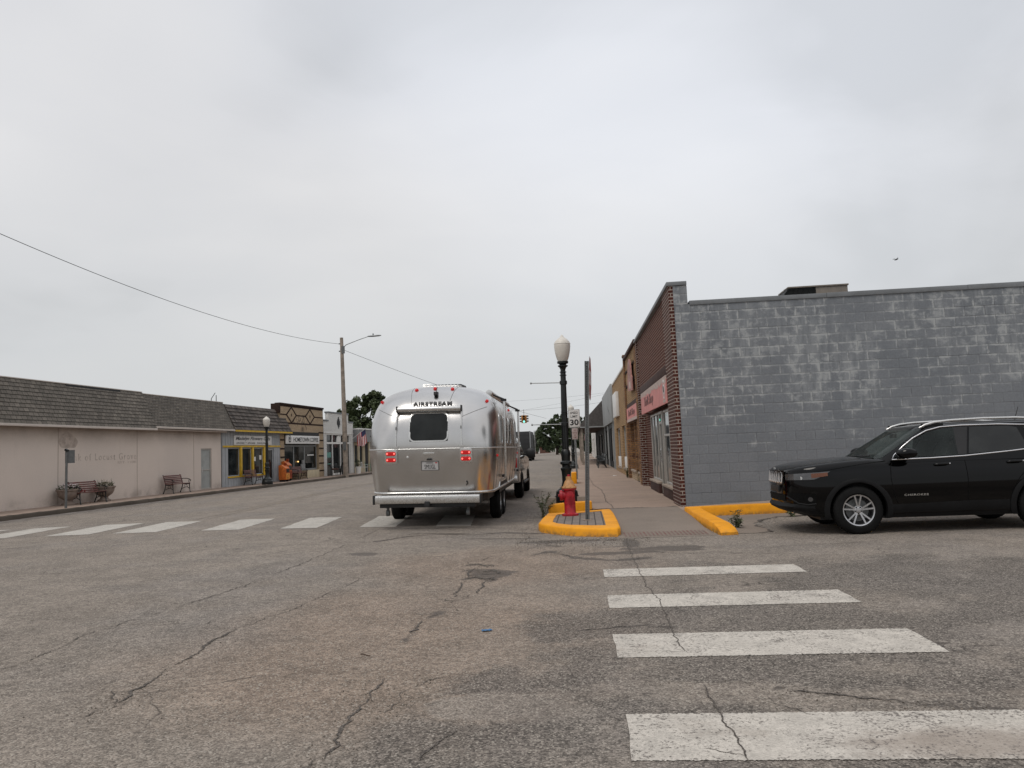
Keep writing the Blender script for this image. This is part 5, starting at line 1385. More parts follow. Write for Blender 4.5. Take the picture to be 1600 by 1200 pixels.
# loose grit and crumbs of asphalt gathered along the kerbs and in the broken patches
rnd = random.Random(33); m = MB()
def stone(x, y, s):
    z = zg(x)+s*.25; a = Euler((rnd.uniform(0,6), rnd.uniform(0,6), rnd.uniform(0,6))).to_matrix()
    P_ = [(s,0,0),(-s*.9,0,0),(0,s*.8,0),(0,-s*.8,0),(0,0,s*.6),(0,0,-s*.6)]
    m.add([Vector((x,y,z))+a @ Vector((p[0]*rnd.uniform(.7,1.2), p[1]*rnd.uniform(.7,1.2), p[2])) for p in P_], [(0,2,4),(2,1,4),(1,3,4),(3,0,4),(2,0,5),(1,2,5),(3,1,5),(0,3,5)])
for i in range(900): stone(rnd.uniform(-1.2, 1.0), 13.0-abs(rnd.gauss(0,.5))+.25*rnd.random(), rnd.uniform(.004,.013))
for i in range(500): stone(-1.0-abs(rnd.gauss(0,.3)), rnd.uniform(13.2, 19), rnd.uniform(.004,.012))
for i in range(700): stone(rnd.uniform(2.7, 7.5), rnd.uniform(13.0, 15.8), rnd.uniform(.004,.012))
for i in range(700): stone(rnd.uniform(-6, 6), rnd.uniform(3, 12), rnd.uniform(.003,.008))
for k in ('pot_a','pot_b','pot_c','left_split','gutter_a','gutter_b','mid_split','patch_rim','low_right'):
    pts = WC[k][0]
    for i in range(150):
        j = rnd.randrange(len(pts)-1); f = rnd.random(); stone(pts[j][0]+(pts[j+1][0]-pts[j][0])*f+rnd.gauss(0,.09), pts[j][1]+(pts[j+1][1]-pts[j][1])*f+rnd.gauss(0,.09), rnd.uniform(.003,.009))
o = m.build('loose_grit', surf('grit_stone', (.17,.145,.122), .9, var=.6, sc=9), fix=False, uv=False); tag(o, 'loose grit and asphalt crumbs scattered along kerbs and cracks', 'grit', kind='stuff')

# ------------------------------------------------------------------ trees
def tree(label, loc, H, blobs, leaf, n, mat, group=None, tr=.3, seed=0):
    t_ = thing('tree', label, 'tree', loc, 0, group); rnd = random.Random(seed)
    tk = MB().tube([(0,0,-.2),(.05,0,H*.2),(-.05,.1,H*.42),(.0,0,H*.62)], [tr,tr*.8,tr*.6,tr*.3], 9)
    for (bx, by, bz, r) in blobs: tk.tube([(0,0,H*rnd.uniform(.25,.4)), (bx*.5,by*.5,(bz+H*.35)*.5+.3), (bx,by,bz)], [tr*.42,tr*.25,tr*.06], 6)
    tk.build('trunk', M['bark'], t_, smooth=60)
    lv = MB(); tot = sum(b[3]**2 for b in blobs)
    for (bx, by, bz, r) in blobs:
        # sub-clumps give ragged lobes with gaps
        k = max(6, int(9*r)); cl = []
        for i in range(k):
            d = Vector((rnd.gauss(0,1), rnd.gauss(0,1), rnd.gauss(0,.8))).normalized()*r*rnd.uniform(.45,1.)
            cl.append((Vector((bx,by,bz))+d, r*rnd.uniform(.14,.36)))
        for i in range(int(n*r*r/tot)):
            c, cr = rnd.choice(cl); d = Vector((rnd.gauss(0,1), rnd.gauss(0,1), rnd.gauss(0,.75))); d = d.normalized()*cr*rnd.random()**.45
            p = c+d; a = Euler((rnd.uniform(-1.3,1.3), rnd.uniform(-1.3,1.3), rnd.uniform(0, 6.3))).to_matrix(); s_ = leaf*rnd.uniform(.5,1.2)
            lv.add([p+a @ Vector(q) for q in ((-s_*.45,-s_*.1,0),(0,-s_*.7,.02),(s_*.45,.1*s_,0),(0,s_*.75,-.02))], [(0,1,2,3)])
    lv.build('crown', M[mat], t_, fix=False, uv=False); return t_
GT = 'broad trees behind the left shops'
tree('dense dark tree behind the white shop, right of the utility pole', (-26.3, 92, 0), 9.6, [(-1.4,0,7.5,1.6),(.9,.3,8.4,1.4),(-2.4,0,5.9,1.6),(.3,0,6.0,2.1),(2.3,0,6.6,1.7),(-3.6,.4,6.6,1.0),(3.2,0,5.0,1.7),(-.6,0,4.4,2.1),(-2.6,0,4.2,1.6),(1.6,0,4.2,2.0),(1.9,0,7.9,1.0)], .30, 26000, 'leaf_tree', GT, seed=11)
tree('lower dark tree half hidden behind the silver trailer', (-21.6, 94, 0), 9.0, [(.4,0,7.6,1.4),(-1.2,0,6.6,1.5),(1.4,0,6.0,1.6),(-.2,0,4.8,2.0),(-1.8,0,4.6,1.6)], .30, 13000, 'leaf_tree', GT, seed=12)
GF = 'distant trees at the end of the street'
tree('big distant tree over the street end left of the lamp column', (-5.2, 150, 0), 9, [(.0,0,6.6,1.6),(-2.2,0,5.3,1.6),(1.9,0,5.7,1.9),(.4,0,4.4,2.0),(-3.0,0,3.6,1.4),(2.4,0,3.6,1.9),(-1.4,0,3.0,1.8),(1.0,0,2.4,1.9),(-3.4,0,2.4,1.5),(3.4,0,2.4,1.7),(3.2,0,4.6,1.7)], .42, 26000, 'leaf_far', GF, seed=13)
tree('rounded distant tree right of the lamp column', (1.2, 158, 0), 9, [(-1.2,0,5.8,2.0),(.8,0,5.4,1.9),(-.4,0,3.9,2.1),(1.8,0,3.4,1.9),(-2.0,0,3.0,1.9),(0,0,2.0,2.0),(2.6,0,2.2,1.8)], .42, 18000, 'leaf_far', GF, seed=14)
tree('small pale tree at the far left end of the street', (-11.5, 190, 0), 6, [(0,0,4.0,1.6),(1.8,0,3.4,1.5),(-1.4,0,2.9,1.4),(.5,0,2.2,1.6)], .4, 6000, 'leaf_far', GF, seed=15)
tree('small tree poking above the shed porch roof', (6.2, 75, 0), 7.2, [(0,0,5.9,.8),(.5,.2,5.3,.9),(-.5,0,4.8,.9)], .22, 4000, 'leaf_far', GF, .15, seed=16)
# far wooded edge
m = MB(); rnd = random.Random(21)
for i in range(15000):
    x = rnd.uniform(-75, 45); y = 236+rnd.uniform(0, 14); top = 2.4+2.6*abs(noise.noise(Vector((x*.09, 0, 2))))+1.0*noise.noise(Vector((x*.4, 1, 2)))
    p = Vector((x, y, max(.1, top)*rnd.random()**.6)); a = Euler((rnd.uniform(-1.3,1.3), rnd.uniform(-1.3,1.3), rnd.uniform(0, 6.3))).to_matrix(); s_ = rnd.uniform(.3,.7)
    m.add([p+a @ Vector(q) for q in ((-s_*.5,-s_*.1,0),(0,-s_*.7,.02),(s_*.5,.1*s_,0),(0,s_*.75,-.02))], [(0,1,2,3)])
o = m.build('distant_woods', M['leaf_far'], fix=False, uv=False); tag(o, 'low hazy band of woods closing off the far end of the street', 'woods', kind='stuff')
# small buildings and parked cars at the end of the street
def far_house(label, loc, w_, d_, h_, wall, roof):
    b = thing('small_house', label, 'house', loc, 0)
    facade(MB(), -w_/2, w_/2, 0, h_, [(-w_*.3,-w_*.1,.9,h_*.8),(.0,.9,0,h_*.8),(w_*.22,w_*.4,.9,h_*.8)], .1).build('front_wall', wall, b)
    MB().box(-w_/2, w_/2, .1, d_, 0, h_).build('wall', wall, b)
    MB().prism([(-w_/2-.3,h_),(w_/2+.3,h_),(0,h_+w_*.2)], 'y', -.3, d_+.3).build('roof', roof, b)
    MB().box(-w_*.3, -w_*.1, .06, .09, .9, h_*.8).build('window', M['glass_dark'], b); MB().box(w_*.22, w_*.4, .06, .09, .9, h_*.8).build('window', M['glass_dark'], b); MB().box(0,.9,.06,.09,0,h_*.8).build('door', M['offwhite'], b)
far_house('small dark red house below the distant trees', (-12.6, 205, 0), 7, 6, 2.0, M['brick_red'], M['dark_roof'])
far_house('low pale house at the end of the street', (-3.5, 215, 0), 9, 6, 1.9, M['offwhite'], M['dark_roof'])
far_house('low grey shed at the left street end', (-20, 210, 0), 8, 6, 2.0, M['shop_grey'], M['dark_roof'])
# ------------------------------------------------------------------ shared vehicle helpers
def rrect(hw, y0, y1, r, m=9, ks=14, ke=8):
    """rounded rectangle outline, fixed vertex count, counter-clockwise from the front right side"""
    r = max(.002, min(r, hw-.001, (y1-y0)/2-.001)); P = []
    def line(a, b, k):
        for i in range(k): P.append((a[0]+(b[0]-a[0])*i/k, a[1]+(b[1]-a[1])*i/k))
    def arc(cx, cy, a0):
        for i in range(m): q = a0+PI/2*i/m; P.append((cx+r*math.cos(q), cy+r*math.sin(q)))
    line((hw, y0+r), (hw, y1-r), ks); arc(hw-r, y1-r, 0)
    line((hw-r, y1), (-hw+r, y1), ke); arc(-hw+r, y1-r, PI/2)
    line((-hw, y1-r), (-hw, y0+r), ks); arc(-hw+r, y0+r, PI)
    line((-hw+r, y0), (hw-r, y0), ke); arc(hw-r, y0+r, 1.5*PI)
    return P
def wheel(parent, loc, R, W, side, rimR, spokes=10, mat='alu', name='wheel', hub=.045):
    """axle along local x; side = +1 shows the rim towards +x"""
    w_ = bpy.data.objects.new(name, None); COL.objects.link(w_); w_.parent = parent; w_.location = loc; w_.empty_display_size = .1
    h = W/2
    prof = [(rimR*.97,-h*.8),(rimR*1.06,-h*.98),(R*.88,-h*1.0),(R*.965,-h*.82),(R,-h*.62),(R,h*.62),(R*.965,h*.82),(R*.88,h*1.0),(rimR*1.06,h*.98),(rimR*.97,h*.8)]
    n = 44; m = MB()
    m.lathe(prof, n, (0,0,0), 'x', cap=False)
    # tread blocks
    for k in range(n):
        q = 2*PI*(k+.25)/n
        for xo in (-h*.45, -h*.15, h*.15, h*.45):
            c = Vector((xo, (R+.002)*math.cos(q+xo*2), (R+.002)*math.sin(q+xo*2)))
            m.obox(c, (h*.24, R*2*PI/n*.62, .010), Matrix.Rotation(q+xo*2-PI/2, 3, 'X'))
    m.build('tyre', M['rubber'], w_, smooth=40)
    s = side; m = MB()
    f = h*.74*s
    m.lathe([(rimR*.985, f),(rimR*.97, f+.012*s),(rimR*.90, f+.006*s),(rimR*.88, f-.03*s),(rimR*.86,-h*.6*s)], n, (0,0,0), 'x', cap=False)
    for k in range(spokes//2):
        q0 = 2*PI*k/(spokes//2)+PI/2
        for dq in (-.17, .17) if spokes > 6 else (0,):
            a = Vector((f-.022*s, hub*1.25*math.cos(q0+dq*.9), hub*1.25*math.sin(q0+dq*.9))); b = Vector((f-.004*s, rimR*.91*math.cos(q0+dq*1.25), rimR*.91*math.sin(q0+dq*1.25)))
            m.beam(a, b, rimR*.095, .026, up=(1,0,0))
    m.lathe([(hub*1.7, f-.05*s),(hub*1.6, f-.018*s),(hub*.8, f-.010*s),(hub*.7, f-.002*s),(.001, f)], 20, (0,0,0), 'x')
    m.build('rim', M[mat], w_, smooth=32)
    MB().lathe([(rimR*.70,-h*.1*s),(rimR*.70, f-.075*s),(.02, f-.076*s)], 28, (0,0,0), 'x').build('brake_disc', M['galv_dull'], w_, smooth=40)
    MB().lathe([(rimR*.90,-h*.5*s),(rimR*.88,-h*.3*s),(.01,-h*.29*s)], 24, (0,0,0), 'x').build('wheel_inner', M['black_plastic'], w_)
    m = MB()
    for k in range(5):
        q = 2*PI*k/5+PI/2+PI/5; m.lathe([(.013, f-.03*s),(.013, f-.008*s),(.002, f-.006*s)], 6, (0, hub*1.15*math.cos(q), hub*1.15*math.sin(q)), 'x')
    m.build('lug_nut', M['black_iron'], w_)
    return w_

# ------------------------------------------------------------------ silver travel trailer
def skin_mat():
    t = NT('trailer_skin'); v = t.co()
    n1 = t.noise(v, .9, 3, .5); n2 = t.noise(v, 5, 3, .5)
    sv = t.n('Mapping', {'Vector': v, 'Scale': (4, 4, 140)}).outputs[0]; br = t.noise(sv, 2, 3, .6)
    c = t.scale_col((.57,.56,.548), t.ramp(n1, .3, .7, .93, 1.05))
    c = t.scale_col(c, t.ramp(br, .3, .7, .97, 1.03))
    r = t.math('ADD', t.ramp(n2, .3, .7, .20, .245), t.math('MULTIPLY', br, .04))
    return t.bsdf(c, r, 1., t.bump(t.noise(v, .8, 2, .4), .12, .04))
M['skin'] = skin_mat()
M['skin_trim'] = surf('skin_trim', (.62,.615,.60), .3, .9, var=.06)
M['seam'] = surf('seam', (.17,.165,.16), .5, .6, var=.1)
M['tail_red'] = emis('tail_red', (1.,.02,.02), .26, (.30,.008,.010)); M['tail_bright'] = emis('tail_bright', (1.,.16,.13), 1.5)
M['red_lens'] = surf('red_lens', (.45,.025,.025), .2, var=.1)
tr = thing('travel_trailer', 'polished silver rounded travel trailer seen from behind, red tail lights lit', 'trailer', (-3.16, 17.45, .045), rot=(0, .020, rad(1.1)))
ZB, ZT, Z0, HW, YR, YF = 1.58, 2.915, .68, 1.315, -2.28, 4.95
def tp(z):
    """half width, rear and front offset, corner radius of the shell at height z"""
    if z <= ZB:
        k = (ZB-z)/(ZB-Z0); hw = HW-.085*k**1.5; off = .115*k**1.25; return hw, off, off*3, .52
    t_ = min(1, (z-ZB)/(ZT-ZB))
    hw = HW*(1-t_**4.6)**(1/3.7); off = 1.15*(1-(1-t_**2.15)**(1/2.2)); return hw, off, off*1.25, .52+.35*t_
def shell_ring(z, g=0.):
    hw, o, f, r = tp(z); return [(x, y, z) for x, y in rrect(hw+g, YR+o-g, YF-f+g, r+g, 10, 16, 9)]
def rear_y(x, z):
    hw, o, f, r = tp(z); r = min(r, hw-.001); e = abs(x)-(hw-r)
    return YR+o+(r-math.sqrt(max(0, r*r-e*e)) if e > 0 else 0)
zs = [Z0, .9, 1.15, 1.4, ZB]+[ZB+(ZT-ZB)*(1-(1-i/26)**1.9) for i in range(1, 27)]
m = MB().loft([shell_ring(min(z, ZT-.0008)) for z in zs])
m.build('body_shell', M['skin'], tr, smooth=35)
def ringtrim(z, r, mat, name, flat=1.):
    hw, o, f, rr = tp(z); q = rrect(hw+.002, YR+o-.002, YF-f+.002, rr, 10, 16, 9)
    MB().tube([(x, y, z) for x, y in q], r, 8, closed=True).build(name, M[mat], tr, smooth=50)
ringtrim(ZB, .013, 'skin_trim', 'belt_rail'); ringtrim(Z0+.02, .028, 'skin_trim', 'lower_rail')
hw, o, f, rr = tp(Z0)
MB().prism(rrect(hw-.12, YR+.25, YF-.2, .4, 8, 6, 6), 'z', .52, Z0-.005).build('underbody', M['black_plastic'], tr)
# panel seams of the rear dome
m = MB()
for sgn in (-1, 1):
    pts = []
    for i in range(25):
        z = 2.42+(2.885-2.42)*i/24; x = sgn*(.47+.10*((2.89-z)/.47)*(-1)+.0); pts.append((x, rear_y(x, z)-.001, z))
    m.tube(pts, .0045, 5).build('panel_seam', M['seam'], tr); m = MB()
    pts = []
    for i in range(25):
        f_ = i/24; x = sgn*(.67+(1.13-.67)*f_); z = 2.22+.20*f_; pts.append((x, rear_y(x, z)-.001, z))
    m.tube(pts, .0045, 5).build('panel_seam', M['seam'], tr); m = MB()
    m.tube([(sgn*.66, rear_y(.66, z)-.001, z) for z in (1.62, 1.8, 2.0, 2.2, 2.36)], .003, 4).build('panel_seam', M['seam'], tr); m = MB()
m = MB(); rnd = random.Random(9)
for x in [i*.055-.9 for i in range(34)]:
    m.lathe([(.004,-.002),(.001,-.004)], 5, (x, rear_y(x, 1.53), 1.53), 'y')
    m.lathe([(.004,-.002),(.001,-.004)], 5, (x, rear_y(x, .79), .79), 'y')
m.build('rivet', M['seam'], tr)
# rear window
def rr2(cx, cz, w_, h_, r, k=7):
    P = []
    for (sx, sz, a0) in ((1,1,0),(-1,1,PI/2),(-1,-1,PI),(1,-1,1.5*PI)):
        for i in range(k+1): q = a0+PI/2*i/k; P.append((cx+sx*(w_/2-r)+r*math.cos(q), cz+sz*(h_/2-r)+r*math.sin(q)))
    return P
def on_rear(m, off): return m.fn(lambda x,y,z: (x, rear_y(x, z)+y-off, z))
A_, B_ = rr2(.0, 2.02, .80, .60, .12), rr2(.0, 2.02, .74, .54, .09)
m = MB(); n = len(A_)
m.add([(x,-.0,z) for x,z in A_]+[(x,-.018,z) for x,z in A_]+[(x,-.018,z) for x,z in B_]+[(x,.0,z) for x,z in B_], [(a+i, a+(i+1)%n, b+(i+1)%n, b+i) for a, b in ((0,n),(n,2*n),(2*n,3*n)) for i in range(n)])
wf = on_rear(m, .0).build('rear_window', M['skin_trim'], tr, smooth=40)
m = MB(); zz = [2.02+.285*(i/10-.5)*2 for i in range(11)]
m.grid([[(x*.385, -.010, z) for x in [j/8*2-1 for j in range(9)]] for z in zz]); on_rear(m, 0).build('pane', M['glass_dark'], wf, smooth=60)
# awning over the rear window
ya = rear_y(0, 2.38)-.075
aw = MB().lathe([(.02,-.66),(.052,-.655),(.056,-.64),(.056,.64),(.052,.655),(.02,.66)], 18, (.0, ya, 2.385), 'x').build('rear_awning', M['skin_trim'], tr, smooth=40)
for sgn in (-1, 1):
    m = MB(); m.box(sgn*.655-.014, sgn*.655+.014, ya-.06, ya+.07, 2.32, 2.45); m.build('end_cap', M['black_plastic'], aw, bevel=.01)
    m = MB(); m.tube([(sgn*.655, ya, 2.33),(sgn*.66, rear_y(.66,2.05)-.03, 2.05),(sgn*.665, rear_y(.66,1.65)-.02, 1.645)], .013, 6); m.box(sgn*.665-.045, sgn*.665+.045, rear_y(.66,1.64)-.03, rear_y(.66,1.64)+.02, 1.62, 1.645); m.build('support_arm', M['skin_trim'], aw)
    m = MB(); m.obox((sgn*.657, rear_y(.66,2.0)-.045, 2.0), (.014,.02,.06)); m.build('arm_latch', M['black_plastic'], aw)
# lettering, camera, lights, plate
text_mb('AIRSTREAM', .80, .075, .006, .028, 0, 1.12).fn(lambda x,y,z: (x+.045, rear_y(x+.045, z+2.505)+y-.024, z+2.505+.012*(x/.4)**2*0)).build('lettering', M['letter_black'], tr)
yc = rear_y(.09, 2.70)
m = MB(); m.box(.05,.13,yc-.10,yc+.05,2.68,2.75); m.tube([(.09,yc+.0,2.75),(.09,yc+.12,2.86)], .008, 6); m.lathe([(.03,-.10),(.032,-.12),(.02,-.125)], 12, (.09,yc,2.70), 'y'); m.build('rear_camera', M['black_plastic'], tr, bevel=.006)
for (x, z) in ((-.36,2.815),(.03,2.835),(.395,2.82)):
    y = rear_y(x, z); m = MB(); m.lathe([(.034,.03),(.04,-.01),(.036,-.04),(.018,-.06),(.002,-.066)], 12, (x, y, z), 'y'); m.build('marker_light', M['tail_red'], tr, smooth=40)
for x, z in ((-1.10,2.58),(1.12,2.55)):
    y = rear_y(x, z); MB().lathe([(.03,.04),(.036,-.01),(.03,-.05),(.002,-.06)], 12, (x, y, z), 'y').build('marker_light', M['tail_red'], tr, smooth=40)
for sgn in (-1, 1):
    P = rr2(sgn*.755, 1.435, .25, .285, .045); m = MB().prism(P, 'y', -.045, .0); m = on_rear(m, 0)
    hs = m.build('tail_light', M['skin_trim'], tr, bevel=.008)
    for dz in (-.062, .062):
        m = MB().prism(rr2(sgn*.755-.005, 1.435+dz, .205, .082, .04), 'y', -.062, -.044); on_rear(m, 0).build('red_lamp', M['tail_red'], hs, bevel=.006)
        m = MB()
        for k in (-1, 1): m.lathe([(.018,-.0635),(.012,-.0665),(.001,-.0668)], 10, (sgn*.755-.005+k*.072, 0, 1.435+dz), 'y')
        on_rear(m, 0).build('lamp_glow', M['tail_bright'], hs)
m = MB().prism(rr2(-.0, 1.485, .235, .055, .026), 'y', -.012, 0); on_rear(m, 0).build('brake_lamp', M['skin_trim'], tr, bevel=.004)
m = MB().prism([(-.055,1.355),(.055,1.355),(.04,1.39),(-.04,1.39)], 'y', -.05, 0); m.fn(lambda x,y,z:(x+.01,y,z)); on_rear(m, 0).build('plate_lamp', M['black_plastic'], tr, bevel=.008)
pm = surf('plate_white', (.46,.45,.445), .5, var=.06)
m = MB().prism(rr2(.02, 1.245, .33, .175, .02), 'y', -.012, -.004); pl = on_rear(m, 0).build('licence_plate', pm, tr)
fm_ = frame(MB(), -.16, .20, 1.152, 1.338, -.018, .012, .016); on_rear(fm_, 0).build('plate_frame', M['seam'], pl)
m = text_mb('SMUGL', .225, .085, .001, -.002); move(m, .02, -.0145, 1.225); on_rear(m, 0).build('lettering', M['letter_black'], pl)
m = MB().box(-.06,.08,-.0135,-.0125,1.296,1.306); on_rear(m, 0).build('plate_line', M['letter_black'], pl); m = MB().box(.125,.165,-.0135,-.0125,1.292,1.312); on_rear(m, 0).build('plate_sticker', M['red_lens'], pl)
m = MB(); m.box(.735,.765,-.02,0,.90,.93); m.box(.755,.775,-.02,0,.86,.91); m.box(.735,.75,-.025,0,.84,.87); on_rear(m, 0).build('socket', M['black_plastic'], tr)
MB().lathe([(.02,0),(.025,-.006),(.015,-.01)], 12, (-.43, rear_y(.43,1.42), 1.42), 'y').build('socket', M['skin_trim'], tr)
# bumper and chassis
m = MB().prism([(-.12,.52),(.06,.52),(.06,.68),(-.10,.68),(-.13,.655),(-.13,.55)], 'x', -1.03, 1.05); m.fn(lambda x,y,z:(x, y+YR-.16, z))
bp = m.build('bumper', M['skin_trim'], tr, bevel=.015)
for x in (-1.05, 1.055): MB().box(x-.02, x+.02, YR-.30, YR-.09, .51, .69).build('bumper_cap', M['black_plastic'], bp, bevel=.015)
m = MB(); m.box(-.95,.95,YR-.2,YR-.05,.44,.515); m.box(-.9,-.8,YR,YF,.42,.52); m.box(.8,.9,YR,YF,.42,.52); m.box(-.04,.06,YR-.32,YR-.05,.45,.56); m.build('chassis', M['black_plastic'], tr, bevel=.008)
for sgn in (-.82, .78):
    m = MB(); m.tube([(sgn,YR-.05,.47),(sgn,YR-.05,.33)], .028, 8); m.lathe([(.06,-.03),(.065,0),(.06,.03)], 14, (sgn,YR-.05,.33), 'x'); m.build('roller', M['galv_dull'], tr)
# wheels, fender wells
for sgn in (-1, 1):
    for y in (.0, .93): wheel(tr, (sgn*1.115, y, .365), .365, .235, sgn, .215, 10, 'alu')
    xs_ = sgn*(tp(.75)[0]+.004)
    pts = [(-.62,.70),(-.46,.82),(-.36,.865),(1.29,.865),(1.40,.82),(1.56,.70)]
    m = MB(); m.tube([(xs_, y, z) for y, z in pts], .02, 8); m.build('fender_trim', M['skin_trim'], tr)
    m = MB().prism([(-.58,.60),(-.45,.80),(-.35,.845),(1.28,.845),(1.39,.80),(1.52,.60)], 'x', xs_-.004, xs_+.004); m.build('wheel_well', M['black_plastic'], tr)
def side_x(z): return tp(z)[0]
def on_side(m, sgn): return m.fn(lambda a,b,z: (sgn*(side_x(z)+a), b, z))
# side windows on both flanks, door on the right
for sgn in (-1, 1):
    for (y, w_, z, h_) in ((-.75,.62,1.98,.66),(.55,.9,1.98,.66),(1.75,.62,1.98,.66),(3.7,.62,1.98,.66)):
        A_, B_ = rr2(y, z, w_, h_, .1), rr2(y, z, w_-.06, h_-.06, .08); n = len(A_); m = MB()
        m.add([(.0,a,b) for a,b in A_]+[(.018,a,b) for a,b in A_]+[(.018,a,b) for a,b in B_]+[(.0,a,b) for a,b in B_], [(a+i, a+(i+1)%n, b+(i+1)%n, b+i) for a, b in ((0,n),(n,2*n),(2*n,3*n)) for i in range(n)])
        f_ = on_side(m, sgn).build('side_window', M['skin_trim'], tr, smooth=40)
        m = MB().grid([[(.009, y+(w_/2-.025)*(j/4-1), z+(h_/2-.03)*(i/4-1)) for j in range(9)] for i in range(9)]); on_side(m, sgn).build('pane', M['glass_dark'], f_, smooth=60)
A_ = rr2(2.75, 1.52, .66, 1.62, .12); m = MB(); m.tube([(sgn*0+.004, a, b) for a, b in A_], .008, 6, closed=True); on_side(m, 1).build('door_seam', M['seam'], tr)
m = MB()
for y in (-1.35, -.2, 1.15, 2.3, 3.2, 4.2):
    for sgn in (-1,1): MB().tube([(sgn*(side_x(z)+.001), y, z) for z in (.74,1.0,1.3,1.56,1.6,1.9,2.2,2.45,2.62)], .004, 4).build('panel_seam', M['seam'], tr)
for y, z in ((-1.62,1.42),(4.5,1.42)):
    m = MB().prism(rr2(y, z, .11, .05, .02), 'x', 0, .03); hw, o, f, r = tp(z); m.fn(lambda a,b,c: ((HW if b > 0 else HW-.012)+a, b, c)); m.build('side_marker', M['tail_red'], tr, bevel=.006)
m = MB().lathe([(.032,-.01),(.03,.03),(.002,.045)], 12, (side_x(2.55), 2.6, 2.55), 'x'); m.build('marker_light', M['tail_red'], tr)
# roof: air conditioner, vent, antenna, patio awning on the right
ac = MB().prism([(.0,2.86),(.12,3.07),(.9,3.09),(1.05,2.86)], 'x', -.34, .36); ac.build('roof_unit', M['black_plastic'], tr, bevel=.03)
m = MB()
for i in range(10): m.tube([(-.30+i*.075, -.85, 2.90),(-.30+i*.075, -.72, 2.985),(-.30+i*.075, .0, 3.0)], .010, 5)
for k in range(4): m.tube([(-.31, -.80+.2*k, 2.955+.012*k),(.385, -.80+.2*k, 2.955+.012*k)], .010, 5)
m.build('roof_rack', M['skin_trim'], tr)
m = MB(); m.tube([(-.36,-.5,2.86),(-.36,-.5,3.02)], .01, 6)
for k in range(3): m.tube([(-.44,-.5+.0,2.96+.03*k),(-.26,-.5,2.965+.03*k)], .007, 5)
m.build('tv_antenna', M['skin_trim'], tr)
sa = MB().lathe([(.03,-.62),(.07,-.61),(.075,-.58),(.075,4.45),(.07,4.48),(.03,4.49)], 16, (1.06, 0, 2.79), 'y').build('patio_awning', M['skin_trim'], tr, smooth=40)
m = MB(); m.box(.88,1.02,-.55,4.42,2.70,2.74); m.build('awning_rail', M['black_plastic'], sa)
for y, z0, z1 in ((-.28,.92,2.62),(4.40,.90,2.60)):
    m = MB(); x0 = HW+.03
    m.box(x0, x0+.05, y-.055, y+.055, z0, z1); m.build('awning_arm', M['skin_trim'], sa, bevel=.01)
    m = MB(); m.box(x0-.05, x0+.07, y-.07, y+.07, z1, z1+.05); m.tube([(x0+.02,y,z1+.04),(1.06,y,2.79)], .022, 6); m.box(x0-.06, x0, y-.05, y+.05, z0, z0+.06); m.build('arm_bracket', M['black_plastic'], sa)
m = MB(); m.tube([(1.12,2.0,2.72),(HW+.05,4.4,2.66)], .012, 6); m.build('awning_strut', M['black_plastic'], sa)
# tongue
m = MB(); m.tube([(-.6,YF-.2,.55),(0,YF+1.15,.55)], .06, 6); m.tube([(.6,YF-.2,.55),(0,YF+1.15,.55)], .06, 6); m.lathe([(.15,.62),(.15,1.02),(.08,1.1)], 14, (0,YF+.45,0)); m.build('tow_frame', M['black_plastic'], tr)

# ------------------------------------------------------------------ car paint etc
def paint(name, col, rough=.18, flake=0., coat=1.):
    t = NT(name); v = t.co()
    d = t.ramp(t.noise(v, 3.5, 6, .7), .4, .75); z = t.n('SeparateXYZ', {0: v}).outputs[2]
    dust = t.math('MULTIPLY', t.ramp(z, .25, .7, .030, .002), d)
    c = t.mix(dust, col, (.20,.165,.13))
    r = t.math('ADD', rough, t.math('MULTIPLY', dust, .8))
    return t.bsdf(c, r, flake, None, Coat_Weight=coat, Coat_Roughness=.04, IOR=1.5 if flake else 1.31)
M['paint_black'] = paint('paint_black', (.0009,.0009,.0012), .06, 0, .10)
M['paint_silver'] = paint('paint_silver', (.42,.41,.395), .28, .6)
M['cladding'] = surf('cladding', (.0065,.0065,.007), .6, var=.25, sc=5, bump=.05, bsc=150)
M['amber'] = surf('amber', (.13,.045,.02), .2, var=.1)
M['lens_dark'] = surf('lens_dark', (.055,.055,.058), .10, var=.3, sc=8, Coat_Weight=1.)
M['windscreen'] = glass_thin('windscreen', (.80,.88,.83), .38, (.024,.031,.028)); M['side_glass'] = glass_thin('side_glass', (.78,.84,.81), .45, (.026,.033,.032)); M['tint'] = glass_mat('tint', (.006,.007,.007), .05)

# ------------------------------------------------------------------ black SUV; local x from nose (0) to tail, y across (near side -), z up
jp = thing('parked_suv', 'shiny black four door SUV parked along the grey block wall', 'car', (3.19, 13.45, 0))
LEN = 4.62
def lerp_tab(tab, x):
    if x <= tab[0][0]: return tab[0][1]
    for (a, fa), (b, fb) in zip(tab, tab[1:]):
        if x <= b:
            t_ = (x-a)/(b-a); t_ = t_*t_*(3-2*t_) if False else t_; return fa+(fb-fa)*t_
    return tab[-1][1]
WP = [(0,.18),(.012,.36),(.035,.50),(.075,.61),(.14,.715),(.24,.805),(.42,.878),(.7,.912),(1.1,.925),(2.3,.93),(3.5,.925),(4.1,.90),(4.4,.86),(4.55,.80),(4.62,.68)]
ZTOP = [(0,.90),(.015,.985),(.04,1.03),(.09,1.064),(.18,1.09),(.35,1.116),(.62,1.146),(.95,1.173),(1.25,1.185),(1.5,1.17),(4.4,1.20),(4.55,1.16),(4.62,1.05)]
ZBOT = [(0,.50),(.04,.42),(.12,.34),(.3,.28),(.6,.25),(4.1,.26),(4.4,.33),(4.62,.48)]
def pz(z):   # tumble of the flank
    return lerp_tab([(.2,.93),(.30,.965),(.45,.985),(.62,1.),(.80,.998),(.93,.985),(1.02,.965),(1.10,.93),(1.2,.87)], z)
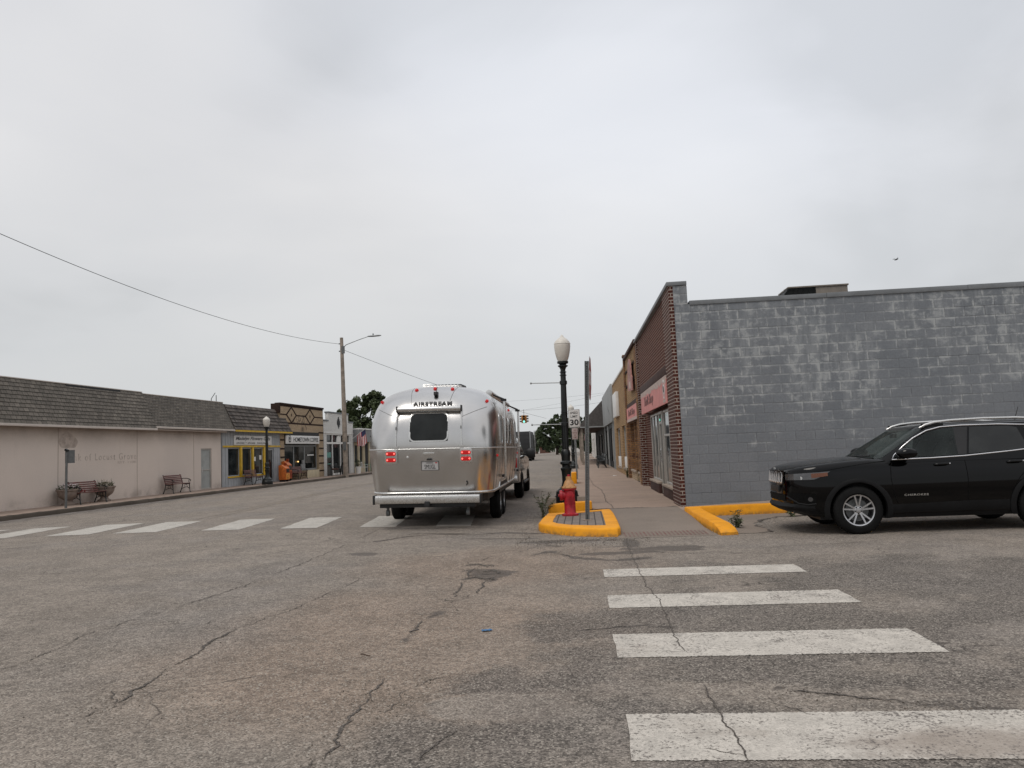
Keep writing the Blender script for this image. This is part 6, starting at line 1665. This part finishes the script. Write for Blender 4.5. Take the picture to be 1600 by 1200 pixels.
def bw(x, z): return lerp_tab(WP, x)*pz(z)
rings = []
xs = [0,.015,.04,.08,.13,.2,.28,.38,.5,.65,.8,.95,1.1,1.25,1.4,1.6,2.0,2.4,2.8,3.2,3.6,3.9,4.1,4.25,4.4,4.5,4.57,4.62]
for x in xs:
    zb, zt = lerp_tab(ZBOT, x), lerp_tab(ZTOP, x); W_ = lerp_tab(WP, x); sh = zt-.075
    half = [(0, zb), (W_*.6, zb), (W_*.9, zb+.015), (W_*pz(zb+.05), zb+.05)]
    for f_ in (.15,.3,.45,.6,.75,.9,1.): z = zb+.05+(sh-zb-.05)*f_; half.append((W_*pz(z), z))
    hx = W_*pz(sh)
    half += [(hx-.035, sh+.035), (hx-.095, sh+.048), (hx*.62, zt-.012), (hx*.32, zt-.002), (0, zt)]
    ring = [(x, -y, z) for y, z in half]+[(x, y, z) for y, z in reversed(half[1:-1])]
    rings.append(ring)
lower = MB().loft(rings)
WC_ = (1.03, 3.79); WR = .372
def cut_arches(mb, name, mat, parent, r=.435):
    me = bpy.data.meshes.new(name+'_raw'); me.from_pydata(mb.v, [], mb.f)
    bm = bmesh.new(); bm.from_mesh(me); bmesh.ops.recalc_face_normals(bm, faces=bm.faces); bm.to_mesh(me); bm.free()
    o = bpy.data.objects.new(name+'_raw', me); COL.objects.link(o); cs_ = []
    for x in WC_:
        for s_ in (-1, 1):
            c = MB().lathe([(r, s_*.50), (r, s_*1.3)], 40, (x, 0, .375), 'y')
            c.add([], []); cm = bpy.data.meshes.new('cut'); cm.from_pydata(c.v, [], c.f)
            bm = bmesh.new(); bm.from_mesh(cm); bmesh.ops.recalc_face_normals(bm, faces=bm.faces); bm.to_mesh(cm); bm.free()
            co = bpy.data.objects.new('cut', cm); COL.objects.link(co); cs_.append(co)
            md = o.modifiers.new('b', 'BOOLEAN'); md.object = co; md.operation = 'DIFFERENCE'; md.solver = 'EXACT'
    dg = bpy.context.evaluated_depsgraph_get(); nm_ = bpy.data.meshes.new_from_object(o.evaluated_get(dg)); nm_.name = name
    for c in cs_: bpy.data.objects.remove(c)
    bpy.data.objects.remove(o)
    q = bpy.data.objects.new(name, nm_); COL.objects.link(q); q.parent = parent
    nm_.materials.clear(); nm_.materials.append(mat); uvmap(nm_)
    nm_.polygons.foreach_set('use_smooth', [True]*len(nm_.polygons)); nm_.set_sharp_from_angle(angle=rad(38))
    return q
cut_arches(lower, 'body', M['paint_black'], jp)
MB().box(.7, 4.1, -.6, .6, .3, .8).build('wheel_housing', M['black_plastic'], jp)
# greenhouse
def gp(z):
    """half width, windscreen x, tail x, corner radius at height z"""
    k = (z-1.08)/(1.60-1.08)
    if k <= 1: return .875-.155*k, 1.22+.86*k, 4.50-.34*k, .30-.03*k
    t_ = min(1, (z-1.60)/.085); e = (1-(1-t_*t_)**.5)
    return .72-.34*e, 2.08+.72*e, 4.16-.55*e, .27
def g_ring(z):
    hw, xf, xr, r = gp(z); return [(y_, -x_, z) for x_, y_ in rrect(hw, xf, xr, r, 8, 12, 8)]
gz = [1.08,1.2,1.32,1.44,1.54,1.60,1.622,1.642,1.66,1.672,1.680,1.684]
def gy(z): return gp(z)[0]
# windscreen: inset patch hugging the front of the cabin ring
def screen_pt(u, z, off=.004):
    hw, xf, xr, r = gp(z); y = u*(hw-.055); e = abs(y)-(hw-r)
    x = xf+(r-math.sqrt(max(0, r*r-e*e)) if e > 0 else 0)
    return (x-off*1.2, y, z+off*.8)
rows = [[screen_pt(j/16*2-1, 1.155+(1.585-1.155)*i/10) for j in range(17)] for i in range(11)]
MB().grid(rows).build('windscreen', M['windscreen'], jp, smooth=60)
m = MB(); m.tube([screen_pt(u, 1.15, .01) for u in [k/10*1.8-.9 for k in range(11)]], .016, 6); m.build('cowl', M['cladding'], jp)
m = MB(); m.tube([(1.30,-.35,1.185),(1.36,-.62,1.20)], .010, 5); m.tube([(1.26,.15,1.18),(1.36,-.30,1.20)], .010, 5); m.build('wiper', M['black_plastic'], jp)
WIN_F = [(1.66,1.165),(1.80,1.30),(1.98,1.43),(2.20,1.535),(2.42,1.585),(2.62,1.60),(2.60,1.175),(2.2,1.163)]
BP = [(2.62,1.60),(2.83,1.60),(2.73,1.18),(2.60,1.175)]
WIN_R = [(2.86,1.598),(3.44,1.588),(3.56,1.56),(3.66,1.23),(3.62,1.222),(2.76,1.185)]
WIN_Q = [(3.66,1.56),(3.80,1.55),(4.06,1.34),(4.08,1.27),(3.74,1.235)]
def bool_obj(name, base, cutters, mat, parent, ang=38):
    def raw(mb):
        me = bpy.data.meshes.new('raw'); me.from_pydata(mb.v, [], mb.f)
        bm = bmesh.new(); bm.from_mesh(me); bmesh.ops.recalc_face_normals(bm, faces=bm.faces); bm.to_mesh(me); bm.free()
        ob = bpy.data.objects.new('raw', me); COL.objects.link(ob); return ob
    o = raw(base); cs_ = [raw(c) for c in cutters]
    for c in cs_:
        md = o.modifiers.new('b', 'BOOLEAN'); md.object = c; md.operation = 'DIFFERENCE'; md.solver = 'EXACT'
    dg = bpy.context.evaluated_depsgraph_get(); nm_ = bpy.data.meshes.new_from_object(o.evaluated_get(dg)); nm_.name = name
    for c in cs_+[o]: bpy.data.objects.remove(c)
    q = bpy.data.objects.new(name, nm_); COL.objects.link(q); q.parent = parent
    nm_.materials.clear(); nm_.materials.append(mat); uvmap(nm_)
    nm_.polygons.foreach_set('use_smooth', [True]*len(nm_.polygons)); nm_.set_sharp_from_angle(angle=rad(ang)); return q
def g_in(z, zz):
    hw, xf, xr, r = gp(z); return [(y_, -x_, zz) for x_, y_ in rrect(hw-.05, xf+.05, xr-.05, r-.03, 8, 12, 8)]
inner = MB().loft([g_in(1.08, 1.04), g_in(1.2, 1.2), g_in(1.44, 1.44), g_in(1.60, 1.585), g_in(1.63, 1.62)])
cuts = [inner]
for P in (WIN_F, WIN_R): cuts.append(MB().prism(P, 'y', -1.2, 1.2))
wsq = [screen_pt(u, z, 0)[1:] for u, z in ((-.92,1.17),(.92,1.17),(.92,1.57),(-.92,1.57))]
cuts.append(MB().prism([(a*.97, b) for a, b in wsq], 'x', .8, 2.25))
bool_obj('cabin', MB().loft([g_ring(z) for z in gz]), cuts, M['paint_black'], jp)
# interior seen through the glass
M['seat_cloth'] = surf('seat_cloth', (.03,.03,.03), .8, var=.2)
for (x, y) in ((2.55,-.38),(2.55,.38),(3.35,-.38),(3.35,.38)):
    st_ = MB().prism([(x-.14,1.0),(x+.06,1.0),(x+.20,1.38),(x+.08,1.40)], 'y', y-.23, y+.23).build('seat', M['seat_cloth'], jp, bevel=.05)
    MB().prism([(x+.10,1.42),(x+.21,1.42),(x+.23,1.54),(x+.14,1.55)], 'y', y-.13, y+.13).build('headrest', M['seat_cloth'], st_, bevel=.03)
MB().prism([(1.42,1.10),(1.85,1.10),(1.85,1.19),(1.42,1.17)], 'y', -.76, .76).build('dashboard', M['cladding'], jp, bevel=.02)
MB().tube([(1.98+.05*math.sin(q), -.38+.18*math.cos(q), 1.14+.17*math.sin(q)) for q in [i*PI/9 for i in range(18)]], .016, 6, closed=True).build('steering_wheel', M['cladding'], jp)
MB().obox((1.98,0,1.50), (.03,.24,.07)).build('inner_mirror', M['cladding'], jp, bevel=.01)
def flank(poly, off, sgn): return [(x, sgn*(gy(z)+off), z) for x, z in poly]
for sgn in (-1, 1):
    for nm_, poly, mt in (('side_window', WIN_F, 'side_glass'), ('side_window', WIN_R, 'tint'), ('side_window', WIN_Q, 'tint'), ('door_pillar', BP, 'black_plastic')):
        m = MB().add(flank(poly, .004, sgn), [tuple(range(len(poly)))]); m.build(nm_, M[mt], jp)
    top = [(1.60,1.135),(1.64,1.20),(1.80,1.335),(1.98,1.46),(2.20,1.565),(2.42,1.614),(2.75,1.627),(3.3,1.620),(3.7,1.595),(3.95,1.50),(4.16,1.33),(4.17,1.275),(4.0,1.255),(3.4,1.200),(2.7,1.152),(2.2,1.138),(1.75,1.135)]
    m = MB().tube([(x, sgn*(gy(z)+.008), z) for x, z in top], .0095, 6, closed=True); m.build('chrome_trim', M['chrome'], jp, smooth=50)
    # roof rail
    pts = [(2.13,1.612),(2.22,1.655),(2.36,1.69),(2.6,1.712),(3.1,1.722),(3.6,1.712),(3.95,1.68),(4.08,1.64)]
    m = MB().tube([(x, sgn*(.665-.015*abs(x-3.1)*0), z) for x, z in pts], [.014,.022,.022,.02,.02,.02,.02,.012], 8); m.build('roof_rail', M['skin_trim'], jp, smooth=50)
    for (xa, xb) in ((2.16,2.50),(3.75,4.06)): MB().box(xa, xb, sgn*.665-.012, sgn*.665+.012, 1.60, 1.675).build('rail_foot', M['cladding'], jp, bevel=.01)
    # mirror
    y0 = sgn*(gy(1.2)+.02)
    m = MB(); m.loft([[(1.76+dx+a*math.cos(q)*.66, y0+sgn*.03+sgn*yy, 1.228+b*math.sin(q)*1.05) for q in [i*PI/8 for i in range(16)]] for dx, yy, a, b in ((0,.02,.10,.045),(0,.07,.20,.075),(.0,.16,.22,.08),(.02,.225,.17,.068),(.03,.245,.08,.04))])
    mi = m.build('mirror', M['paint_black'], jp, smooth=50)
    MB().box(1.68, 1.80, min(y0-sgn*.03, y0+sgn*.08), max(y0-sgn*.03, y0+sgn*.08), 1.145, 1.18).build('mirror_foot', M['cladding'], mi, bevel=.01)
    # doors seams, handles
    def seam(pts, r=.0045):
        P = []
        for (a, b) in zip(pts, pts[1:]):
            for i in range(8): P.append((a[0]+(b[0]-a[0])*i/8, a[1]+(b[1]-a[1])*i/8))
        P.append(pts[-1]); return MB().tube([(x, sgn*(bw(x, z)+.0005), z) for x, z in P], r, 5)
    M.setdefault('gap', surf('gap', (.001,.001,.001), .9))
    m = seam([(1.62,1.13),(1.56,1.02),(1.545,.85),(1.57,.62),(1.62,.46)]); m2 = seam([(2.68,1.10),(2.685,.8),(2.66,.46)]); m3 = seam([(3.62,1.12),(3.60,.95),(3.45,.80),(3.33,.62),(3.28,.46)]); m4 = seam([(.42,.98),(.75,1.03),(1.15,1.085),(1.5,1.12)], .004)
    for q in (m, m2, m3): q.build('door_gap', M['gap'], jp)
    m4.build('hood_gap', M['gap'], jp)
    for x in (2.30, 3.38):
        y = sgn*(bw(x, 1.035)); h = MB(); h.loft([[(x+dx, y+sgn*(oo+r*math.cos(q)), 1.035+dz+r*1.3*math.sin(q)) for q in [i*PI/5 for i in range(10)]] for dx, oo, r, dz in ((-.10,.0,.008,-.005),(-.07,.022,.014,0),(.0,.03,.015,.004),(.09,.024,.016,.006),(.13,.004,.012,.008))])
        hh = h.build('door_handle', M['paint_black'], jp, smooth=50)
        MB().lathe([(.010,0),(.010,.035),(.002,.037)], 10, (x+.135, y-sgn*.0, 1.045), 'y').fn(lambda a,b,c: (a, y+sgn*(abs(b-y)), c)).build('lock', M['chrome'], hh)
    # lower crease (a faint highlight line) and lettering
    # cladding: arches
    for cx in WC_:
        P_in, P_out = [], []
        for i in range(29):
            q = -.42+(PI+.84)*i/28; 
            a = (cx+.432*math.cos(q), .375+.432*math.sin(q)); b = (cx+.515*math.cos(q), .375+.49*math.sin(q)*1.0)
            P_in.append((min(max(a[0],.02),4.6), max(a[1],.235))); P_out.append((min(max(b[0],.02),4.6), max(b[1],.235)))
        rows = []
        for a, b in zip(P_in, P_out):
            mid = ((a[0]*.5+b[0]*.5), (a[1]*.5+b[1]*.5))
            rows.append([(a[0], sgn*(bw(*a)-.06), a[1]), (a[0], sgn*(bw(*a)+.016), a[1]), (mid[0], sgn*(bw(*mid)+.022), mid[1]), (b[0], sgn*(bw(*b)+.012), b[1]), (b[0], sgn*(bw(*b)-.01), b[1])])
        MB().grid(rows).build('arch_cladding', M['cladding'], jp, smooth=45)
    rows = []
    for i in range(25):
        x = 1.50+(3.27-1.50)*i/24; zt = .445+.025*min(1, (x-1.5)/1.1)
        rows.append([(x, sgn*(bw(x,zt)-.02), zt), (x, sgn*(bw(x,zt)+.012), zt-.004), (x, sgn*(bw(x,.41)+.014), .41), (x, sgn*(bw(x,.33)+.006), .33), (x, sgn*(bw(x,.26)-.03), .245), (x, sgn*(bw(x,.26)-.15), .245)])
    MB().grid(rows).build('sill_cladding', M['cladding'], jp, smooth=45)
    for cx in WC_: wheel(jp, (cx, sgn*.805, WR), WR, .235, 1, .250, 10, 'alu').rotation_euler = (0, 0, -PI/2 if sgn < 0 else PI/2)
    # headlamp wrapped round the corner, written as (x, z) rows along the flank
    def front_x(y, z):
        lo, hi = 0., 2.
        t_ = abs(y)
        for _ in range(26):
            mid = (lo+hi)/2
            if bw(mid, z) < t_: lo = mid
            else: hi = mid
        return hi
    rows = []
    for i in range(15):
        f_ = i/14; x = .045+.60*f_**1.5
        z1 = .952+.038*f_; z0 = .862+.012*f_ if f_ < .7 else .870+.118*((f_-.7)/.3)**1.3
        rows.append([(x-.004, sgn*(bw(x, z)+.007), z) for z in [z0+(z1-z0)*k/5 for k in range(6)]])
    hl = MB().grid(rows).build('headlight', M['lens_dark'], jp, smooth=60)
    rows = []
    for i in range(7):
        f_ = .66+.30*i/6; x = .045+.60*f_**1.5; z1 = .94+.036*f_; z0 = .895+.03*max(0,(f_-.7)/.3); rows.append([(x-.006, sgn*(bw(x, z)+.0095), z) for z in (z0, (z0+z1)/2, z1)])
    MB().grid(rows).build('indicator', M['amber'], hl, smooth=60)
    x = .21; MB().lathe([(.001,-.0),(.020,-.004),(.028,.0)], 12, (x, 0, .895), 'y').fn(lambda a,b,c: (a, sgn*(bw(a, c)+.010-b*0), c)).build('projector', M['skin_trim'], hl)
    rows = []
    for i in range(11):
        f_ = i/10; x = .05+.58*f_**1.5; z = .856+.012*f_ if f_ < .7 else .866+.10*((f_-.7)/.3)**1.3; rows.append([(x-.004, sgn*(bw(x, z-k)+.009), z-k) for k in (0,.012)])
    MB().grid(rows).build('lamp_rim', M['cladding'], hl, smooth=60)
    # fog lamp pocket
    rows = []
    for i in range(9):
        f_ = i/8; x = .05+.36*f_; z1 = .665-.02*f_; z0 = .60-.115*min(1, f_*1.4)+.03*max(0, f_-.8)*5
        rows.append([(x-.003, sgn*(bw(x, z)+.006), z) for z in [z0+(z1-z0)*k/3 for k in range(4)]])
    fo = MB().grid(rows).build('fog_pocket', M['gap'], jp, smooth=60)
    m = MB().tube([(x-.005, sgn*(bw(x, z)+.008), z) for x, z in ((.05,.60),(.11,.545),(.18,.495),(.30,.475),(.41,.49))], .014, 6); m.build('fog_trim', M['cladding'], fo, smooth=50)
    x = .33; MB().lathe([(.001,0),(.03,-.004),(.036,.0)], 12, (x, 0, .56), 'y').fn(lambda a,b,c: (a-.004, sgn*(bw(a, c)+.012), c)).build('fog_lamp', M['lens_dark'], fo)
m = text_mb('CHEROKEE', .36, .030, .002, .012, 0, 1.15); m.fn(lambda x,y,z: (x+1.90, -bw(x+1.90, z+.585)-.003+y, z+.585)); m.build('door_lettering', M['skin_trim'], jp)
# grille: seven slots with bright surrounds, following the nose
gm = MB(); gs_ = MB()
for i in range(7):
    y = -.39+i*.13; w_ = .105; 
    def nose(yy, zz): return front_x(yy, zz)+lerp_tab([(.78,.0),(.88,-.006),(.93,.0),(.975,.014)], zz)-.006
    outer = [(y-w_/2,.80),(y+w_/2,.80),(y+w_/2,.965),(y-w_/2,.965)]; P = []
    O = rr2(y, .905, w_, .20, .022, 3); I = rr2(y, .905, w_-.042, .155, .014, 3); n = len(O)
    gm.add([(nose(a,b)-.010, a, b) for a, b in O]+[(nose(a,b)-.016, a, b) for a, b in I]+[(nose(a,b)+.03, a, b) for a, b in I], [(k+j, k+(j+1)%n, k2+(j+1)%n, k2+j) for k, k2 in ((0,n),(n,2*n)) for j in range(n)])
    gs_.add([(nose(a,b)-.004, a, b) for a, b in I], [tuple(range(n))])
gr = gm.build('grille', surf('grille_bright', (.66,.66,.67), .35, .4, var=.06), jp, smooth=30); gs_.build('grille_slot', M['gap'], gr)
m = MB().grid([[(front_x(-.5+k/10, z)-.006-.004*math.sin(PI*(z-.775)/.237), -.5+k/10, z) for k in range(11)] for z in (.775,.82,.88,.94,.99,1.012)]); m.build('nose_panel', M['paint_black'], jp, smooth=60)
m = text_mb('Jeep', .13, .045, .003, .012); m.fn(lambda x,y,z: (.010+z*.25+y, -x, z+1.038)); m.build('hood_emblem', M['skin_trim'], jp)
m = MB(); m.prism([(-.26,.66),(.26,.66),(.26,.76),(-.26,.76)], 'x', -.018, .03); m.build('plate_holder', M['black_plastic'], jp, bevel=.008)
m = MB().grid([[(front_x(-.5+k/10, z)-.006, -.5+k/10, z) for k in range(11)] for z in (.52,.57,.63)]); m.build('lower_grille', M['gap'], jp, smooth=60)
rows = []
for i in range(25):
    y = -.86+1.72*i/24; x = front_x(y, .43)+.02
    rows.append([(x-.012, y, .50), (x-.055, y, .44), (x-.03, y, .395), (x+.06, y, .345), (x+.25, y, .315)])
MB().grid(rows).build('chin_spoiler', M['cladding'], jp, smooth=50)
MB().box(.5, 4.2, -.7, .7, .22, .30).build('underbody', M['black_plastic'], jp)
an = MB().tube([(3.98,.1,1.67),(4.06,.1,1.90)], [.008,.004], 6).build('antenna', M['black_plastic'], jp)
m = MB()
for (x, y) in ((.92,-.25),(.92,.25)): m.obox((x,y,1.158), (.03,.02,.012))
m.build('washer_jet', M['cladding'], jp)
# hood creases
m = MB()
for sgn in (-1, 1): m.tube([(.14,sgn*.50,1.018),(.5,sgn*.57,1.088),(.95,sgn*.62,1.142),(1.2,sgn*.65,1.165)], [.004,.012,.012,.006], 6)
m.build('hood_crease', M['paint_black'], jp, smooth=60)
for sgn in (-1, 1): MB().box(4.50, 4.60, sgn*.72-.12, sgn*.72+.12, .98, 1.12).build('tail_light', M['red_lens'], jp, bevel=.02)

# ------------------------------------------------------------------ silver pickup towing the trailer; local y forward
pk = thing('pickup_truck', 'silver pickup truck towing the silver trailer, big black tow mirror out', 'pickup truck', (-2.98, 24.15, .04), rad(1.1))
def prof_body(m, x0, x1): m.prism([(-1.15,.62),(-1.18,.95),(-1.12,1.30),(.95,1.32),(1.0,1.28),(3.1,1.28),(4.35,1.20),(4.62,1.08),(4.72,.8),(4.68,.5),(4.3,.45),(-1.1,.5)], 'x', x0, x1)
WC_P = (0., 3.62)
m = MB()
ringsP = []
for (xx, inset) in ((-1.0,.05),(-.97,.015),(-.93,0),(.93,0),(.97,.015),(1.0,.05)):
    P = [(-1.15,.60),(-1.18,.95),(-1.12,1.28),(.95,1.30),(3.1,1.27),(4.35,1.19),(4.62,1.06),(4.72,.8),(4.66,.5),(4.3,.45),(-1.1,.5)]
    cy, cz = 1.7, .9
    ringsP.append([(xx, y+(cy-y)*inset*.25, z+(cz-z)*inset) for y, z in P])
m.loft(ringsP)
me_ = m
def cutP(mb):
    me = bpy.data.meshes.new('raw'); me.from_pydata(mb.v, [], mb.f); bm = bmesh.new(); bm.from_mesh(me); bmesh.ops.recalc_face_normals(bm, faces=bm.faces); bm.to_mesh(me); bm.free()
    o = bpy.data.objects.new('raw', me); COL.objects.link(o); cs_ = []
    for y in WC_P:
        c = MB().lathe([(.47,-1.3),(.47,1.3)], 36, (0,y,.40), 'x'); cm = bpy.data.meshes.new('cut'); cm.from_pydata(c.v, [], c.f); bm = bmesh.new(); bm.from_mesh(cm); bmesh.ops.recalc_face_normals(bm, faces=bm.faces); bm.to_mesh(cm); bm.free()
        co = bpy.data.objects.new('cut', cm); COL.objects.link(co); cs_.append(co); md = o.modifiers.new('b','BOOLEAN'); md.object = co; md.operation = 'DIFFERENCE'; md.solver = 'EXACT'
    dg = bpy.context.evaluated_depsgraph_get(); nm_ = bpy.data.meshes.new_from_object(o.evaluated_get(dg)); nm_.name = 'body'
    for c in cs_: bpy.data.objects.remove(c)
    bpy.data.objects.remove(o); q = bpy.data.objects.new('body', nm_); COL.objects.link(q); q.parent = pk
    nm_.materials.clear(); nm_.materials.append(M['paint_silver']); uvmap(nm_); nm_.polygons.foreach_set('use_smooth', [True]*len(nm_.polygons)); nm_.set_sharp_from_angle(angle=rad(35))
cutP(m)
def cabring(z, hw, y0, y1): return [(x, y, z) for x, y in rrect(hw, y0, y1, .22, 7, 8, 6)]
MB().loft([cabring(1.25,.95,.95,3.25), cabring(1.55,.88,1.0,2.9), cabring(1.85,.78,1.1,2.5), cabring(1.93,.70,1.2,2.35), cabring(1.95,.5,1.35,2.2)]).build('cab', M['paint_silver'], pk, smooth=40)
for sgn in (-1, 1):
    for (ya, yb, yc_, yd) in ((1.10,1.85,1.82,1.25),(1.95,2.98,2.62,1.95)):
        P = [(ya,1.30,.945),(yb,1.30,.945),(yc_,1.80,.80),(yd,1.80,.80)]
        MB().add([(sgn*(w_+.004), y, z) for y, z, w_ in P], [(0,1,2,3)]).build('side_window', M['tint'], pk)
    m = MB(); m.loft([[(sgn*(1.0+dx), 2.72+a*.35*math.cos(q), 1.34+a*math.sin(q)*.9) for q in [i*PI/7 for i in range(14)]] for dx, a in ((.02,.08),(.10,.20),(.24,.21),(.33,.15))])
    mi = m.build('tow_mirror', M['black_plastic'], pk, smooth=50); MB().tube([(sgn*.9,2.75,1.3),(sgn*1.08,2.72,1.34)], .03, 6).build('mirror_arm', M['black_plastic'], mi)
    for y in WC_P: wheel(pk, (sgn*.90, y, .405), .405, .27, sgn, .235, 10, 'alu')
    MB().box(min(sgn*.92,sgn*1.06), max(sgn*.92,sgn*1.06), .65, 3.0, .40, .46).build('side_step', M['black_plastic'], pk, bevel=.015)
    MB().box(sgn*.88-.07, sgn*.88+.07, -1.2, -1.12, .95, 1.25).build('tail_light', M['red_lens'], pk, bevel=.01)
    MB().tube([(sgn*1.0, 2.0, 1.10),(sgn*1.02,2.05,1.10),(sgn*1.02,2.2,1.10),(sgn*1.0,2.25,1.10)], .014, 6).build('door_handle', M['chrome'], pk)
MB().add([(-.78,3.0,1.32),(.78,3.0,1.32),(.66,2.52,1.84),(-.66,2.52,1.84)], [(0,1,2,3)]).build('windscreen', M['windscreen'], pk)
MB().box(-.62,.62,1.03,1.05,1.38,1.78).build('rear_window', M['tint'], pk)
MB().box(-.95,.95,-1.32,-1.16,.55,.72).build('rear_bumper', M['chrome'], pk, bevel=.03)
MB().box(-.5,.5,-.9,3.8,.3,.5).build('chassis', M['black_plastic'], pk)

# ------------------------------------------------------------------ black box truck further down the street
bt = thing('box_truck', 'tall dark box truck waiting ahead of the silver trailer', 'truck', (-7.25, 88.0, .09), rad(.4))
MB().box(-1.2,1.2,0,6.4,.95,3.42).build('cargo_box', surf('truck_box', (.022,.023,.025), .5, var=.2, sc=1.5), bt, bevel=.03)
m = MB()
for z in (1.5, 2.0, 2.5, 3.0): m.box(-1.14,1.14,-.02,.0,z-.02,z+.02)
for i in range(7): m.box(1.2,1.22,.4+i*.9,.46+i*.9,1.0,3.36)
m.build('door_rib', M['black_plastic'], bt)
m = MB(); m.box(1.12,1.23,-.04,.06,.9,3.46); m.box(-1.23,-1.12,-.04,.06,.9,3.46); m.build('corner_post', M['galv'], bt)
MB().box(-1.0,1.0,6.5,8.2,.6,2.6).build('cab', surf('truck_cab', (.05,.05,.052), .4, var=.1), bt, bevel=.12)
MB().box(-1.1,1.1,-.05,8.0,.55,.9).build('chassis', M['black_plastic'], bt)
MB().box(-1.15,1.15,-.12,-.04,.30,.60).build('underride_bar', M['galv_dull'], bt)
for sgn in (-1, 1):
    for y in (1.3, 2.4, 7.3): wheel(bt, (sgn*1.0, y, .48), .48, .30, sgn, .28, 6, 'galv')
    m = MB().tube([(sgn*1.32,6.5,.9),(sgn*1.32,6.5,3.6)], .07, 8); m.build('exhaust_stack', M['skin_trim'], bt)
    MB().box(sgn*1.4-.1, sgn*1.4+.1, 7.6,7.66,1.9,2.4).build('mirror', M['black_plastic'], bt); MB().box(min(sgn*1.0,sgn*1.4),max(sgn*1.0,sgn*1.4),7.6,7.64,2.1,2.14).build('mirror_arm', M['black_plastic'], bt)
    MB().box(sgn*.95-.12, sgn*.95+.12, -.15,-.12,.40,.52).build('tail_light', M['red_lens'], bt)
